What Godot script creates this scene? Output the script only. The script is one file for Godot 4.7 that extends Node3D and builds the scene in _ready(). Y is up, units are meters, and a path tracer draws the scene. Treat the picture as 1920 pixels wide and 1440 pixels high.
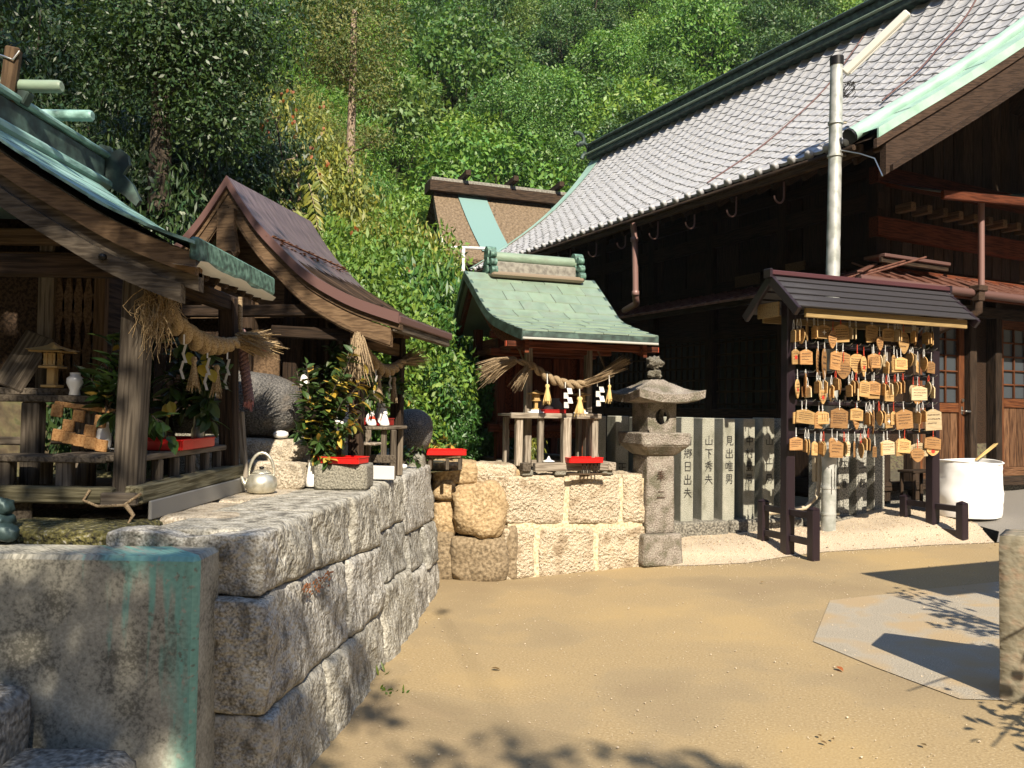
extends Node3D
# A hillside shrine yard: three small shrines on stone terraces at the left, a lantern, a stone fence and a plaque rack
# in front of a tiled hall at the right, wooded hill behind. y is up, metres; X to the right, depth D = -z.

const EYE := Vector3(0, 1.45, 0)
const FOCAL := 1550.0            # pixels of the 1920 wide photograph
var cam_basis := Basis()
var rng := RandomNumberGenerator.new()
var used := {}
var M := {}
var SUN := Vector3()

# ------------------------------------------------------------------ pixels to directions
func ray(px: float, py: float) -> Vector3:
	var d := cam_basis * Vector3((px - 960.0) / FOCAL, -(py - 720.0) / FOCAL, -1.0)
	return d / -d.z
func at(px: float, py: float, depth: float) -> Vector3:
	return EYE + ray(px, py) * depth
func on_y(px: float, py: float, y: float) -> Vector3:
	var d := ray(px, py)
	return EYE + d * ((y - EYE.y) / d.y)
func on_plane(px: float, py: float, o: Vector3, n: Vector3) -> Vector3:
	var d := ray(px, py)
	return EYE + d * ((o - EYE).dot(n) / d.dot(n))
func on_ground(px: float, py: float) -> Vector3:
	var y := 0.0
	var p := Vector3()
	for k in 6:
		p = on_y(px, py, y)
		y = yard(p.x, -p.z)
	return p
func W(x: float, y: float, depth: float) -> Vector3:
	return Vector3(x, y, -depth)

# ------------------------------------------------------------------ mesh building
class MB:
	var v := PackedVector3Array()
	var nn := PackedVector3Array()
	var cc := PackedColorArray()
	var uu := PackedVector2Array()
	var ix := PackedInt32Array()
	var col := Color.WHITE
	func tri(a: Vector3, b: Vector3, c: Vector3) -> void:
		var n := (b - a).cross(c - a).normalized()
		var i := v.size()
		for p in [a, b, c]:
			v.append(p); nn.append(n); cc.append(col); uu.append(Vector2(p.x, p.y))
		ix.append_array([i, i + 2, i + 1])
	func quad(a: Vector3, b: Vector3, c: Vector3, d: Vector3) -> void:
		var n := (c - a).cross(d - b).normalized()
		var i := v.size()
		var k := 0
		for p in [a, b, c, d]:
			v.append(p); nn.append(n); cc.append(col); uu.append(Vector2(float(k == 1 or k == 2), float(k < 2)))
			k += 1
		ix.append_array([i, i + 2, i + 1, i, i + 3, i + 2])
	func out(pts: Array, center: Vector3) -> void:
		var mid := Vector3()
		for p in pts: mid += p
		mid /= pts.size()
		var n: Vector3 = (pts[1] - pts[0]).cross(pts[2] - pts[0])
		if pts.size() == 4:
			n = (pts[2] - pts[0]).cross(pts[3] - pts[1])
		if n.dot(mid - center) < 0: pts.reverse()
		if pts.size() == 3: tri(pts[0], pts[1], pts[2])
		else: quad(pts[0], pts[1], pts[2], pts[3])
	# rows of points, smooth; a quad runs row i to row i+1
	func grid(rows: Array, closed := false, flip := false) -> void:
		var base := v.size()
		var h := rows.size()
		var w: int = rows[0].size()
		for j in h:
			for i in w:
				v.append(rows[j][i]); nn.append(Vector3.ZERO); cc.append(col)
				uu.append(Vector2(float(i) / maxi(1, w - 1), float(j) / maxi(1, h - 1)))
		for j in h - 1:
			for i in (w if closed else w - 1):
				var a := base + j * w + i
				var b := base + j * w + (i + 1) % w
				var c := b + w
				var d := a + w
				var n := (v[c] - v[a]).cross(v[d] - v[b])
				if flip:
					n = -n
					ix.append_array([a, b, c, a, c, d])
				else:
					ix.append_array([a, c, b, a, d, c])
				nn[a] += n; nn[b] += n; nn[c] += n; nn[d] += n
		for k in range(base, v.size()):
			nn[k] = nn[k].normalized() if nn[k].length_squared() > 0 else Vector3.UP
	func box(c: Vector3, s: Vector3, b := Basis(), ch := 0.0) -> void:
		var h := s * 0.5
		ch = minf(ch, minf(h.x, minf(h.y, h.z)) * 0.8)
		if ch <= 0.0:
			for ax in 3:
				for sg in [-1.0, 1.0]:
					var pts := []
					for q in [[-1, -1], [1, -1], [1, 1], [-1, 1]]:
						var p := Vector3()
						p[ax] = sg * h[ax]; p[(ax + 1) % 3] = q[0] * h[(ax + 1) % 3]; p[(ax + 2) % 3] = q[1] * h[(ax + 2) % 3]
						pts.append(c + b * p)
					out(pts, c)
			return
		var K := func(s3: Vector3, ax: int) -> Vector3:
			var p := Vector3(s3.x * (h.x - ch), s3.y * (h.y - ch), s3.z * (h.z - ch))
			p[ax] = s3[ax] * h[ax]
			return c + b * p
		for ax in 3:
			var a1 := (ax + 1) % 3
			var a2 := (ax + 2) % 3
			for sg in [-1.0, 1.0]:
				var pts := []
				for q in [[-1, -1], [1, -1], [1, 1], [-1, 1]]:
					var s3 := Vector3()
					s3[ax] = sg; s3[a1] = q[0]; s3[a2] = q[1]
					pts.append(K.call(s3, ax))
				out(pts, c)
				for sg2 in [-1.0, 1.0]:
					var e1 := Vector3(); e1[a1] = sg; e1[a2] = sg2; e1[ax] = -1
					var e2 := e1; e2[ax] = 1
					out([K.call(e1, a1), K.call(e2, a1), K.call(e2, a2), K.call(e1, a2)], c)
		for x in [-1.0, 1.0]:
			for y in [-1.0, 1.0]:
				for z in [-1.0, 1.0]:
					var s3 := Vector3(x, y, z)
					out([K.call(s3, 0), K.call(s3, 1), K.call(s3, 2)], c)
	func tube(path: Array, radii: Array, seg := 8, caps := true) -> void:
		var rows := []
		var up := Vector3(0.31, 0.93, 0.17).normalized()
		var px := Vector3()
		for k in path.size():
			var t: Vector3 = (path[mini(k + 1, path.size() - 1)] - path[maxi(k - 1, 0)]).normalized()
			if k == 0: px = t.cross(up).normalized()
			else: px = (px - t * px.dot(t)).normalized()
			var py := t.cross(px)
			var r: float = radii[k] if k < radii.size() else radii[-1]
			var row := PackedVector3Array()
			for s in seg:
				var a := TAU * s / seg
				row.append(path[k] + (px * cos(a) + py * sin(a)) * r)
			rows.append(row)
		grid(rows, true)
		if caps:
			for e in [0, rows.size() - 1]:
				for s in seg:
					if e == 0: tri(path[0], rows[0][(s + 1) % seg], rows[0][s])
					else: tri(path[-1], rows[e][s], rows[e][(s + 1) % seg])
	func lathe(prof: Array, seg := 20, o := Vector3(), squash := Vector3.ONE) -> void:   # prof [[r, y] ...] from bottom to top
		var rows := []
		for q in prof:
			var row := PackedVector3Array()
			for s in seg:
				var a := TAU * s / seg
				row.append(o + Vector3(cos(a) * q[0], q[1], -sin(a) * q[0]) * squash)
			rows.append(row)
		grid(rows, true)
	# polygon (in the plane o + x*bx + y*by, anticlockwise) extruded by thickness t along n = bx x by
	func prism(poly: PackedVector2Array, o: Vector3, bx: Vector3, by: Vector3, t: float) -> void:
		var n := bx.cross(by).normalized()
		var idx := Geometry2D.triangulate_polygon(poly)
		if idx.is_empty(): return
		var cw := Geometry2D.is_polygon_clockwise(poly)
		for k in range(0, idx.size(), 3):
			var a := o + bx * poly[idx[k]].x + by * poly[idx[k]].y
			var b := o + bx * poly[idx[k + 1]].x + by * poly[idx[k + 1]].y
			var c := o + bx * poly[idx[k + 2]].x + by * poly[idx[k + 2]].y
			if (b - a).cross(c - a).dot(n) < 0:
				var s := b; b = c; c = s
			tri(a + n * t * 0.5, b + n * t * 0.5, c + n * t * 0.5)
			tri(a - n * t * 0.5, c - n * t * 0.5, b - n * t * 0.5)
		for k in poly.size():
			var q := poly[k]
			var r := poly[(k + 1) % poly.size()]
			var a := o + bx * q.x + by * q.y
			var b := o + bx * r.x + by * r.y
			if cw: quad(b - n * t * 0.5, a - n * t * 0.5, a + n * t * 0.5, b + n * t * 0.5)
			else: quad(a - n * t * 0.5, b - n * t * 0.5, b + n * t * 0.5, a + n * t * 0.5)
	func mesh() -> ArrayMesh:
		var a := []
		a.resize(Mesh.ARRAY_MAX)
		a[Mesh.ARRAY_VERTEX] = v; a[Mesh.ARRAY_NORMAL] = nn; a[Mesh.ARRAY_COLOR] = cc; a[Mesh.ARRAY_TEX_UV] = uu; a[Mesh.ARRAY_INDEX] = ix
		var m := ArrayMesh.new()
		m.add_surface_from_arrays(Mesh.PRIMITIVE_TRIANGLES, a)
		return m

# a stone: a box of eight corners (x fastest, then y, then z), rounded by a power and roughened by noise
var stone_noise := FastNoiseLite.new()
var chip_noise := FastNoiseLite.new()
func rock(c8: Array, seg: int, power: float, amp: float, shift: float, chips := 0.3, fine := 1.0, face := Vector3.ZERO, dent := 0.0) -> ArrayMesh:
	var mb := MB.new()
	var at_key := {}
	var center := Vector3()
	for c in c8: center += c
	center /= 8.0
	for ax in 3:
		for sg in [-1.0, 1.0]:
			var idx := []
			for j in seg + 1:
				for i in seg + 1:
					var p := Vector3()
					p[ax] = sg; p[(ax + 1) % 3] = -1.0 + 2.0 * i / seg; p[(ax + 2) % 3] = -1.0 + 2.0 * j / seg
					var key := Vector3i((p * 1000.0).round())
					if not at_key.has(key):
						var q := p / pow(pow(absf(p.x), power) + pow(absf(p.y), power) + pow(absf(p.z), power), 1.0 / power)
						var u := (q + Vector3.ONE) * 0.5
						var w := Vector3()
						for k in 8:
							var f := (u.x if k & 1 else 1.0 - u.x) * (u.y if k & 2 else 1.0 - u.y) * (u.z if k & 4 else 1.0 - u.z)
							w += c8[k] * f
						var dir := (w - center).normalized() if face == Vector3.ZERO else face
						var s := w * fine + Vector3(shift, shift * 0.7, -shift)
						var d := stone_noise.get_noise_3dv(s) * amp
						d += chip_noise.get_noise_3dv(s) * amp * chips
						if dent > 0.0:      # worn arrises: the face sinks towards its joints
							var m1 := maxf(absf(p.y), maxf(absf(p.x) if absf(face.x) < 0.5 else 0.0, absf(p.z) if absf(face.z) < 0.5 else 0.0))
							d -= dent * smoothstep(0.86, 1.0, m1)
						at_key[key] = mb.v.size()
						mb.v.append(w + dir * d); mb.nn.append(Vector3.ZERO); mb.cc.append(Color.WHITE); mb.uu.append(Vector2.ZERO)
					idx.append(at_key[key])
			for j in seg:
				for i in seg:
					var a: int = idx[j * (seg + 1) + i]
					var b: int = idx[j * (seg + 1) + i + 1]
					var c: int = idx[(j + 1) * (seg + 1) + i + 1]
					var d: int = idx[(j + 1) * (seg + 1) + i]
					var n := (mb.v[c] - mb.v[a]).cross(mb.v[d] - mb.v[b])
					if n.dot((mb.v[a] + mb.v[c]) * 0.5 - center) < 0:
						n = -n
						mb.ix.append_array([a, b, c, a, c, d])
					else:
						mb.ix.append_array([a, c, b, a, d, c])
					for k in [a, b, c, d]: mb.nn[k] += n
	for k in mb.v.size(): mb.nn[k] = mb.nn[k].normalized()
	return mb.mesh()
func box8(lo: Vector3, hi: Vector3, j := 0.0) -> Array:
	var r := []
	for k in 8:
		r.append(Vector3(hi.x if k & 1 else lo.x, hi.y if k & 2 else lo.y, hi.z if k & 4 else lo.z) + Vector3(rng.randf_range(-j, j), rng.randf_range(-j, j), rng.randf_range(-j, j)))
	return r

# ------------------------------------------------------------------ nodes
func numbered(called: String) -> String:
	var n: int = used.get(called, 0)
	used[called] = n + 1
	return called if n == 0 else "%s_%03d" % [called, n]
func tag(o: Node, label: String, category: String, group := "") -> Node:
	o.set_meta("label", label); o.set_meta("category", category)
	if group: o.set_meta("group", group)
	return o
func thing(called: String, label: String, category: String, where := Vector3.ZERO, group := "", b := Basis()) -> Node3D:
	var o := Node3D.new()
	o.name = numbered(called)
	add_child(o)
	o.transform = Transform3D(b, where)
	tag(o, label, category, group)
	return o
func put(parent: Node, called: String, m: Mesh, mat: Material, t := Transform3D(), world := true) -> MeshInstance3D:
	var o := MeshInstance3D.new()
	o.name = called if parent != self else numbered(called)
	o.mesh = m
	o.material_override = mat
	parent.add_child(o, true)
	if parent != self and world: o.transform = up_of(parent).affine_inverse() * t
	else: o.transform = t
	return o
func up_of(n: Node) -> Transform3D:
	var t := Transform3D()
	while n != self:
		t = n.transform * t
		n = n.get_parent()
	return t
func setting(called: String, m: Mesh, mat: Material) -> MeshInstance3D:
	var o := put(self, called, m, mat)
	o.set_meta("kind", "structure")
	return o
# a straight piece of timber or bar from a to b; grain runs along its own z
func facing(d: Vector3, up := Vector3.UP) -> Basis:
	var z := d.normalized()
	if absf(z.dot(up)) > 0.99: up = Vector3(0.3, 0.1, 0.95)
	var x := up.cross(z).normalized()
	return Basis(x, z.cross(x), z)
func beam(parent: Node, called: String, a: Vector3, b: Vector3, w: float, h: float, mat: Material, up := Vector3.UP, ch := 0.006) -> MeshInstance3D:
	var mb := MB.new()
	mb.box(Vector3.ZERO, Vector3(w, h, (b - a).length()), Basis(), ch)
	return put(parent, called, mb.mesh(), mat, Transform3D(facing(b - a, up), (a + b) * 0.5))
func board(parent: Node, called: String, c: Vector3, s: Vector3, mat: Material, b := Basis(), ch := 0.004) -> MeshInstance3D:
	var mb := MB.new()
	mb.box(Vector3.ZERO, s, Basis(), ch)
	return put(parent, called, mb.mesh(), mat, Transform3D(b, c))
func lathed(parent: Node, called: String, o: Vector3, prof: Array, mat: Material, seg := 20, squash := Vector3.ONE) -> MeshInstance3D:
	var mb := MB.new()
	mb.lathe(prof, seg, Vector3.ZERO, squash)
	return put(parent, called, mb.mesh(), mat, Transform3D(Basis(), o))
func tubed(parent: Node, called: String, path: Array, radii: Array, mat: Material, seg := 8) -> MeshInstance3D:
	var mb := MB.new()
	mb.tube(path, radii, seg)
	return put(parent, called, mb.mesh(), mat)

# ------------------------------------------------------------------ materials
func lin(r: float, g: float, b: float, a := 1.0) -> Color:
	var c := Color(r, g, b).linear_to_srgb()
	c.a = a
	return c
func noise_tex(s: int, freq: float, oct: int, cols: Array, at_: Array, size := 512, kind := FastNoiseLite.TYPE_SIMPLEX_SMOOTH, warp := 0.0) -> NoiseTexture2D:
	var n := FastNoiseLite.new()
	n.seed = s; n.frequency = freq; n.noise_type = kind; n.fractal_octaves = oct
	n.fractal_type = FastNoiseLite.FRACTAL_FBM if oct > 1 else FastNoiseLite.FRACTAL_NONE
	if warp > 0.0:
		n.domain_warp_enabled = true; n.domain_warp_amplitude = warp; n.domain_warp_frequency = freq * 0.7
	var t := NoiseTexture2D.new()
	t.width = size; t.height = size; t.seamless = true; t.seamless_blend_skirt = 0.2
	var g := Gradient.new()
	g.offsets = PackedFloat32Array(at_)
	g.colors = PackedColorArray(cols)
	t.color_ramp = g
	t.noise = n
	return t
func height_tex(s: int, freq: float, oct: int, size := 512, kind := FastNoiseLite.TYPE_SIMPLEX_SMOOTH) -> NoiseTexture2D:
	return noise_tex(s, freq, oct, [Color.BLACK, Color.WHITE], [0.0, 1.0], size, kind)
func mat(name_: String, c: Color, rough := 0.8, metal := 0.0, tex: Texture2D = null, sc := Vector3.ONE, world := false) -> StandardMaterial3D:
	var m := StandardMaterial3D.new()
	m.resource_name = name_
	m.albedo_color = c; m.roughness = rough; m.metallic = metal
	m.uv1_triplanar = true; m.uv1_world_triplanar = world; m.uv1_scale = sc; m.uv1_triplanar_sharpness = 4.0
	if tex: m.albedo_texture = tex
	M[name_] = m
	return m
func over(m: StandardMaterial3D, tex: Texture2D, sc: Vector3, mode := BaseMaterial3D.BLEND_MODE_MIX) -> void:
	m.detail_enabled = true; m.detail_albedo = tex; m.detail_blend_mode = mode
	m.detail_uv_layer = BaseMaterial3D.DETAIL_UV_2
	m.uv2_triplanar = true; m.uv2_world_triplanar = m.uv1_world_triplanar; m.uv2_scale = sc; m.uv2_triplanar_sharpness = 4.0
func relief(m: StandardMaterial3D, tex: Texture2D, cm: float) -> void:
	m.heightmap_enabled = true; m.heightmap_texture = tex; m.heightmap_scale = cm

func _ready() -> void:
	# ---------------- camera, sky, sun, exposure
	var cam := Camera3D.new()
	cam.name = "camera"
	cam.rotation = Vector3(deg_to_rad(1.77), 0, deg_to_rad(0.9))
	cam_basis = cam.basis
	cam.position = EYE
	cam.fov = rad_to_deg(2.0 * atan(720.0 / FOCAL))
	cam.near = 0.05; cam.far = 600.0
	add_child(cam)
	cam.current = true
	var env := Environment.new()
	env.background_mode = Environment.BG_SKY
	var sky := Sky.new()
	var sm := ProceduralSkyMaterial.new()
	sm.sky_top_color = lin(0.19, 0.30, 0.54)
	sm.sky_horizon_color = lin(0.58, 0.67, 0.79)
	sm.ground_bottom_color = lin(0.10, 0.10, 0.07)
	sm.ground_horizon_color = lin(0.30, 0.33, 0.30)
	sm.sky_curve = 0.18
	sm.sky_energy_multiplier = 1.0
	sm.sun_angle_max = 12.0
	sky.sky_material = sm
	env.sky = sky
	env.background_energy_multiplier = 0.72
	env.tonemap_mode = Environment.TONE_MAPPER_LINEAR
	env.tonemap_exposure = 1.98
	env.sdfgi_enabled = true; env.ssao_enabled = true; env.ssil_enabled = true
	env.fog_enabled = true
	env.fog_density = 0.0003
	env.fog_light_color = lin(0.55, 0.66, 0.80)
	var we := WorldEnvironment.new()
	we.name = "surroundings"
	we.environment = env
	add_child(we)
	var az := deg_to_rad(14.0)
	var el := deg_to_rad(40.0)
	SUN = Vector3(sin(az) * cos(el), sin(el), cos(az) * cos(el))
	var sun := DirectionalLight3D.new()
	sun.name = "sun"
	sun.light_energy = 1.6
	sun.light_color = Color(1.0, 0.945, 0.86)
	sun.light_angular_distance = 0.5
	sun.shadow_enabled = true
	add_child(sun)
	sun.look_at_from_position(SUN * 20.0, Vector3.ZERO)
	rng.seed = 41
	stone_noise.seed = 5; stone_noise.frequency = 2.6; stone_noise.fractal_octaves = 3
	chip_noise.seed = 9; chip_noise.frequency = 13.0; chip_noise.noise_type = FastNoiseLite.TYPE_CELLULAR; chip_noise.fractal_octaves = 2
	make_materials()
	make_ground()
	make_hall()
	make_thatched_house()
	make_left_wall()
	make_shrine_one()
	make_shrine_two()
	make_middle_stones()
	make_shrine_three()
	make_lantern()
	make_fence()
	make_pole()
	make_rack()
	make_right_side()
	make_forest()
	make_small_things()

func grain(name_: String, dark: Color, light: Color, rough := 0.85, sc := 1.0, bump := 0.25) -> void:
	# three variants, so that neighbouring timbers differ
	var t := noise_tex(name_.hash() % 1000, 0.012, 5, [dark, dark.lerp(light, 0.45), light, dark.lerp(light, 0.6)], [0.22, 0.42, 0.62, 0.85], 512)
	var h := M_h
	for k in 3:
		var m := mat(name_ + ("" if k == 0 else "_%d" % k), Color.WHITE.darkened(0.0 if k == 0 else 0.1 * k), rough, 0.0, t, Vector3(7.0, 7.0, 0.4) * sc)
		m.uv1_offset = Vector3(0.31 * k, 0.17 * k, 0.43 * k)
		relief(m, h, bump)
		m.metallic_specular = 0.3
var M_h: NoiseTexture2D
var wood_turn := 0
func wood(name_: String) -> StandardMaterial3D:
	wood_turn += 1
	var k := wood_turn % 3
	return M[name_ if k == 0 else "%s_%d" % [name_, k]]

func woodx(name_: String) -> StandardMaterial3D:      # the same timber with the grain running across the picture
	var w := wood(name_)
	var key := w.resource_name + "_across"
	if not M.has(key):
		var c: StandardMaterial3D = w.duplicate()
		c.resource_name = key
		c.uv1_scale = Vector3(0.9, 7.0, 5.0)
		M[key] = c
	return M[key]

func make_materials() -> void:
	M_h = height_tex(77, 0.02, 5)
	var fine_h := height_tex(78, 0.06, 5)
	# ochre yard: coloured concrete, sandy, with grey brown worn patches
	var m := mat("ochre", Color.WHITE, 0.92, 0.0, noise_tex(1, 0.05, 5, [lin(0.25, 0.186, 0.100), lin(0.295, 0.222, 0.120), lin(0.318, 0.242, 0.132), lin(0.342, 0.262, 0.147), lin(0.52, 0.45, 0.34)], [0.15, 0.4, 0.6, 0.78, 0.93]), Vector3.ONE * 2.1, true)
	over(m, noise_tex(2, 0.008, 5, [lin(0.21, 0.165, 0.105, 0.55), lin(0.25, 0.20, 0.125, 0.4), lin(0.36, 0.27, 0.145, 0.0), lin(0.41, 0.295, 0.135, 0.4)], [0.2, 0.42, 0.55, 0.8], 512), Vector3(0.13, 0.13, 0.13))
	relief(m, fine_h, 0.12)
	m.metallic_specular = 0.25
	m = mat("gravel", Color.WHITE, 0.95, 0.0, noise_tex(3, 0.14, 3, [lin(0.20, 0.15, 0.10), lin(0.44, 0.35, 0.245), lin(0.57, 0.475, 0.345), lin(0.72, 0.63, 0.49)], [0.18, 0.38, 0.58, 0.82], 512), Vector3.ONE * 1.5, true)
	relief(m, height_tex(79, 0.11, 3, 512, FastNoiseLite.TYPE_CELLULAR), 1.2)
	mat("gravel_b", Color.WHITE, 0.95, 0.0, noise_tex(64, 0.02, 3, [lin(0.18, 0.13, 0.085), lin(0.42, 0.33, 0.22), lin(0.62, 0.53, 0.40)], [0.25, 0.5, 0.7], 256), Vector3.ONE * 3.0, true)
	m = mat("asphalt", Color.WHITE, 0.9, 0.0, noise_tex(4, 0.12, 4, [lin(0.13, 0.12, 0.105), lin(0.20, 0.185, 0.16), lin(0.30, 0.28, 0.25)], [0.2, 0.5, 0.85]), Vector3.ONE * 2.2, true)
	relief(m, fine_h, 0.4)
	m = mat("paving", Color.WHITE, 0.9, 0.0, noise_tex(5, 0.09, 5, [lin(0.21, 0.182, 0.135), lin(0.29, 0.257, 0.197), lin(0.36, 0.322, 0.25)], [0.2, 0.5, 0.8]), Vector3.ONE * 2.0, true)
	over(m, noise_tex(6, 0.012, 4, [lin(0.34, 0.25, 0.135, 0.85), lin(0.33, 0.26, 0.165, 0.5), lin(0.38, 0.35, 0.29, 0.0)], [0.28, 0.46, 0.6]), Vector3.ONE * 0.3)
	relief(m, fine_h, 0.3)
	m = mat("soil", Color.WHITE, 1.0, 0.0, noise_tex(7, 0.03, 5, [lin(0.035, 0.026, 0.014), lin(0.075, 0.055, 0.03), lin(0.10, 0.085, 0.04), lin(0.05, 0.06, 0.02)], [0.2, 0.45, 0.65, 0.85]), Vector3.ONE * 0.5, true)
	relief(m, M_h, 3.0)
	# granites: speckle, with dark lichen and pale bloom over it
	var lich := noise_tex(12, 0.012, 6, [lin(0.05, 0.046, 0.036, 0.72), lin(0.09, 0.082, 0.065, 0.4), lin(0.2, 0.19, 0.155, 0.0), lin(0.42, 0.41, 0.36, 0.1), lin(0.58, 0.57, 0.52, 0.55)], [0.20, 0.36, 0.47, 0.60, 0.82], 1024, FastNoiseLite.TYPE_SIMPLEX_SMOOTH, 30.0)
	var speck := noise_tex(11, 0.11, 4, [lin(0.16, 0.152, 0.13), lin(0.31, 0.298, 0.265), lin(0.40, 0.388, 0.35), lin(0.52, 0.507, 0.465)], [0.2, 0.4, 0.6, 0.85], 512)
	m = mat("granite", Color.WHITE, 0.88, 0.0, speck, Vector3.ONE * 1.3, true)
	over(m, lich, Vector3(0.9, 0.5, 0.9))
	relief(m, height_tex(80, 0.035, 6), 1.3)
	for q in [["granite_b", Color(0.86, 0.865, 0.86), 0.37], ["granite_c", Color(0.95, 0.945, 0.92), 0.71]]:
		var gv: StandardMaterial3D = m.duplicate()
		gv.resource_name = q[0]
		gv.albedo_color = q[1]
		gv.uv1_offset = Vector3.ONE * q[2]
		gv.uv2_offset = Vector3(q[2], -q[2], q[2] * 2.0)
		M[q[0]] = gv
	var speck_w := noise_tex(13, 0.10, 4, [lin(0.22, 0.16, 0.10), lin(0.40, 0.33, 0.23), lin(0.50, 0.43, 0.32), lin(0.62, 0.57, 0.47)], [0.22, 0.42, 0.6, 0.85], 512)
	m = mat("granite_warm", Color.WHITE, 0.9, 0.0, speck_w, Vector3.ONE * 1.5, true)
	over(m, noise_tex(14, 0.016, 5, [lin(0.20, 0.14, 0.08, 0.75), lin(0.33, 0.25, 0.15, 0.3), lin(0.5, 0.45, 0.35, 0.0), lin(0.47, 0.33, 0.17, 0.3)], [0.2, 0.4, 0.55, 0.85]), Vector3.ONE * 0.6)
	relief(m, height_tex(80, 0.035, 6), 2.2)
	m = mat("rock_brown", Color.WHITE, 0.9, 0.0, noise_tex(15, 0.05, 5, [lin(0.22, 0.15, 0.08), lin(0.33, 0.235, 0.125), lin(0.40, 0.295, 0.165), lin(0.48, 0.38, 0.245)], [0.2, 0.42, 0.62, 0.88]), Vector3.ONE * 1.1, true)
	relief(m, height_tex(80, 0.035, 6), 1.0)
	m = mat("rock_dull", Color.WHITE, 0.92, 0.0, noise_tex(16, 0.05, 5, [lin(0.10, 0.075, 0.045), lin(0.20, 0.15, 0.09), lin(0.29, 0.23, 0.15)], [0.2, 0.5, 0.8]), Vector3.ONE * 1.0, true)
	relief(m, height_tex(80, 0.035, 6), 0.8)
	m = mat("boulder", Color.WHITE, 0.85, 0.0, noise_tex(17, 0.09, 5, [lin(0.03, 0.03, 0.03), lin(0.085, 0.082, 0.078), lin(0.13, 0.125, 0.115), lin(0.30, 0.28, 0.25)], [0.2, 0.45, 0.65, 0.92]), Vector3.ONE * 1.6, true)
	over(m, noise_tex(18, 0.02, 5, [lin(0.15, 0.11, 0.075, 0.0), lin(0.15, 0.11, 0.075, 0.0), lin(0.25, 0.21, 0.16, 0.6)], [0.0, 0.58, 0.85]), Vector3.ONE * 0.9)
	relief(m, fine_h, 0.8)
	m = mat("block_stone", Color.WHITE, 0.9, 0.0, noise_tex(19, 0.10, 4, [lin(0.10, 0.095, 0.075), lin(0.21, 0.20, 0.16), lin(0.30, 0.28, 0.23)], [0.2, 0.5, 0.85]), Vector3.ONE * 1.5, true)
	relief(m, fine_h, 0.7)
	m = mat("lantern_stone", Color.WHITE, 0.9, 0.0, noise_tex(20, 0.08, 5, [lin(0.075, 0.065, 0.048), lin(0.165, 0.148, 0.118), lin(0.24, 0.22, 0.182), lin(0.31, 0.285, 0.24)], [0.2, 0.42, 0.62, 0.88]), Vector3.ONE * 1.4, true)
	over(m, noise_tex(21, 0.014, 5, [lin(0.09, 0.085, 0.05, 0.75), lin(0.14, 0.11, 0.08, 0.3), lin(0.34, 0.27, 0.24, 0.25), lin(0.42, 0.39, 0.33, 0.3)], [0.22, 0.42, 0.6, 0.85]), Vector3.ONE * 0.8)
	relief(m, fine_h, 0.8)
	m = mat("lichen_stone", Color.WHITE, 0.95, 0.0, noise_tex(22, 0.07, 5, [lin(0.10, 0.09, 0.06), lin(0.24, 0.22, 0.17), lin(0.42, 0.40, 0.34)], [0.2, 0.5, 0.8]), Vector3.ONE * 3.0, true)
	relief(m, fine_h, 3.0)
	m = mat("fence_stone", Color.WHITE, 0.88, 0.0, noise_tex(23, 0.10, 4, [lin(0.19, 0.19, 0.155), lin(0.28, 0.28, 0.235), lin(0.36, 0.36, 0.30)], [0.2, 0.5, 0.85]), Vector3.ONE * 1.6, true)
	over(m, noise_tex(24, 0.012, 5, [lin(0.13, 0.13, 0.095, 0.6), lin(0.22, 0.22, 0.17, 0.25), lin(0.3, 0.3, 0.24, 0.0), lin(0.45, 0.43, 0.36, 0.3)], [0.2, 0.4, 0.55, 0.85]), Vector3(0.9, 0.5, 0.9))
	relief(m, fine_h, 0.3)
	m = mat("fence_worn", Color.WHITE, 0.9, 0.0, noise_tex(25, 0.05, 5, [lin(0.06, 0.06, 0.05), lin(0.15, 0.15, 0.13), lin(0.29, 0.285, 0.25), lin(0.40, 0.39, 0.34)], [0.2, 0.36, 0.52, 0.85]), Vector3(3.0, 1.4, 3.0), true)
	relief(m, fine_h, 0.5)
	m = mat("kerb", Color.WHITE, 0.92, 0.0, noise_tex(26, 0.06, 5, [lin(0.06, 0.055, 0.045), lin(0.16, 0.15, 0.125), lin(0.30, 0.28, 0.23)], [0.2, 0.5, 0.85]), Vector3.ONE, true)
	relief(m, fine_h, 1.2)
	m = mat("concrete", Color.WHITE, 0.93, 0.0, noise_tex(27, 0.08, 5, [lin(0.08, 0.075, 0.06), lin(0.19, 0.18, 0.15), lin(0.27, 0.26, 0.22)], [0.2, 0.5, 0.85]), Vector3.ONE, true)
	relief(m, fine_h, 0.8)
	m = mat("stained_concrete", Color.WHITE, 0.93, 0.0, stain_image())
	m.uv1_triplanar = false
	m.texture_repeat = true
	m = mat("concrete_bare", Color.WHITE, 0.93, 0.0, noise_tex(27, 0.08, 5, [lin(0.08, 0.075, 0.06), lin(0.19, 0.18, 0.15), lin(0.27, 0.26, 0.22)], [0.2, 0.5, 0.85]), Vector3.ONE, true)
	m = mat("slab_pale", Color.WHITE, 0.9, 0.0, speck_w, Vector3.ONE * 1.5, true)
	over(m, noise_tex(55, 0.02, 5, [lin(0.10, 0.09, 0.07, 0.6), lin(0.25, 0.23, 0.19, 0.4), lin(0.42, 0.40, 0.35, 0.3)], [0.25, 0.45, 0.7]), Vector3.ONE * 0.8)
	relief(m, fine_h, 0.8)
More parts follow.
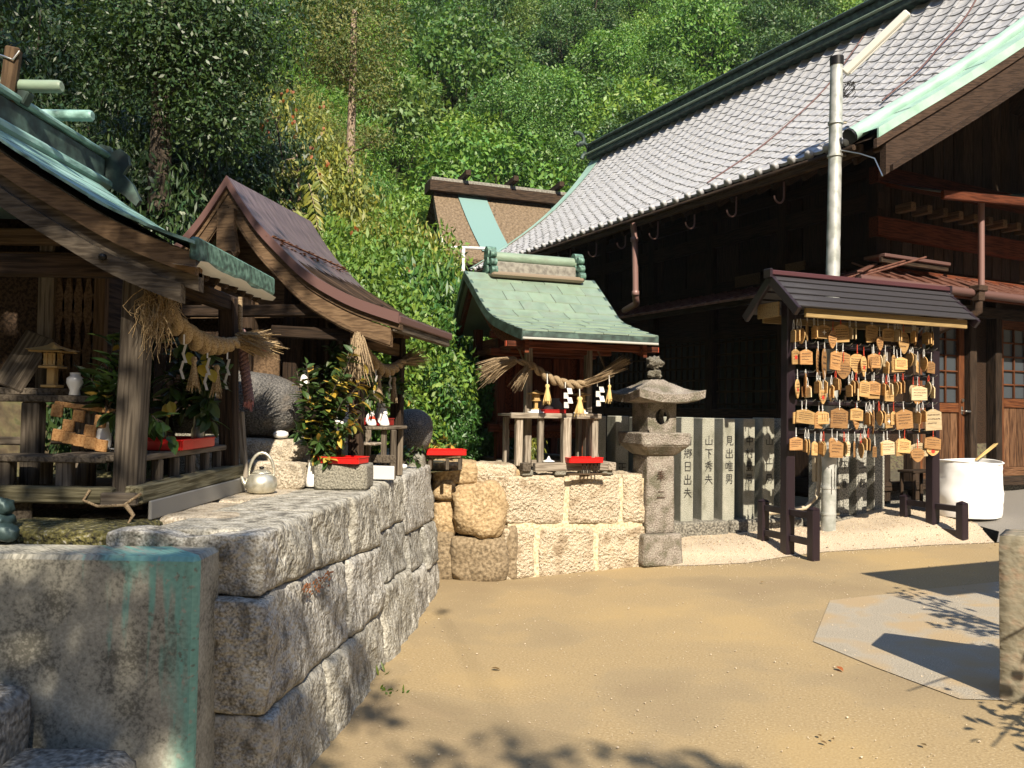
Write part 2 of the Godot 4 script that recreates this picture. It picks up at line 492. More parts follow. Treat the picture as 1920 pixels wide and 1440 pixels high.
	m = mat("step_stone", Color.WHITE, 0.9, 0.0, noise_tex(56, 0.06, 5, [lin(0.10, 0.092, 0.08), lin(0.19, 0.18, 0.155), lin(0.27, 0.255, 0.225), lin(0.38, 0.365, 0.33)], [0.25, 0.45, 0.62, 0.88]), Vector3.ONE, true)
	relief(m, fine_h, 1.0)
	m = mat("moss", Color.WHITE, 1.0, 0.0, noise_tex(28, 0.06, 5, [lin(0.03, 0.026, 0.012), lin(0.075, 0.07, 0.02), lin(0.13, 0.115, 0.035), lin(0.26, 0.25, 0.2)], [0.2, 0.45, 0.65, 0.85]), Vector3.ONE * 1.2, true)
	relief(m, fine_h, 2.0)
	# timbers
	grain("wood_old", lin(0.078, 0.062, 0.046), lin(0.195, 0.162, 0.122), 0.88, 1.0, 0.14)
	grain("wood_moss", lin(0.075, 0.065, 0.035), lin(0.22, 0.20, 0.125))
	grain("wood_pale", lin(0.15, 0.12, 0.09), lin(0.40, 0.35, 0.28))
	grain("wood_dark", lin(0.018, 0.012, 0.008), lin(0.065, 0.042, 0.027))
	grain("wood_hall", lin(0.012, 0.007, 0.004), lin(0.042, 0.024, 0.014))
	grain("wood_barge", lin(0.03, 0.019, 0.013), lin(0.07, 0.044, 0.030))
	grain("wood_door", lin(0.05, 0.022, 0.010), lin(0.19, 0.10, 0.052))
	grain("wood_frame", lin(0.07, 0.022, 0.008), lin(0.17, 0.062, 0.022))
	grain("wood_brown", lin(0.078, 0.049, 0.028), lin(0.165, 0.108, 0.062), 0.88, 1.0, 0.12)
	grain("wood_vermilion", lin(0.05, 0.013, 0.006), lin(0.15, 0.045, 0.02))
	grain("wood_honey", lin(0.45, 0.26, 0.095), lin(0.62, 0.40, 0.175), 0.7, 1.6, 0.1)
	grain("wood_tan", lin(0.29, 0.145, 0.055), lin(0.44, 0.25, 0.105), 0.75, 1.6, 0.1)
	grain("wood_white", lin(0.55, 0.42, 0.24), lin(0.70, 0.57, 0.36), 0.7, 1.6, 0.1)
	grain("wood_trim", lin(0.21, 0.145, 0.065), lin(0.31, 0.22, 0.10), 0.6, 1.0, 0.05)
	m = mat("bark_thatch", Color.WHITE, 0.95, 0.0, noise_tex(31, 0.05, 5, [lin(0.085, 0.06, 0.035), lin(0.16, 0.115, 0.07), lin(0.24, 0.18, 0.115)], [0.2, 0.5, 0.85]), Vector3(0.5, 0.5, 0.5))
	relief(m, fine_h, 4.0)
	# metals
	m = mat("copper_green", Color.WHITE, 0.55, 0.0, noise_tex(32, 0.012, 5, [lin(0.155, 0.215, 0.155), lin(0.175, 0.245, 0.175), lin(0.195, 0.27, 0.195), lin(0.185, 0.245, 0.185)], [0.2, 0.42, 0.62, 0.88]), Vector3(0.7, 1.4, 0.7))
	over(m, noise_tex(33, 0.02, 5, [lin(0.16, 0.17, 0.135, 0.4), lin(0.2, 0.23, 0.17, 0.12), lin(0.2, 0.24, 0.18, 0.0)], [0.2, 0.4, 0.55]), Vector3(0.7, 2.0, 0.7))
	relief(m, M_h, 0.25)
	m = mat("copper_teal", Color.WHITE, 0.5, 0.0, noise_tex(34, 0.010, 5, [lin(0.05, 0.10, 0.085), lin(0.14, 0.26, 0.225), lin(0.23, 0.40, 0.36), lin(0.27, 0.42, 0.40)], [0.2, 0.4, 0.58, 0.85]), Vector3(1.2, 1.2, 0.5))
	relief(m, M_h, 0.6)
	m = mat("copper_mint", Color.WHITE, 0.55, 0.0, noise_tex(35, 0.012, 4, [lin(0.22, 0.37, 0.30), lin(0.29, 0.45, 0.375), lin(0.34, 0.49, 0.42)], [0.2, 0.5, 0.8]), Vector3.ONE * 0.5)
	m = mat("copper_dark", Color.WHITE, 0.6, 0.0, noise_tex(36, 0.02, 5, [lin(0.012, 0.02, 0.017), lin(0.028, 0.05, 0.042), lin(0.07, 0.12, 0.10)], [0.2, 0.5, 0.85]), Vector3.ONE * 0.8)
	m = mat("copper_brown", Color.WHITE, 0.42, 0.25, noise_tex(37, 0.02, 5, [lin(0.085, 0.06, 0.06), lin(0.145, 0.105, 0.105), lin(0.20, 0.15, 0.145)], [0.2, 0.5, 0.85]), Vector3(0.6, 0.6, 2.0))
	relief(m, M_h, 0.3)
	m = mat("copper_edge", lin(0.13, 0.07, 0.062), 0.5, 0.2)
	m = mat("rust", Color.WHITE, 0.9, 0.0, noise_tex(38, 0.05, 4, [lin(0.06, 0.025, 0.015), lin(0.20, 0.075, 0.025), lin(0.26, 0.11, 0.05)], [0.2, 0.5, 0.8]), Vector3.ONE * 3.0)
	m = mat("copper_red", Color.WHITE, 0.42, 0.4, noise_tex(39, 0.02, 4, [lin(0.12, 0.05, 0.036), lin(0.185, 0.085, 0.063), lin(0.24, 0.125, 0.095)], [0.2, 0.5, 0.8]), Vector3.ONE)
	m = mat("lead_grey", Color.WHITE, 0.6, 0.1, noise_tex(40, 0.03, 4, [lin(0.13, 0.12, 0.10), lin(0.20, 0.19, 0.16), lin(0.26, 0.25, 0.21)], [0.2, 0.5, 0.8]), Vector3.ONE)
	mat("zinc_dull", lin(0.22, 0.215, 0.20), 0.6, 0.2)
	m = mat("copper_patina", Color.WHITE, 0.6, 0.0, noise_tex(57, 0.02, 5, [lin(0.03, 0.055, 0.045), lin(0.07, 0.15, 0.115), lin(0.17, 0.30, 0.24)], [0.2, 0.5, 0.8]), Vector3.ONE * 2.0)
	for q in [["copper_green_b", 0.98, 1.9], ["copper_green_c", 0.95, 3.7]]:
		var mm: StandardMaterial3D = M.copper_green.duplicate()
		mm.resource_name = q[0]
		mm.albedo_color = Color(q[1], q[1], q[1] * 1.02)
		mm.uv1_offset = Vector3(q[2], q[2] * 0.7, q[2] * 0.3)
		mm.uv2_offset = Vector3(q[2] * 0.3, q[2], q[2] * 0.6)
		M[q[0]] = mm
	mat("lead_pale", lin(0.42, 0.42, 0.38), 0.5, 0.2)
	mat("vermilion", lin(0.42, 0.07, 0.03), 0.6)
	mat("copper_tan", lin(0.20, 0.155, 0.105), 0.6, 0.1)
	m = mat("mortar", Color.WHITE, 0.95, 0.0, noise_tex(58, 0.06, 4, [lin(0.36, 0.28, 0.17), lin(0.50, 0.42, 0.28), lin(0.58, 0.51, 0.37)], [0.2, 0.5, 0.8], 256), Vector3.ONE * 2.0, true)
	m = mat("zinc_white", lin(0.62, 0.63, 0.62), 0.5, 0.2)
	# glazed grey tiles, three tones
	for k in 3:
		m = mat("tile" if k == 0 else "tile_%d" % k, Color.WHITE, 0.42, 0.0, noise_tex(41 + k, 0.02, 4, [lin(0.30, 0.305, 0.315) * (1.0 - 0.05 * k), lin(0.34, 0.345, 0.355), lin(0.38, 0.385, 0.39)], [0.2, 0.5, 0.8], 256), Vector3.ONE * 1.5)
		m.metallic_specular = 0.4
	mat("tile_clay", lin(0.14, 0.145, 0.15), 0.6)
	m = mat("plank_roof", lin(0.043, 0.041, 0.045), 0.42, 0.1, null)
	mat("ridge_maroon", lin(0.075, 0.028, 0.033), 0.4, 0.1)
	mat("rack_paint", lin(0.016, 0.009, 0.013), 0.38)
	mat("black_metal", lin(0.012, 0.012, 0.012), 0.4, 0.5)
	m = mat("pole_paint", Color.WHITE, 0.45, 0.35, noise_tex(45, 0.02, 4, [lin(0.30, 0.32, 0.29), lin(0.46, 0.48, 0.46), lin(0.56, 0.57, 0.55)], [0.2, 0.5, 0.8], 256), Vector3.ONE)
	mat("lamp_white", lin(0.60, 0.585, 0.53), 0.4)
	mat("pipe_brown", lin(0.22, 0.13, 0.115), 0.4, 0.1)
	mat("pvc_beige", lin(0.40, 0.34, 0.24), 0.5)
	mat("steel", lin(0.60, 0.60, 0.58), 0.28, 1.0)
	m = mat("kettle_tin", Color.WHITE, 0.38, 0.75, noise_tex(46, 0.03, 4, [lin(0.46, 0.44, 0.35), lin(0.60, 0.58, 0.48), lin(0.66, 0.645, 0.56)], [0.2, 0.5, 0.8], 256), Vector3.ONE * 3.0)
	mat("porcelain", lin(0.80, 0.80, 0.78), 0.15)
	mat("porcelain_grey", lin(0.13, 0.13, 0.14), 0.25)
	m = mat("red_plastic", lin(0.55, 0.012, 0.010), 0.28)
	m = mat("red_lacquer", lin(0.30, 0.012, 0.010), 0.3)
	mat("gold_wood", lin(0.42, 0.27, 0.10), 0.5)
	mat("lantern_paper", lin(0.42, 0.30, 0.13), 0.7)
	m = mat("block_mottled", Color.WHITE, 0.93, 0.0, noise_tex(61, 0.03, 5, [lin(0.15, 0.13, 0.085), lin(0.21, 0.19, 0.135), lin(0.25, 0.215, 0.15), lin(0.29, 0.195, 0.13)], [0.2, 0.45, 0.62, 0.9]), Vector3.ONE * 0.7, true)
	relief(m, fine_h, 0.6)
	mat("ink", lin(0.018, 0.017, 0.015), 0.9)
	mat("ink_brown", lin(0.05, 0.026, 0.014), 0.9)
	mat("red_ink", lin(0.45, 0.03, 0.015), 0.8)
	mat("white_paint", lin(0.72, 0.71, 0.68), 0.6)
	mat("paper", lin(0.78, 0.77, 0.74), 0.9).backlight_enabled = true
	M.paper.backlight = lin(0.4, 0.4, 0.38)
	mat("cord_white", lin(0.62, 0.61, 0.58), 0.9)
	mat("cord_red", lin(0.52, 0.055, 0.02), 0.8)
	m = mat("straw", Color.WHITE, 0.9, 0.0, noise_tex(47, 0.06, 4, [lin(0.20, 0.125, 0.055), lin(0.40, 0.285, 0.145), lin(0.52, 0.40, 0.22)], [0.2, 0.5, 0.8], 256), Vector3.ONE * 7.0)
	relief(m, fine_h, 0.3)
	m = mat("straw_dull", Color.WHITE, 0.92, 0.0, noise_tex(48, 0.06, 4, [lin(0.13, 0.085, 0.045), lin(0.26, 0.19, 0.11), lin(0.36, 0.28, 0.17)], [0.2, 0.5, 0.8], 256), Vector3.ONE * 7.0)
	mat("straw_gold", lin(0.62, 0.44, 0.18), 0.8)
	m = mat("bell_rope", Color.WHITE, 0.95, 0.0, noise_tex(49, 0.09, 3, [lin(0.09, 0.045, 0.045), lin(0.20, 0.11, 0.105), lin(0.32, 0.22, 0.205)], [0.2, 0.5, 0.8], 256), Vector3.ONE * 6.0)
	mat("rope_pink", lin(0.50, 0.22, 0.19), 0.95)
	mat("bag_white", lin(0.80, 0.80, 0.79), 0.5)
	mat("bronze", lin(0.03, 0.055, 0.055), 0.5, 0.4)
	mat("plastic_yellow", lin(0.55, 0.47, 0.05), 0.5)
	mat("plastic_blue", lin(0.02, 0.06, 0.30), 0.5)
	mat("brass_dull", lin(0.30, 0.27, 0.2), 0.35, 0.9)
	m = mat("glass", lin(0.05, 0.06, 0.07), 0.06)
	m.metallic_specular = 0.6
	mat("patch_blue", lin(0.15, 0.26, 0.245), 0.6)
	mat("curtain", lin(0.30, 0.30, 0.29), 0.9)
	# leaves: colour comes from the leaf's own vertex colour
	for q in [["leaf", 0.5, 0.6], ["leaf_glossy", 0.45, 0.45], ["leaf_matt", 0.65, 0.6]]:
		m = mat(q[0], Color.WHITE, q[1])
		m.vertex_color_use_as_albedo = true
		m.cull_mode = BaseMaterial3D.CULL_DISABLED
		m.backlight_enabled = true
		m.backlight = lin(q[2], q[2] * 1.1, q[2] * 0.5)
	m = mat("tree_bark", Color.WHITE, 0.95, 0.0, noise_tex(51, 0.03, 5, [lin(0.02, 0.015, 0.010), lin(0.06, 0.045, 0.03), lin(0.13, 0.105, 0.08)], [0.2, 0.5, 0.85]), Vector3(3.0, 0.8, 3.0), true)
	relief(m, M_h, 1.5)
	m = mat("pale_bark", Color.WHITE, 0.9, 0.0, noise_tex(52, 0.03, 5, [lin(0.10, 0.065, 0.04), lin(0.28, 0.21, 0.15), lin(0.40, 0.33, 0.26)], [0.2, 0.5, 0.85]), Vector3(3.0, 0.8, 3.0), true)

# ------------------------------------------------------------------ ground
func yard(x: float, d: float) -> float:
	var y := 0.005 * clampf(d - 3.0, -6.0, 8.0) + 0.045 * clampf(x, 0.0, 9.0)
	return y + 0.12 * smoothstep(7.9, 9.2, d) * smoothstep(3.2, 4.6, x)
var flat_area := PackedVector2Array([Vector2(60, -40), Vector2(-9, -40), Vector2(-7, 0), Vector2(-4.3, 4.6), Vector2(-3.4, 6.4), Vector2(-2.0, 7.7), Vector2(-1.0, 8.9), Vector2(-0.75, 10.5), Vector2(-1.4, 13), Vector2(-2.3, 17), Vector2(-3.4, 22.5), Vector2(6, 24), Vector2(60, 28)])
var hill_noise := FastNoiseLite.new()
func hill(x: float, d: float) -> float:
	var p := Vector2(x, d)
	if Geometry2D.is_point_in_polygon(p, flat_area): return -0.12
	var best := 1e9
	for k in flat_area.size():
		best = minf(best, p.distance_to(Geometry2D.get_closest_point_to_segment(p, flat_area[k], flat_area[(k + 1) % flat_area.size()])))
	var near := smoothstep(16.0, 9.0, d)      # the left bank stands straight up from the terrace
	var h := lerpf(0.75, 0.95, near) * minf(best, 60.0) + 0.9 * smoothstep(0.0, 0.7, best) * near + 0.25 * smoothstep(0.0, 1.0, best) - 0.12
	return h + hill_noise.get_noise_2d(x * 4.0, d * 4.0) * 0.8 * smoothstep(0.0, 3.0, best)

func sheet(pts: Array, lift: float, step := 0.25) -> ArrayMesh:      # a polygon in plan, laid on the yard
	var poly := PackedVector2Array()
	for p in pts: poly.append(Vector2(p.x, -p.z))
	var r := Rect2(poly[0], Vector2.ZERO)
	for p in poly: r = r.expand(p)
	var mb := MB.new()
	var nx := int(ceil(r.size.x / step))
	var ny := int(ceil(r.size.y / step))
	for j in ny:
		for i in nx:
			var c := PackedVector2Array()
			for q in [[0, 0], [1, 0], [1, 1], [0, 1]]:
				c.append(r.position + Vector2((i + q[0]) * step, (j + q[1]) * step))
			for piece in Geometry2D.intersect_polygons(c, poly):
				var idx := Geometry2D.triangulate_polygon(piece)
				for k in range(0, idx.size(), 3):
					var t := []
					for e in 3:
						var q: Vector2 = piece[idx[k + e]]
						t.append(Vector3(q.x, yard(q.x, q.y) + lift, -q.y))
					if (t[1] - t[0]).cross(t[2] - t[0]).y < 0: t.reverse()
					mb.tri(t[0], t[1], t[2])
	for k in mb.nn.size(): mb.nn[k] = Vector3.UP
	return mb.mesh()

func make_ground() -> void:
	hill_noise.seed = 3; hill_noise.frequency = 0.05
	# terrain to the horizon
	var mb := MB.new()
	var xs := PackedFloat32Array()
	var ds := PackedFloat32Array()
	var x := -150.0
	while x < 170.0:
		xs.append(x)
		x += 0.7 if absf(x) < 12.0 else (2.5 if absf(x) < 50.0 else 12.0)
	var d := -90.0
	while d < 230.0:
		ds.append(d)
		d += 0.7 if d > 2.0 and d < 26.0 else (2.5 if d >= 26.0 and d < 90.0 else 12.0)
	var rows := []
	for dd in ds:
		var row := PackedVector3Array()
		for xx in xs: row.append(Vector3(xx, hill(xx, dd), -dd))
		rows.append(row)
	mb.grid(rows)
	setting("hillside", mb.mesh(), M.soil)
	# the yard of coloured concrete
	var edge := [on_ground(1217, 1062), on_ground(1300, 1061), on_ground(1400, 1056), on_ground(1475, 1044), on_ground(1549, 1035), on_ground(1650, 1029), on_ground(1747, 1022), on_ground(1865, 1010)]
	var poly := [W(-0.9, 0, -14), W(-1.6, 0, 2.6), W(-0.95, 0, 3.4), W(-0.75, 0, 6.4), W(-0.7, 0, 7.3), W(0.0, 0, 7.25)]
	poly.append_array(edge)
	poly.append_array([W(7.0, 0, 7.9), W(14, 0, 7.4), W(14, 0, -14)])
	setting("yard_pavement", sheet(poly, 0.0, 0.5), M.ochre)
	# bed of pale gravel under the rack and the lantern, heaped a little above the concrete
	var bed := []
	bed.append_array(edge)
	bed.append_array([W(4.9, 0, 8.7), W(4.55, 0, 9.6), W(3.4, 0, 9.2), W(1.6, 0, 8.6), W(0.9, 0, 8.2)])
	var bm := MB.new()
	var bp := PackedVector2Array()
	for p in bed: bp.append(Vector2(p.x, -p.z))
	var st := 0.07
	var bn := FastNoiseLite.new()
	bn.seed = 6; bn.frequency = 1.7; bn.fractal_octaves = 3
	var bx := -0.2
	while bx < 5.6:
		var bd := 7.0
		while bd < 9.8:
			var c := PackedVector2Array([Vector2(bx, bd), Vector2(bx + st, bd), Vector2(bx + st, bd + st), Vector2(bx, bd + st)])
			for piece in Geometry2D.intersect_polygons(c, bp):
				var idx := Geometry2D.triangulate_polygon(piece)
				for k in range(0, idx.size(), 3):
					var t := []
					for e in 3:
						var q: Vector2 = piece[idx[k + e]]
						var ed := 1e9
						for s in edge.size() + 1:
							ed = minf(ed, q.distance_to(Geometry2D.get_closest_point_to_segment(q, bp[s], bp[s + 1])))
						t.append(Vector3(q.x, gravel_y(q.x, q.y, ed) + bn.get_noise_2dv(q) * 0.02 * smoothstep(0.0, 0.3, ed), -q.y))
					if (t[1] - t[0]).cross(t[2] - t[0]).y < 0: t.reverse()
					bm.tri(t[0], t[1], t[2])
			bd += st
		bx += st
	var peb := MB.new()
	for k in 4200:
		var q := Vector2(rng.randf_range(0.9, 5.0), rng.randf_range(7.2, 9.2))
		if not Geometry2D.is_point_in_polygon(q, bp): continue
		var ed := 1e9
		for s in edge.size() + 1: ed = minf(ed, q.distance_to(Geometry2D.get_closest_point_to_segment(q, bp[s], bp[s + 1])))
		var e := rng.randf_range(0.004, 0.011)
		peb.box(Vector3(q.x, gravel_y(q.x, q.y, ed) + bn.get_noise_2dv(q) * 0.02 * smoothstep(0.0, 0.3, ed) + e * 0.15, -q.y), Vector3(e * 1.4, e, e * 1.1), Basis(rdir(), rng.randf() * 3.0), e * 0.3)
	var pbo := put(self, "bed_pebbles", peb.mesh(), M.gravel_b)
	tag(pbo, "coarser pebbles lying in the pale gravel bed under the rack", "gravel")
	pbo.set_meta("kind", "stuff")
	var stl := SurfaceTool.new()
	stl.begin(Mesh.PRIMITIVE_TRIANGLES)
	stl.set_smooth_group(0)
	for k in range(0, bm.ix.size()): stl.add_vertex(bm.v[bm.ix[k]])
	stl.generate_normals()
	setting("gravel_bed", stl.commit(), M.gravel)
	# stray stones at the bed's edge
	var pebbles := MB.new()
	for k in 420:
		var s := rng.randi() % (edge.size() - 1)
		var q: Vector3 = edge[s].lerp(edge[s + 1], rng.randf()) + Vector3(rng.randfn(0, 0.05), 0, rng.randfn(0.03, 0.07))
		var e := rng.randf_range(0.003, 0.008)
		pebbles.box(Vector3(q.x, yard(q.x, -q.z) + e * 0.4, q.z), Vector3(e * 1.3, e, e), Basis(Vector3.UP, rng.randf() * 3.0), e * 0.3)
	var po := put(self, "loose_gravel", pebbles.mesh(), M.gravel)
	tag(po, "scattered crumbs of pale gravel along the edge of the gravel bed", "gravel")
	po.set_meta("kind", "stuff")
	# grit and pale stone crumbs lying all over the yard
	var grit := MB.new()
	for k in 2600:
		var gx := rng.randf_range(-0.7, 5.0)
		var gd := rng.randf_range(2.9, 7.4)
		var e := rng.randf_range(0.0018, 0.0045) * (1.0 if k % 9 else 1.8)
		grit.box(Vector3(gx, yard(gx, gd) + e * 0.3 + 0.005, -gd), Vector3(e * 1.4, e * 0.8, e), Basis(Vector3.UP, rng.randf() * 3.0), e * 0.25)
	var go := put(self, "yard_grit", grit.mesh(), M.gravel)
	tag(go, "fine pale grit strewn over the coloured concrete yard", "grit")
	go.set_meta("kind", "stuff")
	# asphalt in front of the hall's doors
	setting("hall_apron", sheet([W(4.95, 0, 8.4), edge[-1] + Vector3(0.02, 0, 0), W(7.0, 0, 7.9), W(14, 0, 7.4), W(14, 0, 15), W(5, 0, 10.2), W(4.5, 0, 9.55)], 0.006, 0.4), M.asphalt)
	# grey paving let into the yard
	setting("paving_slab", sheet([on_ground(1556, 1127), on_ground(1525, 1204), on_ground(1640, 1252), on_ground(1800, 1312), W(4.3, 0, 3.6), W(4.6, 0, 5.9), on_ground(1870, 1092), on_ground(1740, 1106)], 0.005, 0.3), M.paving)
	# terrace behind the retaining walls
	var tm := MB.new()
	var trows := []
	for j in 24:
		var row := PackedVector3Array()
		var dd := 2.95 + 5.2 * j / 23.0
		for i in 24:
			var xr := lerpf(-0.95, -0.2, smoothstep(6.2, 7.3, dd)) if dd > 6.2 else -0.95
			var xx := lerpf(-6.5, xr, i / 23.0)
			row.append(Vector3(xx, 0.93 + 0.03 * hill_noise.get_noise_2d(xx * 40.0, dd * 40.0), -dd))
		trows.append(row)
	tm.grid(trows)
	setting("terrace_ground", tm.mesh(), M.moss)
func gravel_y(x: float, d: float, ed: float) -> float:
	return yard(x, d) + 0.004 + 0.095 * smoothstep(0.0, 0.45, ed)

# ------------------------------------------------------------------ the tiled hall
# own frame: a runs along the eave away from the yard, b from the eave into the building
const HO := Vector2(3.4545, 8.379)
const HA := Vector2(-0.460, 0.888)
const HB := Vector2(0.888, 0.460)
const HW := 3.19
func hp(a: float, b: float, y: float) -> Vector3:
	var p := HO + HA * a + HB * b
	return Vector3(p.x, y, -p.y)
func hall_y(b: float) -> float:
	var s := (b if b <= HW else 2.0 * HW - b) / HW
	return 4.243 + 2.898 * (0.72 * s + 0.28 * s * s * s)
func flare(b: float) -> float:       # the gable edge leans out towards the ridge
	return 1.9 * pow(clampf(b / HW, 0, 1), 1.3)
func hall_strip(a0: float, a1: float, b0: float, b1: float, lift: float, n := 16, fl0 := 0.0, fl1 := 0.0) -> ArrayMesh:
	var mb := MB.new()
	var rows := []
	for k in n + 1:
		var b := lerpf(b0, b1, float(k) / n)
		rows.append(PackedVector3Array([hp(a0 - flare(b) * fl0, b, hall_y(b) + lift), hp(a1 + flare(b) * fl1, b, hall_y(b) + lift)]))
	mb.grid(rows, false, true)
	return mb.mesh()
# a curved plank that follows the gable edge: from the roof surface down by h, thickness t, at a
func hall_barge(a: float, t: float, b0: float, b1: float, top: float, h: float) -> ArrayMesh:
	var mb := MB.new()
	var n := 18
	var ring := []
	for k in n + 1:
		var b := lerpf(b0, b1, float(k) / n)
		var aa := a - flare(b) * 0.9
		var y := hall_y(b) + top
		ring.append([hp(aa, b, y), hp(aa, b, y - h), hp(aa - t, b, y - h), hp(aa - t, b, y)])
	for k in n:
		var c: Vector3 = (ring[k][0] + ring[k][2] + ring[k + 1][0] + ring[k + 1][2]) * 0.25
		for e in 4:
			mb.out([ring[k][e], ring[k][(e + 1) % 4], ring[k + 1][(e + 1) % 4], ring[k + 1][e]], c)
	for k in [0, n]:
		mb.out([ring[k][0], ring[k][1], ring[k][2], ring[k][3]], (ring[9][0] + ring[9][2]) * 0.5)
	return mb.mesh()

func make_hall() -> void:
	var A3 := Vector3(HA.x, 0, -HA.y)
	var B3 := Vector3(HB.x, 0, -HB.y)
	var hall := thing("shrine_hall", "large timber hall with a grey tiled roof behind the stone fence", "building", hp(1.0, 1.6, 0.3))
	# ---- roof deck, tiles
	var roof := put(hall, "roof", hall_strip(-0.2, 9.4, 0.0, 2.0 * HW, -0.03, 32, 0.9, 0.13), M.wood_hall)
	var cols := 37
	var rows := 26
	var cw := 0.2535
	# rows by equal slope length
	var arc := [0.0]
	for k in 200:
		var b0 := HW * k / 200.0
		var b1 := HW * (k + 1) / 200.0
		arc.append(arc[-1] + Vector2(b1 - b0, hall_y(b1) - hall_y(b0)).length())
	var b_at := func(s: float) -> float:
		for k in 200:
			if arc[k + 1] >= s: return HW * (k + (s - arc[k]) / (arc[k + 1] - arc[k])) / 200.0
		return HW
	var prof := [[0.0, 0.024], [0.1, 0.012], [0.24, 0.003], [0.45, 0.0], [0.62, 0.005], [0.74, 0.020], [0.85, 0.036], [0.94, 0.036], [1.03, 0.025]]
	var tile_len := 0.22
	var make_tile := func(round_end: bool) -> ArrayMesh:
		var mb := MB.new()
		var r0 := PackedVector3Array()
		var r1 := PackedVector3Array()
		var r2 := PackedVector3Array()
		for q in prof:
			r0.append(Vector3(q[0] * cw, q[1] + 0.004, -tile_len))
			r1.append(Vector3(q[0] * cw, q[1] + 0.020, 0.0))
			r2.append(Vector3(q[0] * cw, q[1] - 0.012, 0.002))
		mb.grid([r0, r1], false, true)
		mb.grid([r1, r2], false, true)
		if round_end:
			var rr := []
			for q in [[0.0, 0.05], [0.036, 0.048], [0.05, 0.036], [0.054, 0.0]]:
				var row := PackedVector3Array()
				for s in 10: row.append(Vector3(0.9 * cw + cos(TAU * s / 10) * q[0], 0.028 + sin(TAU * s / 10) * q[0], q[1]))
				rr.append(row)
			mb.grid(rr, true, true)
		return mb.mesh()
	var tile_mesh: ArrayMesh = make_tile.call(false)
	var eave_mesh: ArrayMesh = make_tile.call(true)
	var rest := MB.new()
	for j in rows:
		var s0: float = arc[-1] * j / rows
		var s1: float = arc[-1] * (j + 1) / rows
		var b0: float = b_at.call(s0)
		var b1: float = b_at.call(s1)
		var up := (hp(0, b0, hall_y(b0)) - hp(0, b1, hall_y(b1))).normalized()        # down the slope
		var xx := -A3
		var yy := up.cross(xx).normalized()
		if yy.y < 0: yy = -yy
		for i in range(-8, cols):
			if i < 0 and cw * (i + 1) - 0.12 < -flare(b0) * 0.85: continue
			var o := hp(0.02 + cw * (i + 1), b0, hall_y(b0)) + Vector3(0, rng.randf_range(-0.005, 0.005), 0) + up * rng.randf_range(-0.012, 0.012)
			var t := Transform3D(Basis(xx, yy, up).rotated(yy, rng.randf_range(-0.012, 0.012)), o)
			var m: ArrayMesh = eave_mesh if j == 0 else tile_mesh
			if i < 8:
				put(roof, "roof_tile", m, M[["tile", "tile_1", "tile_2"][rng.randi() % 3]], t)
			else:
				var ar := m.surface_get_arrays(0)
				var base := rest.v.size()
				for k in ar[Mesh.ARRAY_VERTEX].size():
					rest.v.append(t * ar[Mesh.ARRAY_VERTEX][k]); rest.nn.append(t.basis * ar[Mesh.ARRAY_NORMAL][k]); rest.cc.append(Color.WHITE); rest.uu.append(Vector2.ZERO)
				for k in ar[Mesh.ARRAY_INDEX]: rest.ix.append(base + k)
	var far_tiles := put(roof, "far_roof_tiles", rest.mesh(), M.tile)
	far_tiles.set_meta("kind", "stuff")
	# ---- copper edges at the two gables
	for k in 9:
		var b0 := 0.02 + 0.352 * k
		put(roof, "copper_panel", hall_strip(-0.30, 0.0, b0, b0 + 0.37, 0.055 + 0.006 * (k % 2), 3, 0.9, -0.85), M.copper_mint)
	put(roof, "copper_lip", hall_barge(-0.285, 0.02, 0.0, HW, 0.06, 0.10), M.copper_mint)
	var roll := []
	for k in 16:
		var b := -0.06 + 3.2 * k / 15.0
		roll.append(hp(-0.02 - flare(b) * 0.85, b, hall_y(maxf(b, 0.0)) + 0.085 + minf(b, 0.0) * 0.6))
	var rl := tubed(roof, "copper_roll", roll, [0.075], M.copper_mint, 12)
	var cap := MB.new()
	cap.tube([roll[0] + (roll[0] - roll[1]).normalized() * 0.03, roll[0]], [0.082], 12)
	put(rl, "end_cap", cap.mesh(), M.black_metal)
	put(roof, "far_copper_edge", hall_strip(9.36, 9.52, 0.0, HW, 0.07, 16, 0.0, 0.14), M.copper_mint)
	# ---- ridge: base course, dark band, cap
	var r0 := hp(-1.9, HW, 0)
	var r1 := hp(9.75, HW, 0)
	for q in [["ridge_base", 0.50, 0.09, 7.13, "copper_dark"], ["ridge_lip", 0.56, 0.035, 7.195, "copper_green"], ["ridge_band", 0.40, 0.17, 7.295, "copper_dark"], ["ridge_cap", 0.52, 0.05, 7.405, "copper_dark"]]:
		var e := 0.04 if q[0] == "ridge_band" else 0.0
		beam(roof, q[0], Vector3(r0.x, q[3], r0.z) + A3 * e, Vector3(r1.x, q[3], r1.z) - A3 * e, q[1], q[2], M[q[4]], Vector3.UP, 0.02)
	var orn := MB.new()
	for s in [-1.0, 1.0]:
		for w in 3:
			var path := []
			for k in 15:
				var f := k / 14.0
				var an := f * 4.6 + w * 0.4
				var r := 0.20 * (1.0 - f * 0.75)
				path.append(r1 + A3 * 0.06 + B3 * s * (0.12 + 0.14 * w + cos(an) * r) + Vector3.UP * (7.22 + 0.20 * w - 0.12 + sin(an) * r))
			orn.tube(path, [0.045], 6)
	put(roof, "ridge_ornament", orn.mesh(), M.copper_dark)
	# ---- bargeboards, gable and under-roof
	put(roof, "bargeboard", hall_barge(-0.20, 0.07, 0.12, HW, -0.05, 0.42), woodx("wood_barge"))
	put(roof, "barge_moulding", hall_barge(-0.26, 0.05, 0.16, HW, -0.40, 0.06), woodx("wood_barge"))
	put(roof, "barge_fillet", hall_barge(-0.26, 0.04, -0.02, HW, -0.04, 0.09), woodx("wood_barge"))
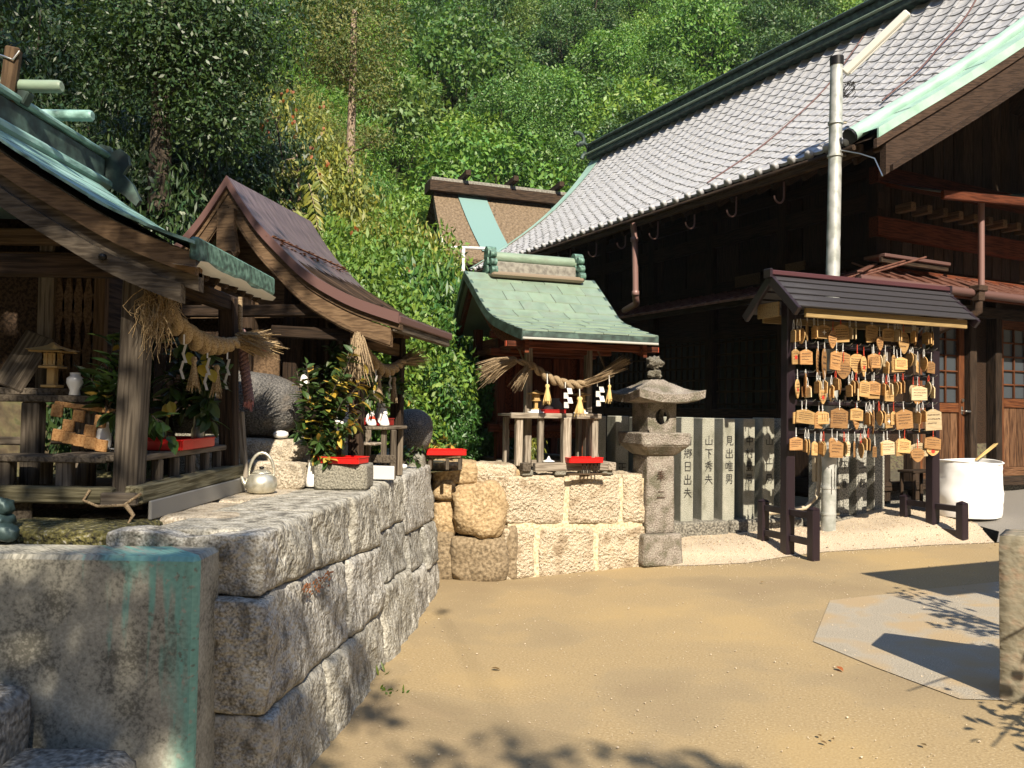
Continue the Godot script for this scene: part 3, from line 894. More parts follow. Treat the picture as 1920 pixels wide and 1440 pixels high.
	put(roof, "rear_bargeboard", hall_barge(-0.20, 0.07, HW, 2.0 * HW - 0.1, -0.05, 0.42), woodx("wood_barge"))
	put(roof, "soffit", hall_strip(-0.1, 9.3, 0.05, HW, -0.16, 12, 0.8), M.wood_hall)
	beam(roof, "fascia", hp(-0.05, 0.07, 4.165), hp(9.35, 0.07, 4.165), 0.05, 0.11, wood("wood_brown"))
	for i in 41:
		var a := 0.05 + i * 0.23
		beam(roof, "rafter", hp(a, 0.08, 4.065), hp(a, 1.62, 4.99), 0.055, 0.075, wood("wood_hall"))
	tubed(roof, "gutter", [hp(-0.05, -0.05, 4.165), hp(9.35, -0.05, 4.165)], [0.03], M.wood_dark, 8)
	for i in 11:
		var a := 0.3 + i * 0.78
		var pth := []
		for k in 9:
			var an := PI * k / 8.0
			pth.append(hp(a, 0.14 - 0.075 * (1 - cos(an)), 3.93 - 0.075 * sin(an)) if k > 0 else hp(a, 0.14, 4.11))
		pth.insert(1, hp(a, 0.14, 3.93))
		tubed(roof, "gutter_hook", pth, [0.011], M.copper_edge, 5)
	for q in [[2.35, 0.1, 3.1, "thin dark cable running down the tiled roof towards the drain pipe"], [0.45, 1.0, 3.1, "thin reddish cable running down the tiled roof near the mint gable edge"]]:
		var cb := []
		for k in 24:
			var bb := lerpf(q[1], q[2], k / 23.0)
			cb.append(hp(q[0] + 0.02 * sin(k * 0.7), bb, hall_y(bb) + 0.085))
		var cable := thing("roof_cable", q[3], "cable", cb[0])
		tubed(cable, "cable", cb, [0.011], M.copper_edge, 5)
	# downpipe from the eave to the pent roof
	var da := 3.85
	var dp := thing("downpipe", "brown drain pipe between the tiled eave and the lower copper roof", "pipe", hp(da, 0.3, 2.9))
	tubed(dp, "upright", [hp(da, 0.02, 4.16), hp(da, 0.05, 4.0), hp(da, 0.06, 3.8), hp(da, 0.08, 3.14)], [0.045], M.pipe_brown, 10)
	tubed(dp, "elbow", [hp(da, 0.08, 3.18), hp(da + 0.02, 0.10, 3.07), hp(da + 0.14, 0.2, 3.02), hp(da + 0.75, 0.42, 3.0)], [0.048], M.pipe_brown, 10)
	for y in [3.92, 3.15]: lathed(dp, "pipe_joint", hp(da, 0.08 if y < 3.5 else 0.05, y), [[0.0, -0.03], [0.055, -0.03], [0.055, 0.03], [0.0, 0.03]], M.pipe_brown, 10)
	# ---- walls of the long side
	var wl := put(hall, "side_wall", _slab(hp(1.0, 1.64, 2.6), hp(8.6, 1.64, 2.6), 0.06, 4.5), M.wood_hall)
	for i in 13:
		var a := 1.25 + i * 0.6
		if a < 8.3: beam(wl, "wall_plank", hp(a, 1.59, 3.35), hp(a, 1.59, 4.6), 0.57, 0.03, wood("wood_hall"), B3)
	for i in 6:
		var a := 1.0 + i * 1.46
		beam(wl, "post", hp(a, 1.58, 0.3), hp(a, 1.58, 4.9), 0.17, 0.17, wood("wood_hall"), B3, 0.012)
	for q in [[0.52, 0.2], [1.45, 0.12], [2.62, 0.14], [3.32, 0.16], [4.05, 0.2], [4.42, 0.14]]:
		beam(wl, "rail", hp(0.9, 1.55, q[0]), hp(8.3, 1.55, q[0]), 0.10, q[1], wood("wood_hall"))
	for i in 5:          # lattice windows between the posts
		var a0 := 1.0 + i * 1.46 + 0.12
		var win := put(wl, "lattice_window", _slab(hp(a0, 1.60, 2.04), hp(a0 + 1.22, 1.60, 2.04), 0.02, 1.06), M.black_metal)
		for k in 9: beam(win, "lattice_bar", hp(a0 + 0.03 + k * 0.145, 1.575, 1.52), hp(a0 + 0.03 + k * 0.145, 1.575, 2.55), 0.03, 0.03, wood("wood_dark"), B3)
		for k in 6: beam(win, "lattice_bar", hp(a0, 1.555, 1.58 + k * 0.185), hp(a0 + 1.22, 1.555, 1.58 + k * 0.185), 0.022, 0.03, wood("wood_dark"))
	for i in 9: beam(wl, "skirt_board", hp(1.4 + i * 0.78, 1.58, 0.62), hp(1.4 + i * 0.78, 1.58, 1.4), 0.74, 0.03, wood("wood_hall"), B3)
	board(wl, "name_board", hp(3.1, 1.50, 3.36), Vector3(0.5, 0.16, 0.03), wood("wood_brown"), facing(B3))
	board(wl, "name_board", hp(2.2, 1.50, 3.42), Vector3(0.34, 0.12, 0.03), wood("wood_brown"), facing(B3))
	# ---- gable wall: dark boards above, doors below
	var gw := put(hall, "gable_wall", _slab(hp(1.04, 1.6, 3.2), hp(1.04, 5.8, 3.2), 0.06, 4.2), M.wood_hall)
	for i in 20: beam(gw, "wall_plank", hp(0.99, 1.72 + i * 0.2, 3.3), hp(0.99, 1.72 + i * 0.2, hall_y(1.72 + i * 0.2) - 0.2), 0.185, 0.03, wood("wood_dark"), A3)
	for q in [[3.15, 0.18], [3.72, 0.24], [4.35, 0.2]]: beam(gw, "tie_beam", hp(0.93, 1.45, q[0]), hp(0.93, 5.8, q[0]), 0.14, q[1], wood("wood_vermilion"))
	for i in 13: beam(gw, "bracket_arm", hp(0.72, 1.9 + i * 0.3, 3.98), hp(0.95, 1.9 + i * 0.3, 3.98), 0.09, 0.10, wood("wood_brown"))
	for i in 12: beam(gw, "gable_rafter", hp(-0.15 - flare(0.35 + i * 0.24) * 0.8, 0.35 + i * 0.24, hall_y(0.35 + i * 0.24) - 0.24), hp(1.0, 0.35 + i * 0.24, hall_y(0.35 + i * 0.24) - 0.24), 0.06, 0.08, wood("wood_brown"))
	var hood := put(gw, "gable_hood", _hood(), M.copper_dark)
	beam(hood, "hood_edge", hp(0.10, 1.55, 3.93), hp(0.10, 4.6, 4.16), 0.05, 0.10, wood("wood_vermilion"))
	tubed(gw, "rain_chain_pipe", [hp(0.30, 2.55, 4.02), hp(0.30, 2.55, 3.02)], [0.035], M.pipe_brown, 8)
	# corner posts and the doorway's frame, floor beam and step
	for b in [1.62, 2.16, 3.27, 3.80, 5.0]: beam(gw, "door_post", hp(0.94, b, 0.42), hp(0.94, b, 3.2), 0.13, 0.15, wood("wood_dark"), A3, 0.01)
	beam(gw, "threshold", hp(0.92, 1.5, 0.60), hp(0.92, 5.8, 0.60), 0.16, 0.10, wood("wood_dark"))
	beam(gw, "plinth", hp(1.0, 1.5, 0.47), hp(1.0, 5.8, 0.47), 0.12, 0.18, M.kerb)
	beam(gw, "lintel", hp(0.92, 1.5, 2.82), hp(0.92, 5.8, 2.82), 0.12, 0.14, wood("wood_dark"))
	_door(hall, hp(0.97, 2.25, 0), hp(0.97, 3.18, 0), 1.66, true)
	_door(hall, hp(0.97, 3.90, 0), hp(0.97, 4.90, 0), 1.74, false)
	# ---- pent roof of red copper round the foot of the walls
	var pent := put(hall, "pent_roof", _pent(), M.copper_red)
	for i in 31:
		var a := 0.3 + i * 0.27
		if a < 8.2: beam(pent, "standing_seam", hp(a, 0.42, 2.925), hp(a, 1.55, 3.26), 0.018, 0.022, M.copper_red)
	for i in 16: beam(pent, "standing_seam", hp(0.33, 1.1 + i * 0.3, 2.965), hp(0.95, 1.1 + i * 0.3, 3.25), 0.018, 0.022, M.copper_red)
	beam(pent, "pent_fascia", hp(0.25, 0.46, 2.855), hp(8.2, 0.46, 2.855), 0.05, 0.08, wood("wood_dark"))
	beam(pent, "pent_fascia", hp(0.33, 0.45, 2.87), hp(0.33, 5.8, 2.905), 0.05, 0.08, wood("wood_vermilion"))
	tubed(pent, "pent_gutter", [hp(0.24, 0.36, 2.90), hp(0.24, 5.8, 2.90)], [0.05], M.copper_edge, 8)
	beam(pent, "corner_cap", hp(0.20, 0.34, 2.97), hp(0.96, 1.52, 3.275), 0.06, 0.025, M.copper_red)
	beam(pent, "upper_cap", hp(0.70, 1.18, 3.29), hp(0.70, 2.35, 3.29), 0.30, 0.04, M.copper_edge)
	beam(pent, "upper_fascia", hp(0.60, 1.16, 3.235), hp(0.60, 2.35, 3.235), 0.04, 0.06, wood("wood_dark"))
	var hop := MB.new()
	var hq := hp(0.20, 2.34, 2.95)
	hop.box(hq, Vector3(0.16, 0.07, 0.14), facing(A3), 0.01)
	hop.box(hq - Vector3(0, 0.09, 0), Vector3(0.11, 0.12, 0.10), facing(A3), 0.01)
	hop.tube([hq - Vector3(0, 0.13, 0), hq - Vector3(0, 0.26, 0), hp(0.32, 2.30, 2.60), hp(0.70, 2.2, 2.45), hp(0.85, 2.16, 2.36)], [0.045, 0.05, 0.045], 8)
	put(pent, "rain_hopper", hop.mesh(), M.wood_barge)

func _slab(a: Vector3, b: Vector3, t: float, h: float) -> ArrayMesh:
	var mb := MB.new()
	mb.box((a + b) * 0.5, Vector3(t, h, (b - a).length()), facing(b - a), 0.0)
	return mb.mesh()
func _pent() -> ArrayMesh:
	var mb := MB.new()
	for q in [[0.0, 1.0], [-0.03, -1.0]]:
		var a := [hp(0.25, 0.38, 2.905 + q[0]), hp(8.3, 0.38, 2.905 + q[0]), hp(8.3, 1.6, 3.245 + q[0]), hp(0.98, 1.6, 3.245 + q[0])]
		var b := [hp(0.25, 0.38, 2.905 + q[0]), hp(0.98, 1.6, 3.245 + q[0]), hp(0.98, 5.9, 3.245 + q[0]), hp(0.25, 5.9, 2.955 + q[0])]
		var c := hp(3, 3, 3.0 - q[1] * 6.0)
		mb.out(a, c)
		mb.out(b, c)
	mb.quad(hp(0.25, 0.38, 2.905), hp(8.3, 0.38, 2.905), hp(8.3, 0.38, 2.875), hp(0.25, 0.38, 2.875))
	mb.quad(hp(0.25, 0.38, 2.905), hp(0.25, 0.38, 2.875), hp(0.25, 5.9, 2.925), hp(0.25, 5.9, 2.955))
	return mb.mesh()
func _hood() -> ArrayMesh:      # the dark curved copper hood inside the gable
	var mb := MB.new()
	var rows := []
	for k in 13:
		var b := 1.5 + 4.2 * k / 12.0
		var y := 3.96 + 0.42 * pow(k / 12.0, 1.7)
		rows.append(PackedVector3Array([hp(0.08, b, y), hp(0.5, b, y + 0.14), hp(1.0, b, y + 0.36)]))
	mb.grid(rows)
	return mb.mesh()
func _door(hall: Node, p: Vector3, q: Vector3, glass_y: float, handle: bool) -> void:
	var d := (q - p)
	var w := d.length()
	var u := d.normalized()
	var n := Vector3(-HA.x, 0, HA.y)          # out of the wall
	var K := func(x: float, y: float, off: float) -> Vector3: return p + u * x + Vector3.UP * y + n * off
	var door := put(hall, "door", _slab(K.call(0.0, 1.72, -0.03), K.call(w, 1.72, -0.03), 0.02, 2.1), M.wood_door)
	for x in [0.055, w - 0.055]: beam(door, "stile", K.call(x, 0.66, 0.012), K.call(x, 2.76, 0.012), 0.105, 0.045, wood("wood_frame"), n)
	for y in [0.72, glass_y - 0.10, 2.70]: beam(door, "door_rail", K.call(0.11, y, 0.01), K.call(w - 0.11, y, 0.01), 0.04, 0.12, wood("wood_frame" if y > 1.0 else "wood_door"))
	var nb := 5
	for k in nb:
		var bw := (w - 0.22) / nb
		beam(door, "panel_board", K.call(0.11 + bw * (k + 0.5), 0.78, 0.0), K.call(0.11 + bw * (k + 0.5), glass_y - 0.16, 0.0), bw - 0.006, 0.02, wood("wood_door"), n)
	var gw := (w - 0.22)
	var gh := 2.64 - glass_y + 0.04
	for i in 3:
		for j in 5:
			var c: Vector3 = K.call(0.11 + gw * (i + 0.5) / 3.0, glass_y - 0.04 + gh * (j + 0.5) / 5.0, -0.012)
			board(door, "pane", c, Vector3(gw / 3.0 - 0.02, gh / 5.0 - 0.02, 0.004), M.glass, facing(n), 0.0)
	for i in [1, 2]: beam(door, "glazing_bar", K.call(0.11 + gw * i / 3.0, glass_y - 0.04, 0.004), K.call(0.11 + gw * i / 3.0, 2.64, 0.004), 0.025, 0.03, wood("wood_frame"), n)
	for j in range(1, 5): beam(door, "glazing_bar", K.call(0.11, glass_y - 0.04 + gh * j / 5.0, 0.002), K.call(w - 0.11, glass_y - 0.04 + gh * j / 5.0, 0.002), 0.03, 0.022, wood("wood_frame"))
	if handle:
		var hd := MB.new()
		hd.tube([K.call(w - 0.06, 1.52, 0.03), K.call(w - 0.06, 1.52, 0.085), K.call(w - 0.05, 1.52, 0.095), K.call(w + 0.06, 1.515, 0.09)], [0.012], 8)
		hd.box(K.call(w - 0.06, 1.53, 0.037), Vector3(0.035, 0.10, 0.012), facing(n), 0.004)
		hd.tube([K.call(w - 0.06, 1.66, 0.03), K.call(w - 0.06, 1.66, 0.055)], [0.024], 10)
		put(door, "handle", hd.mesh(), M.steel)

# ------------------------------------------------------------------ the bark-thatched building beyond
func make_thatched_house() -> void:
	var l := at(812, 358, 20.2)
	var r := at(1045, 384, 21.4)
	var u := Vector3(r.x - l.x, 0, r.z - l.z).normalized()
	var f := Vector3(-u.z, 0, u.x)
	if f.z < 0: f = -f
	r = l + u * (r - l).length() + u * 2.5
	r.y = l.y
	var h := thing("thatched_shrine", "distant shrine roof of brown bark thatch with blue copper patches beyond the bushes", "building", l + f * -1.0 - Vector3.UP * 6.0)
	var prof := func(s: float) -> Vector3: return f * (s * 2.1) - Vector3.UP * (2.0 * s - 0.42 * s * (1.0 - s) * -1.0)
	var roof := MB.new()
	var rows := []
	for k in 13:
		var row := PackedVector3Array()
		for i in 13:
			row.append(l.lerp(r, i / 12.0) - u * (0.25 * k / 12.0) * (1.0 - i / 12.0) + prof.call(k / 12.0))
		rows.append(row)
	roof.grid(rows)
	var low: Array = []
	for i in 13: low.append(rows[12][i])
	var lip := PackedVector3Array()
	var back := PackedVector3Array()
	for p in low:
		lip.append(p - Vector3.UP * 0.28 - f * 0.08)
		back.append(p - Vector3.UP * 0.30 - f * 1.4)
	roof.grid([PackedVector3Array(low), lip, back])
	var ends := PackedVector3Array()
	for k in 13: ends.append(rows[k][0])
	for k in 12: roof.quad(rows[k][0], rows[k + 1][0], rows[k + 1][0] - Vector3.UP * 0.3, rows[k][0] - Vector3.UP * 0.3)
	rows.reverse()
	var rear := []
	for k in 13:
		var row := PackedVector3Array()
		for i in 13: row.append(l.lerp(r, i / 12.0) - f * (2.1 * k / 12.0) - Vector3.UP * (2.0 * k / 12.0))
		rear.append(row)
	roof.grid(rear, false, true)
	var ro := put(h, "roof", roof.mesh(), M.bark_thatch)
	for q in [[0.6, 1.35, 0.0, 0.86], [3.1, 3.9, 0.0, 0.22]]:
		var pm := MB.new()
		var pr := []
		for k in 9:
			var s := lerpf(q[2], q[3], k / 8.0)
			pr.append(PackedVector3Array([l + u * (q[0] + 0.10 * s) + prof.call(s) + Vector3.UP * 0.03 + f * 0.02, l + u * (q[1] + 0.10 * s) + prof.call(s) + Vector3.UP * 0.03 + f * 0.02]))
		pm.grid(pr)
		put(ro, "copper_patch", pm.mesh(), M.patch_blue)
	beam(h, "ridge", l - u * 0.15 + Vector3.UP * 0.08, r + Vector3.UP * 0.08, 0.55, 0.26, M.wood_dark)
	beam(h, "ridge_cap", l - u * 0.1 + Vector3.UP * 0.25, r + Vector3.UP * 0.25, 0.42, 0.10, M.lead_grey)
	for k in 3: beam(h, "ridge_log", l + u * (0.75 + 1.25 * k) + Vector3.UP * 0.36 - f * 0.45, l + u * (0.75 + 1.25 * k) + Vector3.UP * 0.42 + f * 0.5, 0.13, 0.13, M.wood_dark)
	var b0 := l + u * 0.5
	put(h, "wall", _slab(Vector3(b0.x, 2.5, b0.z), Vector3(r.x, 2.5, r.z), 2.0, 5.2), M.wood_hall)
	# white railing in front of it
	var fe := thing("white_railing", "white metal railing among the leaves below the thatched roof", "railing", at(870, 500, 16.0))
	var a := at(829, 463, 15.6)
	var b := at(915, 466, 16.4)
	tubed(fe, "top_rail", [a, b], [0.03], M.white_paint, 6)
	for k in 3:
		var p: Vector3 = a.lerp(b, [0.0, 0.45, 1.0][k])
		tubed(fe, "rail_post", [p + Vector3.UP * (0.2 if k == 0 else 0.0), Vector3(p.x, -0.1, p.z)], [0.04], M.white_paint, 6)

# ------------------------------------------------------------------ shared small builders
func leaf(mb: MB, p: Vector3, dir: Vector3, up: Vector3, l: float, w: float, c: Color, round := false) -> void:
	mb.col = c
	var x := dir.cross(up).normalized()
	var n := x.cross(dir).normalized()
	if not round:
		var tip := p + dir * l
		var mid := p + dir * l * 0.45
		mb.tri(p, mid + x * w * 0.5 + n * w * 0.12, tip)
		mb.tri(p, tip, mid - x * w * 0.5 + n * w * 0.12)
		return
	var prev := [p, p, p]
	for k in range(1, 6):
		var f := k / 5.0
		var c0 := p + dir * l * f - n * l * 0.22 * f * f
		var hw: float = w * 0.5 * [0.0, 0.72, 1.0, 0.92, 0.6, 0.0][k]
		var a := c0 + x * hw + n * hw * 0.25
		var b := c0 - x * hw + n * hw * 0.25
		mb.quad(prev[0], prev[1], a, c0)
		mb.quad(prev[0], c0, b, prev[2])
		prev = [c0, a, b]
func leaf_col(base: Color, vary := 0.25) -> Color:
	var k := 1.0 + rng.randf_range(-vary, vary)
	return Color(base.r * k * rng.randf_range(0.85, 1.25), base.g * k, base.b * k * rng.randf_range(0.7, 1.2))
func rdir() -> Vector3:
	var v := Vector3(rng.randfn(), rng.randfn(), rng.randfn())
	return v.normalized() if v.length() > 0.01 else Vector3.UP
# a leafy branch: stem part and leaf part
func sprig(stem: MB, leaves: MB, p: Vector3, tip: Vector3, n: int, l: float, base: Color, sag := 0.1, yellow := 0.0) -> void:
	var path := []
	for k in 7:
		var f := k / 6.0
		path.append(p.lerp(tip, f) + Vector3.UP * sag * sin(f * PI) + rdir() * 0.006)
	stem.tube(path, [0.005, 0.0045, 0.004, 0.0035, 0.003, 0.0025, 0.002], 5)
	for k in n:
		var f := 0.22 + 0.78 * (k + rng.randf()) / n
		var i := mini(5, int(f * 6.0))
		var o: Vector3 = path[i].lerp(path[i + 1], f * 6.0 - i)
		var t: Vector3 = (path[i + 1] - path[i]).normalized()
		var side := t.cross(rdir()).normalized()
		var d := (t * 0.55 + side * 0.9 + Vector3.DOWN * 0.15).normalized()
		var c := leaf_col(base)
		if rng.randf() < yellow: c = leaf_col(Color(0.40, 0.30, 0.055), 0.3)
		leaf(leaves, o, d, (Vector3.UP + rdir() * 0.6).normalized(), l * rng.randf_range(0.7, 1.15), l * rng.randf_range(0.36, 0.5), c, true)
func straws(mb: MB, o: Vector3, dir: Vector3, spread: float, length: float, n: int, droop := 0.0, root := 0.02, width := 0.004) -> void:
	for k in n:
		var d := (dir + rdir() * spread).normalized()
		var p := o + rdir() * root
		var l := length * rng.randf_range(0.6, 1.05)
		var mid := p + d * l * 0.5 + Vector3.DOWN * droop * l * 0.25
		var tip := p + d * l + Vector3.DOWN * droop * l
		var x := d.cross(rdir()).normalized() * width * 0.5
		mb.quad(p - x, p + x, mid + x, mid - x)
		mb.quad(mid - x, mid + x, tip + x * 0.4, tip - x * 0.4)
# a twisted rope along points, thickest in the middle
func twisted(pts: Array, r_at: Callable, strands: int, turns: float, n := 40) -> ArrayMesh:
	var cv := Curve3D.new()
	for p in pts: cv.add_point(p)
	for k in pts.size():
		var t: Vector3 = (pts[mini(k + 1, pts.size() - 1)] - pts[maxi(k - 1, 0)]) / 6.0
		cv.set_point_in(k, -t); cv.set_point_out(k, t)
	var mb := MB.new()
	for s in strands:
		var path := []
		var rad := []
		for k in n + 1:
			var f := float(k) / n
			var o := cv.sample_baked(f * cv.get_baked_length(), true)
			var o2 := cv.sample_baked(minf(1.0, f + 0.02) * cv.get_baked_length(), true)
			var o1 := cv.sample_baked(maxf(0.0, f - 0.02) * cv.get_baked_length(), true)
			var t := (o2 - o1).normalized()
			var x := t.cross(Vector3(0.1, 0.2, 1.0)).normalized()
			var y := t.cross(x)
			var a := TAU * (f * turns + float(s) / strands)
			var r: float = r_at.call(f)
			path.append(o + (x * cos(a) + y * sin(a)) * r * 0.56)
			rad.append(r * 0.56)
		mb.tube(path, rad, 7)
	return mb.mesh()
func tassel(parent: Node, o: Vector3, l: float, r: float, mat_: Material) -> void:
	var mb := MB.new()
	mb.lathe([[0.0, 0.0], [r * 0.3, -0.004], [r * 0.42, -l * 0.12], [r * 0.26, -l * 0.2], [r * 0.45, -l * 0.5], [r * 0.6, -l * 0.85], [0.0, -l * 0.8]], 10, o)
	straws(mb, o + Vector3.DOWN * l * 0.2, Vector3.DOWN, 0.95 * r / l, l * 0.85, 80, 0.0, r * 0.16, 0.006)
	put(parent, "tassel", mb.mesh(), mat_)
func paper_streamer(parent: Node, o: Vector3, s: float, yaw: float) -> void:
	var mb := MB.new()
	var x := Vector3(cos(yaw), 0, sin(yaw))
	var z := Vector3(-sin(yaw), 0, cos(yaw))
	var p := o
	for k in 4:
		var sx := 1.0 if k % 2 == 0 else -1.0
		var a := p + x * sx * s * 0.15
		mb.quad(a, a + x * s * 0.42, a + x * s * 0.5 + Vector3.DOWN * s * 0.5 + z * 0.012 * sx, a + x * s * 0.06 + Vector3.DOWN * s * 0.5 + z * 0.012 * sx)
		p += Vector3.DOWN * s * 0.40 + z * 0.004
	mb.tube([o + Vector3.UP * s * 0.5, o], [0.004], 5)
	put(parent, "paper_streamer", mb.mesh(), M.paper)
func tray(label: String, c: Vector3, s: Vector3, b: Basis, mat_: Material) -> void:
	var t := thing("offering_tray", label, "tray", c, "", b)
	var mb := MB.new()
	mb.box(Vector3(0, 0.006, 0), Vector3(s.x - 0.012, 0.010, s.z - 0.012))
	put(t, "base", mb.mesh(), mat_, Transform3D(), false)
	for q in [[Vector3(0, s.y * 0.5, s.z * 0.5), Vector3(s.x, s.y, 0.010)], [Vector3(0, s.y * 0.5, -s.z * 0.5), Vector3(s.x, s.y, 0.010)], [Vector3(s.x * 0.5, s.y * 0.5, 0), Vector3(0.010, s.y, s.z - 0.012)], [Vector3(-s.x * 0.5, s.y * 0.5, 0), Vector3(0.010, s.y, s.z - 0.012)]]:
		var w := MB.new()
		w.box(q[0], q[1], Basis(), 0.003)
		w.box(q[0] + Vector3.UP * s.y * 0.47, Vector3(q[1].x + 0.008, 0.006, q[1].z + 0.008), Basis(), 0.002)
		put(t, "side", w.mesh(), mat_, Transform3D(), false)
func yawed(px_at: float) -> Basis: return Basis(Vector3.UP, deg_to_rad(px_at))

# ------------------------------------------------------------------ stone retaining wall at the left
func wall_x(d: float, y: float) -> float:       # its face: leans back towards the top
	var top := -0.86 + 0.056 * (d - 2.95)
	var foot := lerpf(-0.80, -0.53, clampf((d - 2.95) / 3.6, 0, 1))
	return lerpf(foot, top, clampf(y / 1.0, -0.1, 1.0))
func face_stone(parent: Node, d0: float, d1: float, y: Array, depth: float, m: Material, shift: float, amp := 0.05) -> void:
	# y: bottom near, bottom far, top near, top far
	var g := 0.002
	var c := []
	for k in 8:
		var d := (d1 - g * 1.6) if not (k & 4) else (d0 + g * 1.6)          # z grows towards the camera
		var far := not (k & 4)
		var yy: float = (y[3] if far else y[2]) - g if k & 2 else (y[1] if far else y[0]) + g
		var x := wall_x(d, yy)
		c.append(Vector3(x if k & 1 else x - depth, yy, -d))
	var push := rng.randf_range(-0.016, 0.014)
	for k in 8: c[k].x += push
	put(parent, "stone_block", rock(c, 18, 60.0, amp, 0.0, 0.42, 1.15, Vector3.RIGHT, 0.011), m)

func make_left_wall() -> void:
	var w := thing("stone_retaining_wall", "tall rough granite retaining wall carrying the two left shrines", "wall", W(-0.8, 0, 4.8))
	var sh := 1.7
	# courses: [near depth, far depth, bottoms and tops at the two ends]
	for q in [
		[3.02, 3.60, [0.775, 0.74, 1.0, 1.0]], [3.60, 4.16, [0.74, 0.70, 1.0, 1.0]], [4.16, 4.72, [0.70, 0.665, 1.0, 0.99]], [4.72, 5.55, [0.73, 0.70, 1.0, 1.0]], [5.55, 6.72, [0.60, 0.55, 1.0, 1.0]],
		[3.04, 4.02, [0.36, 0.335, 0.775, 0.712]], [4.02, 4.72, [0.335, 0.30, 0.712, 0.665]], [4.72, 5.55, [0.43, 0.39, 0.73, 0.70]], [5.55, 6.12, [0.33, 0.32, 0.60, 0.575]], [6.12, 6.70, [0.25, 0.24, 0.575, 0.55]],
		[3.05, 3.62, [-0.1, -0.1, 0.36, 0.345]], [3.62, 4.30, [-0.1, -0.1, 0.345, 0.325]], [4.30, 4.72, [-0.1, -0.1, 0.325, 0.30]], [4.72, 5.55, [-0.1, -0.1, 0.43, 0.39]], [5.55, 6.12, [-0.1, -0.1, 0.33, 0.32]], [6.12, 6.68, [-0.1, -0.1, 0.25, 0.24]],
	]:
		sh += 3.3
		face_stone(w, q[0], q[1], q[2], 0.42, M[["granite", "granite_b", "granite_c"][int(sh) % 3]], sh, 0.034)
	# corner stones that turn towards the yard
	for q in [[0.772, 1.0, -1.42, -0.862, 2.93], [0.364, 0.770, -1.38, -0.835, 2.91], [-0.12, 0.362, -1.40, -0.815, 2.94]]:
		sh += 2.9
		var c := []
		for k in 8:
			var yy: float = q[1] if k & 2 else q[0]
			c.append(Vector3(q[3] if k & 1 else q[2], yy, -(q[4] if k & 4 else q[4] + 0.16) + (0.02 if k & 2 else 0.0)))
		put(w, "corner_stone", rock(c, 18, 30.0, 0.034, sh, 0.4), M.granite)
	# mossy edging stones under the left shrine
	for k in 3:
		var x0 := -3.1 + 0.58 * k
		put(w, "edging_stone", rock(box8(W(x0, 0.86, 3.32) , W(x0 + 0.56, 1.0 + 0.02 * (k % 2), 2.95), 0.015), 10, 9.0, 0.03, 60.0 + k * 3.0, 0.4), M.moss)
	# flat cap of big slabs behind the face
	for q in [[-1.75, -1.12, 3.30, 3.95], [-1.75, -1.16, 3.97, 4.7], [-1.7, -1.1, 4.72, 5.5], [-1.6, -1.05, 5.52, 6.68]]:
		sh += 1.1
		put(w, "cap_slab", rock(box8(W(q[0], 0.84, q[3]), W(q[1] + 0.05, 0.995, q[2]), 0.01), 8, 14.0, 0.012, sh, 0.5), M.slab_pale)
	# orange lichen in the joint
	var li := MB.new()
	for k in 60:
		var f := rng.randf()
		var d := lerpf(3.30, 3.72, f)
		var y := 0.745 - 0.055 * (d - 3.0) + rng.randfn(0, 0.008) - (0.03 if rng.randf() < 0.2 else 0.0)
		var e := rng.randf_range(0.004, 0.010)
		li.box(Vector3(wall_x(d, y) + 0.008, y, -d), Vector3(0.006, e, e * 2.2), Basis(), 0.002)
	var lo := put(w, "orange_lichen", li.mesh(), M.rust)
	lo.set_meta("kind", "stuff")
	# ---- concrete block wall in front of it, stained teal at its corner
	var cb := thing("concrete_wall", "low concrete wall with a teal stained corner beside the steps", "wall", W(-1.9, -0.3, 2.8))
	var mb := MB.new()
	mb.box(W(-2.42, 0.315, 2.83), Vector3(2.80, 1.27, 0.22), Basis(), 0.014)
	for k in mb.v.size(): mb.uu[k] = Vector2((mb.v[k].x + 2.3 + maxf(0.0, -2.735 - mb.v[k].z)) / 1.3, (1.0 - (mb.v[k].y + 0.32) / 1.30) if mb.nn[k].y < 0.5 else 0.02 + (-2.72 - mb.v[k].z) * 0.35)
	put(cb, "wall_body", mb.mesh(), M.stained_concrete)
	# ---- stone steps
	var s1 := thing("stone_step", "upper rough stone step against the concrete wall", "step", W(-2.2, 0.1, 2.6))
	put(s1, "tread", rock(box8(W(-2.9, 0.10, 2.71), W(-1.52, 0.55, 2.45), 0.01), 12, 14.0, 0.02, 91.0, 0.5), M.step_stone)
	var s2 := thing("stone_step", "lower rough stone step against the concrete wall", "step", W(-2.1, -0.1, 2.5))
	put(s2, "tread", rock(box8(W(-2.9, -0.12, 2.71), W(-1.165, 0.36, 2.05), 0.01), 14, 16.0, 0.02, 97.0, 0.5), M.step_stone)

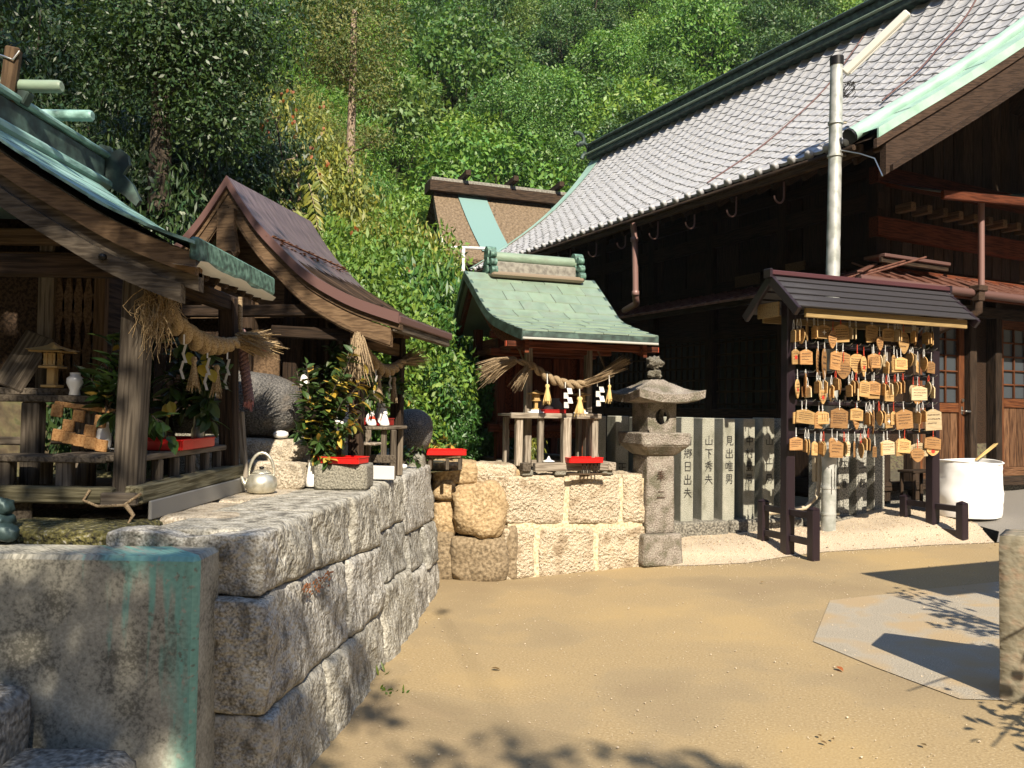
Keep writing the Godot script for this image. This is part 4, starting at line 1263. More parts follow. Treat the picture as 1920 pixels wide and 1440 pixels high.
func stain_image() -> ImageTexture:
	var n := 512
	var im := Image.create(n, n, false, Image.FORMAT_RGB8)
	var a := FastNoiseLite.new(); a.seed = 4; a.frequency = 0.010; a.fractal_octaves = 5
	var b := FastNoiseLite.new(); b.seed = 8; b.frequency = 0.12; b.fractal_octaves = 3
	var c := FastNoiseLite.new(); c.seed = 12; c.frequency = 0.03; c.fractal_octaves = 4
	for y in n:
		for x in n:
			var u := x / float(n)
			var v := y / float(n)
			var s := a.get_noise_2d(x, y)
			var f := b.get_noise_2d(x, y)
			var f2 := b.get_noise_2d(x * 2.3 + 50.0, y * 2.3)
			var k := 0.31 + 0.12 * s + 0.09 * f + 0.06 * f2
			var col := Color(k * 1.04, k, k * 0.82)
			var dk := s * 0.9 + f * 0.5 + f2 * 0.35
			if dk < -0.1: col = col.lerp(Color(0.06, 0.057, 0.042), clampf((-0.1 - dk) * 1.4, 0.0, 0.55))
			if dk > 0.25: col = col.lerp(Color(0.50, 0.48, 0.40), clampf((dk - 0.25) * 1.3, 0.0, 0.5))
			# verdigris run-off: along the top right corner and down the right edge, ragged
			var e := c.get_noise_2d(x, y * 0.35) * 0.16 + f * 0.05
			var right := (u - 0.905) * 14.0 + e * 3.0
			var top := (0.075 - v) * 20.0 + e * 4.0 - maxf(0.0, 0.80 - u) * 12.0
			var drip := (u - 0.80) * 9.0 + c.get_noise_2d(x * 1.3 + 400.0, y * 0.12) * 2.6 - v * 4.0
			var t := clampf(maxf(maxf(right, top), drip), 0.0, 1.0)
			if b.get_noise_2d(x * 0.5 + 90.0, y * 0.5) > 0.42: t *= 0.25
			col = col.lerp(Color(0.19 + f * 0.04, 0.42 + f * 0.08, 0.35 + f * 0.07), t * 0.9)
			im.set_pixel(x, y, col.linear_to_srgb())
	return ImageTexture.create_from_image(im)

# ------------------------------------------------------------------ curved roofs of the small shrines
# sections across: list of [out, y] from ridge to eave; along runs from o by vector l
func roof_sheet(o: Vector3, outv: Vector3, prof: Array, l0: float, l1: float, lv: Vector3, lift: float, k0: int, k1: int, t := 0.012) -> ArrayMesh:
	var mb := MB.new()
	var tops := []
	var bots := []
	for k in range(k0, k1 + 1):
		var q: Array = prof[k]
		var f0 := 0.0
		var f1 := 0.0
		if q.size() > 2:
			f0 = q[2]; f1 = q[2]
		var p: Vector3 = o + outv * q[0] + Vector3.UP * (q[1] + lift)
		tops.append(PackedVector3Array([p + lv * (l0 - f0), p + lv * (l1 + f1)]))
		bots.append(PackedVector3Array([p + lv * (l0 - f0) - Vector3.UP * t, p + lv * (l1 + f1) - Vector3.UP * t]))
	mb.grid(tops)
	mb.grid(bots, false, true)
	var n := tops.size() - 1
	for e in 2:
		for k in n: mb.quad(tops[k][e], tops[k + 1][e], bots[k + 1][e], bots[k][e])
	mb.quad(tops[n][0], tops[n][1], bots[n][1], bots[n][0])
	mb.quad(tops[0][0], tops[0][1], bots[0][1], bots[0][0])
	return mb.mesh()
# a plank sawn to the curve of a roof section
func curved_plank(o: Vector3, outv: Vector3, lv: Vector3, prof: Array, k0: int, k1: int, at_l: float, t: float, drop0: float, drop1: float) -> ArrayMesh:
	var mb := MB.new()
	var ring := []
	for k in range(k0, k1 + 1):
		var p: Vector3 = o + outv * prof[k][0] + Vector3.UP * prof[k][1] + lv * (at_l - (prof[k][2] if prof[k].size() > 2 else 0.0))
		ring.append([p - Vector3.UP * drop0, p - Vector3.UP * drop1, p - Vector3.UP * drop1 + lv * t, p - Vector3.UP * drop0 + lv * t])
	for k in ring.size() - 1:
		var c: Vector3 = (ring[k][0] + ring[k][2] + ring[k + 1][0] + ring[k + 1][2]) * 0.25
		for e in 4: mb.out([ring[k][e], ring[k][(e + 1) % 4], ring[k + 1][(e + 1) % 4], ring[k + 1][e]], c)
	var n := ring.size() - 1
	mb.out([ring[0][0], ring[0][1], ring[0][2], ring[0][3]], (ring[1][0] + ring[1][2]) * 0.5)
	mb.out([ring[n][0], ring[n][1], ring[n][2], ring[n][3]], (ring[n - 1][0] + ring[n - 1][2]) * 0.5)
	return mb.mesh()
func dense(prof: Array, n: int) -> Array:       # the section, resampled smoothly
	var cv := Curve3D.new()
	for q in prof: cv.add_point(Vector3(q[0], q[1], q[2] if q.size() > 2 else 0.0))
	for k in prof.size():
		var t: Vector3 = (cv.get_point_position(mini(k + 1, prof.size() - 1)) - cv.get_point_position(maxi(k - 1, 0))) / 6.0
		cv.set_point_in(k, -t); cv.set_point_out(k, t)
	cv.bake_interval = 0.01
	var out := []
	for k in n + 1:
		var p := cv.sample_baked(cv.get_baked_length() * k / n, true)
		out.append([p.x, p.y, p.z])
	return out

func make_shrine_one() -> void:
	# ridge at X -2.10, the near gable at depth 3.05, the eave over the yard at X -1.19
	var o := W(-2.10, 0, 3.05)
	var R := Vector3.RIGHT
	var L := Vector3(0, 0, -1)
	var s := thing("copper_roofed_shrine", "small timber shrine with a teal copper roof beside the concrete wall", "shrine", W(-2.1, 1.0, 3.8))
	var prof := dense([[0.0, 2.55], [0.21, 2.395], [0.41, 2.275], [0.605, 2.165], [0.80, 2.085], [0.92, 2.045]], 20)
	var roof := put(s, "roof", roof_sheet(o, R, prof, 0.02, 0.93, L, -0.03, 0, 20), M.wood_old)
	put(roof, "rear_slope", roof_sheet(o, -R, prof, 0.02, 0.93, L, 0.0, 0, 20), M.copper_teal)
	var cuts := [0, 4, 8, 12, 16, 20]
	for r in 5:
		for c in 2:
			var l0: float = [0.0, 0.5][c] - (0.14 if c == 1 and r % 2 == 0 else 0.0)
			var l1: float = [0.5 - (0.14 if r % 2 == 0 else 0.0), 0.96][c]
			put(roof, "copper_sheet", roof_sheet(o, R, prof, l0 - 0.03 * (1 - c), l1 - 0.004, L, 0.012 - 0.003 * r + 0.010, cuts[r], cuts[r + 1], 0.012), M.copper_teal)
	# ridge box with a rounded cap, end ornament, crossed finials and ridge billets
	beam(roof, "ridge_box", o + Vector3(0, 2.60, 0.03), o + Vector3(0, 2.60, -1.06), 0.10, 0.17, M.copper_dark, Vector3.UP, 0.02)
	beam(roof, "ridge_roll", o + Vector3(0.055, 2.545, 0.04), o + Vector3(0.055, 2.545, -1.08), 0.05, 0.05, M.copper_teal, Vector3.UP, 0.015)
	beam(roof, "ridge_cap", o + Vector3(0, 2.695, 0.04), o + Vector3(0, 2.695, -1.08), 0.13, 0.03, M.copper_teal, Vector3.UP, 0.01)
	var orn := MB.new()
	orn.prism(PackedVector2Array([Vector2(-0.05, -0.03), Vector2(0.10, -0.10), Vector2(0.17, -0.16), Vector2(0.19, -0.13), Vector2(0.15, -0.05), Vector2(0.10, 0.0), Vector2(0.13, 0.05), Vector2(0.12, 0.10), Vector2(0.08, 0.13), Vector2(0.04, 0.11), Vector2(0.03, 0.14), Vector2(-0.02, 0.15), Vector2(-0.05, 0.12)]), o + Vector3(0.03, 2.60, -1.08), R, Vector3.UP, 0.03)
	put(roof, "end_ornament", orn.mesh(), M.copper_dark)
	for q in [[2.755, 0.33, 0.20], [2.765, 0.70, 0.14]]:
		var bm := MB.new()
		var c := o + Vector3(0.02, q[0], -q[1])
		bm.tube([c - R * 0.16, c - R * 0.15, c + R * (q[2] - 0.01), c + R * q[2]], [0.02, 0.026, 0.026, 0.02], 10)
		put(roof, "ridge_billet", bm.mesh(), M.copper_green if q[1] < 0.5 else M.copper_teal)
	var fp := o + Vector3(0.02, 2.60, -0.30)
	beam(roof, "finial", fp + Vector3(-0.02, -0.05, 0), fp + Vector3(0.015, 0.30, 0.0), 0.055, 0.05, wood("wood_brown"))
	beam(roof, "finial", fp + Vector3(-0.35, 0.30, -0.04), fp + Vector3(0.06, 0.10, -0.04), 0.05, 0.06, M.copper_dark)
	tubed(roof, "wire_tie", [fp + Vector3(-0.03, 0.26, 0.03), fp + Vector3(0.0, 0.25, 0.035), fp + Vector3(0.03, 0.24, 0.03), fp + Vector3(0.05, 0.28, 0.02)], [0.004], M.steel, 5)
	# the near gable's planks
	put(roof, "verge_board", curved_plank(o, R, L, prof, 0, 20, 0.0, 0.07, 0.035, 0.115), woodx("wood_brown"))
	put(roof, "verge_filler", curved_plank(o, R, L, prof, 0, 20, 0.035, 0.05, 0.10, 0.17), woodx("wood_old"))
	put(roof, "bargeboard", curved_plank(o, R, L, prof, 0, 19, -0.005, 0.045, 0.165, 0.235), woodx("wood_old"))
	lathed(roof, "boss", o + R * 0.58 + Vector3(0, 1.99, 0.01), [[0.0, -0.014], [0.014, -0.008], [0.016, 0.0], [0.012, 0.010], [0.0, 0.014]], M.black_metal, 10)
	for i in 8: beam(roof, "rafter", o + Vector3(0.15, 2.28, -0.08 - 0.11 * i), o + Vector3(0.90, 1.95, -0.08 - 0.11 * i), 0.03, 0.035, wood("wood_dark"))
	# eave edge of copper and a bent white gutter sheet under it
	beam(roof, "eave_edge", o + Vector3(0.915, 2.03, 0.01), o + Vector3(0.93, 2.025, -0.93), 0.035, 0.085, M.copper_patina, Vector3.UP, 0.008)
	var gut := MB.new()
	var g0 := PackedVector3Array()
	var g1 := PackedVector3Array()
	var g2 := PackedVector3Array()
	for k in 14:
		var f := k / 13.0
		var p := o + Vector3(0.89, 1.955 + 0.004 * sin(k * 2.1), 0.03 - 0.97 * f)
		g0.append(p + Vector3(-0.045, 0.012, 0)); g1.append(p + Vector3(0.045, 0.0 + 0.006 * sin(k * 1.7), 0)); g2.append(p + Vector3(0.06, 0.022 + 0.006 * sin(k * 1.3), 0))
	gut.grid([g0, g1, g2], false, true)
	put(roof, "gutter_sheet", gut.mesh(), M.zinc_white)
	# posts, sills, shelf
	var X := -1.44
	beam(s, "front_post", W(-1.495, 1.10, 3.25), W(-1.475, 2.02, 3.25), 0.094, 0.094, wood("wood_old"), Vector3.FORWARD, 0.008)
	beam(s, "rear_post", W(X - 0.01, 1.10, 4.27), W(X - 0.02, 2.0, 4.22), 0.08, 0.08, wood("wood_dark"), Vector3.FORWARD, 0.006)
	beam(s, "brace", W(X + 0.045, 1.0, 4.38), W(X + 0.01, 1.42, 4.36), 0.035, 0.03, wood("wood_pale"), Vector3.FORWARD)
	beam(s, "front_sill", W(-3.2, 1.095, 3.20), W(-1.52, 1.095, 3.20), 0.075, 0.062, wood("wood_moss"))
	beam(s, "side_sill", W(X, 1.10, 3.17), W(X + 0.0, 1.108, 4.42), 0.07, 0.068, wood("wood_moss"))
	beam(s, "sill_end", W(-1.555, 1.085, 3.185), W(-1.42, 1.085, 3.185), 0.085, 0.05, wood("wood_old"))
	board(s, "skirt_board", W(-2.35, 1.03, 3.215), Vector3(1.0, 0.07, 0.012), wood("wood_old"))
	board(s, "skirt_board", W(-1.40, 1.035, 3.80), Vector3(0.014, 0.075, 1.15), M.zinc_dull)
	board(s, "floor", W(-2.2, 1.045, 3.8), Vector3(1.5, 0.03, 1.05), M.wood_dark)
	tubed(s, "straw_cord", [W(-1.60, 1.12, 3.16), W(-1.62, 1.08, 3.15), W(-1.56, 1.06, 3.14), W(-1.46, 1.065, 3.14), W(-1.40, 1.11, 3.15)], [0.006], M.straw_dull, 6)
	tubed(s, "straw_cord", [W(-1.45, 1.065, 3.135), W(-1.42, 1.03, 3.13), W(-1.435, 1.0, 3.125)], [0.010, 0.008, 0.004], M.straw_dull, 6)
	board(s, "shelf", W(-1.62, 1.235, 3.80), Vector3(0.34, 0.026, 1.13), wood("wood_old"))
	board(s, "shelf", W(-1.81, 1.228, 3.31), Vector3(0.46, 0.026, 0.16), wood("wood_old"))
	for q in [[-1.99, 3.26], [-1.75, 3.26], [-1.47, 3.45], [-1.47, 3.62], [-1.47, 3.80], [-1.47, 3.98], [-1.47, 4.14], [-1.47, 4.30], [-1.88, 3.36]]:
		beam(s, "shelf_leg", W(q[0], 1.115, q[1]), W(q[0], 1.222, q[1]), 0.06 if q[1] < 3.3 else 0.035, 0.045, wood("wood_old"), Vector3.FORWARD)
	# inner stand and cabinet
	board(s, "stand_top", W(-2.22, 1.465, 3.62), Vector3(1.02, 0.03, 0.34), wood("wood_old"))
	board(s, "stand_lip", W(-2.22, 1.495, 3.66), Vector3(0.98, 0.03, 0.26), wood("wood_old"))
	for x in [-2.30, -2.015, -1.80, -2.6]: beam(s, "stand_leg", W(x, 1.06, 3.49), W(x, 1.45, 3.49), 0.075, 0.065, wood("wood_old"), Vector3.FORWARD)
	for x in [-1.93, -1.73]: beam(s, "stand_leg", W(x, 1.06, 3.78), W(x, 1.45, 3.78), 0.06, 0.055, wood("wood_old"), Vector3.FORWARD)
	beam(s, "stand_rail", W(-2.7, 1.285, 3.49), W(-1.98, 1.285, 3.49), 0.03, 0.035, wood("wood_old"))
	beam(s, "stand_rail", W(-2.0, 1.285, 3.60), W(-1.72, 1.285, 3.70), 0.03, 0.035, wood("wood_old"))
	board(s, "inner_cabinet", W(-2.42, 1.85, 4.10), Vector3(0.98, 0.74, 0.60), M.wood_dark)
	beam(s, "cabinet_post", W(-2.135, 1.48, 3.79), W(-2.135, 2.2, 3.79), 0.07, 0.07, wood("wood_old"), Vector3.FORWARD)
	beam(s, "cabinet_post", W(-1.90, 1.48, 3.80), W(-1.90, 2.2, 3.80), 0.05, 0.05, wood("wood_brown"), Vector3.FORWARD)
	beam(s, "cabinet_beam", W(-2.9, 2.09, 3.77), W(-1.78, 2.09, 3.77), 0.06, 0.09, wood("wood_brown"))
	beam(s, "cabinet_beam", W(-2.9, 2.20, 3.74), W(-1.70, 2.20, 3.74), 0.06, 0.07, wood("wood_brown"))
	var fret := MB.new()
	for k in 5:        # fretted door panel: strips with waisted outlines
		var poly := PackedVector2Array()
		for j in 17: poly.append(Vector2(0.018 - 0.010 * cos(j / 16.0 * TAU * 2.0), j / 16.0 * 0.5))
		for j in 17: poly.append(Vector2(-0.018 + 0.010 * cos((16 - j) / 16.0 * TAU * 2.0), (16 - j) / 16.0 * 0.5))
		fret.prism(poly, W(-2.085 + 0.045 * k, 1.52, 3.785), R, Vector3.UP, 0.014)
	put(s, "fretwork_panel", fret.mesh(), wood("wood_brown"))
	board(s, "gable_panel", W(-2.15, 2.225, 3.83), Vector3(0.66, 0.15, 0.02), wood("wood_dark"))
	beam(s, "tie_beam", W(-2.9, 1.99, 3.26), W(-1.42, 1.99, 3.26), 0.06, 0.085, wood("wood_dark"))
	beam(s, "tie_beam", W(-1.47, 1.97, 3.24), W(-1.46, 1.97, 4.3), 0.06, 0.08, wood("wood_dark"))

# ------------------------------------------------------------------ middle shrine (brown copper roof)
const S2O := Vector2(-1.72, 4.90)
func s2(t: float, s: float, y: float) -> Vector3:       # t to the right of the ridge, s away from the near gable
	return Vector3(S2O.x + 0.983 * t + 0.184 * s, y, -(S2O.y - 0.184 * t + 0.983 * s))
func make_shrine_two() -> void:
	var o := s2(0, 0, 0)
	var R := (s2(1, 0, 0) - o)
	var L := (s2(0, 1, 0) - o)
	var s := thing("brown_roofed_shrine", "small timber shrine with a steep brown copper roof above the round boulders", "shrine", s2(0, 0.6, 1.0))
	var prof := dense([[0.0, 2.807], [0.096, 2.666], [0.205, 2.524], [0.353, 2.376], [0.497, 2.247], [0.658, 2.148], [0.84, 2.063], [1.09, 1.98]], 24)
	var roof := put(s, "roof", roof_sheet(o, R, prof, 0.04, 1.13, L, -0.035, 0, 24), M.wood_dark)
	for side in [R, -R]:
		for c in 3:
			var l0: float = [0.0, 0.44, 0.86][c]
			put(roof, "copper_sheet", roof_sheet(o, side, prof, l0, [0.437, 0.857, 1.18][c], L, 0.008, 0, 9), M.copper_brown)
			put(roof, "copper_sheet", roof_sheet(o, side, prof, l0, [0.437, 0.857, 1.18][c], L, 0.004, 9, 24), M.copper_brown)
		put(roof, "rim", curved_plank(o, side, L, prof, 0, 24, -0.012, 0.02, -0.012, 0.05), M.copper_edge)
		put(roof, "verge_board", curved_plank(o, side, L, prof, 0, 24, 0.012, 0.06, 0.045, 0.085), woodx("wood_brown"))
		put(roof, "bargeboard", curved_plank(o, side, L, prof, 0, 23, 0.02, 0.04, 0.09, 0.20), woodx("wood_brown"))
		put(roof, "barge_moulding", curved_plank(o, side, L, prof, 0, 23, 0.012, 0.02, 0.17, 0.19), woodx("wood_brown"))
		beam(roof, "eave_board", s2(1.085 * signf(side.dot(R)), 0.0, 1.955), s2(1.085 * signf(side.dot(R)), 1.17, 1.955), 0.02, 0.045, M.copper_edge)
		beam(roof, "eave_plank", s2(1.06 * signf(side.dot(R)), 0.02, 1.91), s2(1.06 * signf(side.dot(R)), 1.16, 1.91), 0.04, 0.05, wood("wood_old"))
	var rl := []
	for k in 9: rl.append(o + R * prof[8][0] + Vector3.UP * (prof[8][1] + 0.014) + L * (0.02 + 1.15 * k / 8.0))
	var rm := MB.new()
	rm.tube(rl, [0.005], 6)
	for k in 90:
		var f := rng.randf()
		var q: Array = prof[8 + (rng.randi() % 2)]
		rm.box(o + R * (q[0] + rng.randf_range(-0.02, 0.03)) + Vector3.UP * (q[1] + 0.011) + L * 1.15 * f, Vector3(0.012, 0.002, 0.03), facing(L), 0.0005)
	put(roof, "rust_seam", rm.mesh(), M.rust)
	# pendant with a scroll under the apex
	var pend := MB.new()
	pend.prism(PackedVector2Array([Vector2(-0.05, 0.0), Vector2(-0.05, -0.30), Vector2(-0.01, -0.36), Vector2(0.05, -0.33), Vector2(0.085, -0.26), Vector2(0.075, -0.2), Vector2(0.06, -0.12), Vector2(0.055, 0.0)]), s2(0.0, 0.0, 2.62), R, Vector3.UP, 0.035)
	var scroll := []
	for k in 22:
		var a := k * 0.5
		var r := 0.036 * (1.0 - k / 24.0)
		scroll.append(s2(0.03 + cos(a) * r, -0.022, 2.335 + sin(a) * r))
	pend.tube(scroll, [0.005], 5)
	put(roof, "gable_pendant", pend.mesh(), woodx("wood_brown"))
	for i in 9: beam(roof, "rafter", s2(0.25, 0.12 + 0.12 * i, 2.40), s2(1.02, 0.12 + 0.12 * i, 1.93), 0.03, 0.04, wood("wood_dark"))
	beam(roof, "gable_tie", s2(-0.95, 0.10, 2.02), s2(0.95, 0.10, 2.02), 0.06, 0.07, wood("wood_dark"))
	var gp := MB.new()
	gp.prism(PackedVector2Array([Vector2(-0.75, 2.0), Vector2(0.75, 2.0), Vector2(0.48, 2.2), Vector2(0.2, 2.42), Vector2(0.0, 2.68), Vector2(-0.2, 2.42), Vector2(-0.48, 2.2)]), s2(0, 0.30, 0), R, Vector3.UP, 0.02)
	put(roof, "gable_panel", gp.mesh(), woodx("wood_brown"))
	# body
	board(s, "body", s2(-0.15, 0.75, 1.72), Vector3(0.95, 0.62, 0.75), M.wood_dark, facing(-L))
	for q in [[-0.58, 0.30], [0.30, 0.30], [0.0, 0.30], [0.30, 1.1]]: beam(s, "post", s2(q[0], q[1], 1.0), s2(q[0], q[1], 2.2), 0.09, 0.09, wood("wood_dark"), L)
	for q in [[0.30, 0.42], [0.30, 0.62], [0.30, 0.82]]: beam(s, "side_board", s2(q[0], q[1], 1.42), s2(q[0], q[1], 2.05), 0.03, 0.17, wood("wood_dark"), R)
	board(s, "floor", s2(-0.1, 0.7, 1.40), Vector3(1.15, 0.05, 0.95), wood("wood_dark"), facing(-L))
	board(s, "plinth", s2(-0.1, 0.75, 1.18), Vector3(1.0, 0.38, 0.8), M.block_stone, facing(-L), 0.02)
	board(s, "leaning_plaque", s2(0.17, 0.22, 1.66), Vector3(0.17, 0.36, 0.02), wood("wood_brown"), facing(-L))
	board(s, "red_strip", s2(0.13, 0.20, 1.79), Vector3(0.09, 0.018, 0.01), M.red_lacquer, facing(-L).rotated(L, 0.1))
	board(s, "figure_shelf", at(560, 726, 5.2), Vector3(0.22, 0.018, 0.16), wood("wood_old"), facing(-L))
	board(s, "shelf_bracket", at(560, 726, 5.2) + Vector3(-0.04, -0.17, -0.03), Vector3(0.06, 0.32, 0.06), wood("wood_old"), facing(-L))
	# porch posts over the yard side and the beam between them
	for q in [[0.80, 0.12], [0.82, 0.80]]:
		beam(s, "porch_post", s2(q[0], q[1], 1.0), s2(q[0], q[1], 1.96), 0.075, 0.075, wood("wood_dark"), L)
		board(s, "bracket", s2(q[0], q[1], 1.945), Vector3(0.12, 0.06, 0.12), wood("wood_brown"), facing(L))
	beam(s, "porch_beam", s2(0.80, 0.05, 1.85), s2(0.82, 0.90, 1.83), 0.05, 0.08, wood("wood_brown"))
	beam(s, "porch_tie", s2(0.25, 0.12, 1.90), s2(1.0, 0.12, 1.86), 0.045, 0.07, wood("wood_dark"))

func make_middle_stones() -> void:
	# round boulders and blocks between the first two shrines
	var b := put(self, "round_boulder", rock(box8(W(-1.80, 1.245, 5.2), W(-1.27, 1.66, 4.74)), 16, 2.5, 0.03, 11.0, 0.35), M.boulder)
	tag(b, "large round grey boulder resting on a pale block below the brown roof", "boulder")
	b = put(self, "round_boulder", rock(box8(W(-0.965, 1.10, 6.75), W(-0.625, 1.44, 6.42)), 14, 2.4, 0.02, 17.0, 0.3), M.boulder)
	tag(b, "smaller round brown boulder beside the red offering bench", "boulder")
	var st := put(self, "base_stone", rock(box8(W(-1.05, 0.93, 6.85), W(-0.68, 1.11, 6.40), 0.02), 8, 7.0, 0.02, 19.0), M.block_stone)
	tag(st, "rough stone under the smaller brown boulder", "stone")
	st = put(self, "pedestal_block", rock(box8(W(-1.86, 0.985, 5.2), W(-1.17, 1.255, 4.74), 0.02), 12, 10.0, 0.03, 23.0), M.slab_pale)
	tag(st, "pale rough stone block carrying the large boulder", "stone")
	st = put(self, "pedestal_block", rock(box8(W(-1.62, 0.99, 4.80), W(-1.14, 1.13, 4.55), 0.02), 10, 9.0, 0.02, 27.0), M.slab_pale)
	tag(st, "low rough stone block behind the tin kettle", "stone")
	st = put(self, "stone_trough", rock(box8(W(-1.085, 0.992, 4.80), W(-0.79, 1.135, 4.56)), 10, 22.0, 0.008, 31.0), M.block_stone)
	tag(st, "square cut stone block with a red tray on top", "stone")
	# ---- rocks between the two terraces
	var w := thing("boulder_wall", "rough brown boulders wedged between the grey wall and the pale block wall", "wall", W(-0.35, 0, 6.95))
	for q in [[848, 905, 952, 1012, 6.84, 3.6, 0.07, "rock_brown"], [812, 934, 852, 1004, 6.95, 4.0, 0.05, "rock_brown"], [812, 903, 852, 938, 6.93, 5.0, 0.035, "rock_brown"], [808, 868, 892, 906, 6.92, 5.0, 0.04, "rock_brown"], [888, 872, 962, 908, 7.0, 5.0, 0.04, "granite_warm"], [842, 1008, 950, 1092, 6.90, 6.0, 0.06, "rock_dull"], [812, 1000, 850, 1096, 6.93, 5.0, 0.05, "rock_dull"], [938, 985, 966, 1088, 6.97, 7.0, 0.02, "rock_dull"]]:
		var lo := at(q[0] - 5, q[3] + 5, q[4])
		var hi := at(q[2] + 5, q[1] - 4, q[4])
		var c := box8(Vector3(lo.x, lo.y, lo.z - 0.40), Vector3(hi.x, hi.y, hi.z), 0.012)
		put(w, "boulder", rock(c, 14, q[5], q[6], q[0] * 0.37, 0.4), M[q[7]])
	# ---- block wall under the third shrine, with pale mortar
	var bw := thing("granite_block_wall", "sunlit pale granite block wall with yellow mortar under the green shrine", "wall", W(0.6, 0, 7.3))
	var o := W(0.0, 0, 6.97)
	var N := Vector3(0.342, 0, 0.94)
	var K := func(px: float, py: float, off: float) -> Vector3: return on_plane(px, py, o + N * off, N)
	for q in [[946, 892, 948, 986, 1064, 984, 1062, 889], [1066, 889, 1066, 984, 1166, 983, 1165, 887], [1169, 887, 1168, 983, 1213, 983, 1206, 888], [944, 990, 948, 1082, 1006, 1078, 1004, 988], [1010, 988, 1010, 1078, 1119, 1074, 1117, 986], [1122, 986, 1122, 1074, 1219, 1068, 1214, 985]]:
		var bk := -N * 0.5
		var f := [K.call(q[2], q[3], 0.0), K.call(q[4], q[5], 0.0), K.call(q[0], q[1], 0.0), K.call(q[6], q[7], 0.0)]
		if q[3] > 1050:
			f[0].y = minf(f[0].y, 0.0); f[1].y = minf(f[1].y, 0.02)
		put(bw, "granite_block", rock([f[0] + bk, f[1] + bk, f[2] + bk, f[3] + bk, f[0], f[1], f[2], f[3]], 16, 16.0, 0.022, q[0] * 0.9, 0.55, 1.6), M.granite_warm)
	var mo := MB.new()
	var ma: Vector3 = K.call(950, 990, -0.02)
	var mb_: Vector3 = K.call(1206, 988, -0.02)
	mo.box(Vector3((ma.x + mb_.x) * 0.5, 0.44, (ma.z + mb_.z) * 0.5) - N * 0.20, Vector3(0.40, 0.86, (ma - mb_).length() - 0.02), facing(mb_ - ma))
	put(bw, "mortar", mo.mesh(), M.mortar)
	var cap := MB.new()
	var tc := s3(0.62, 0.0, 0.82)
	cap.box(tc, Vector3(1.45, 0.14, 1.95), facing(N), 0.01)
	put(bw, "fill", cap.mesh(), M.granite_warm)

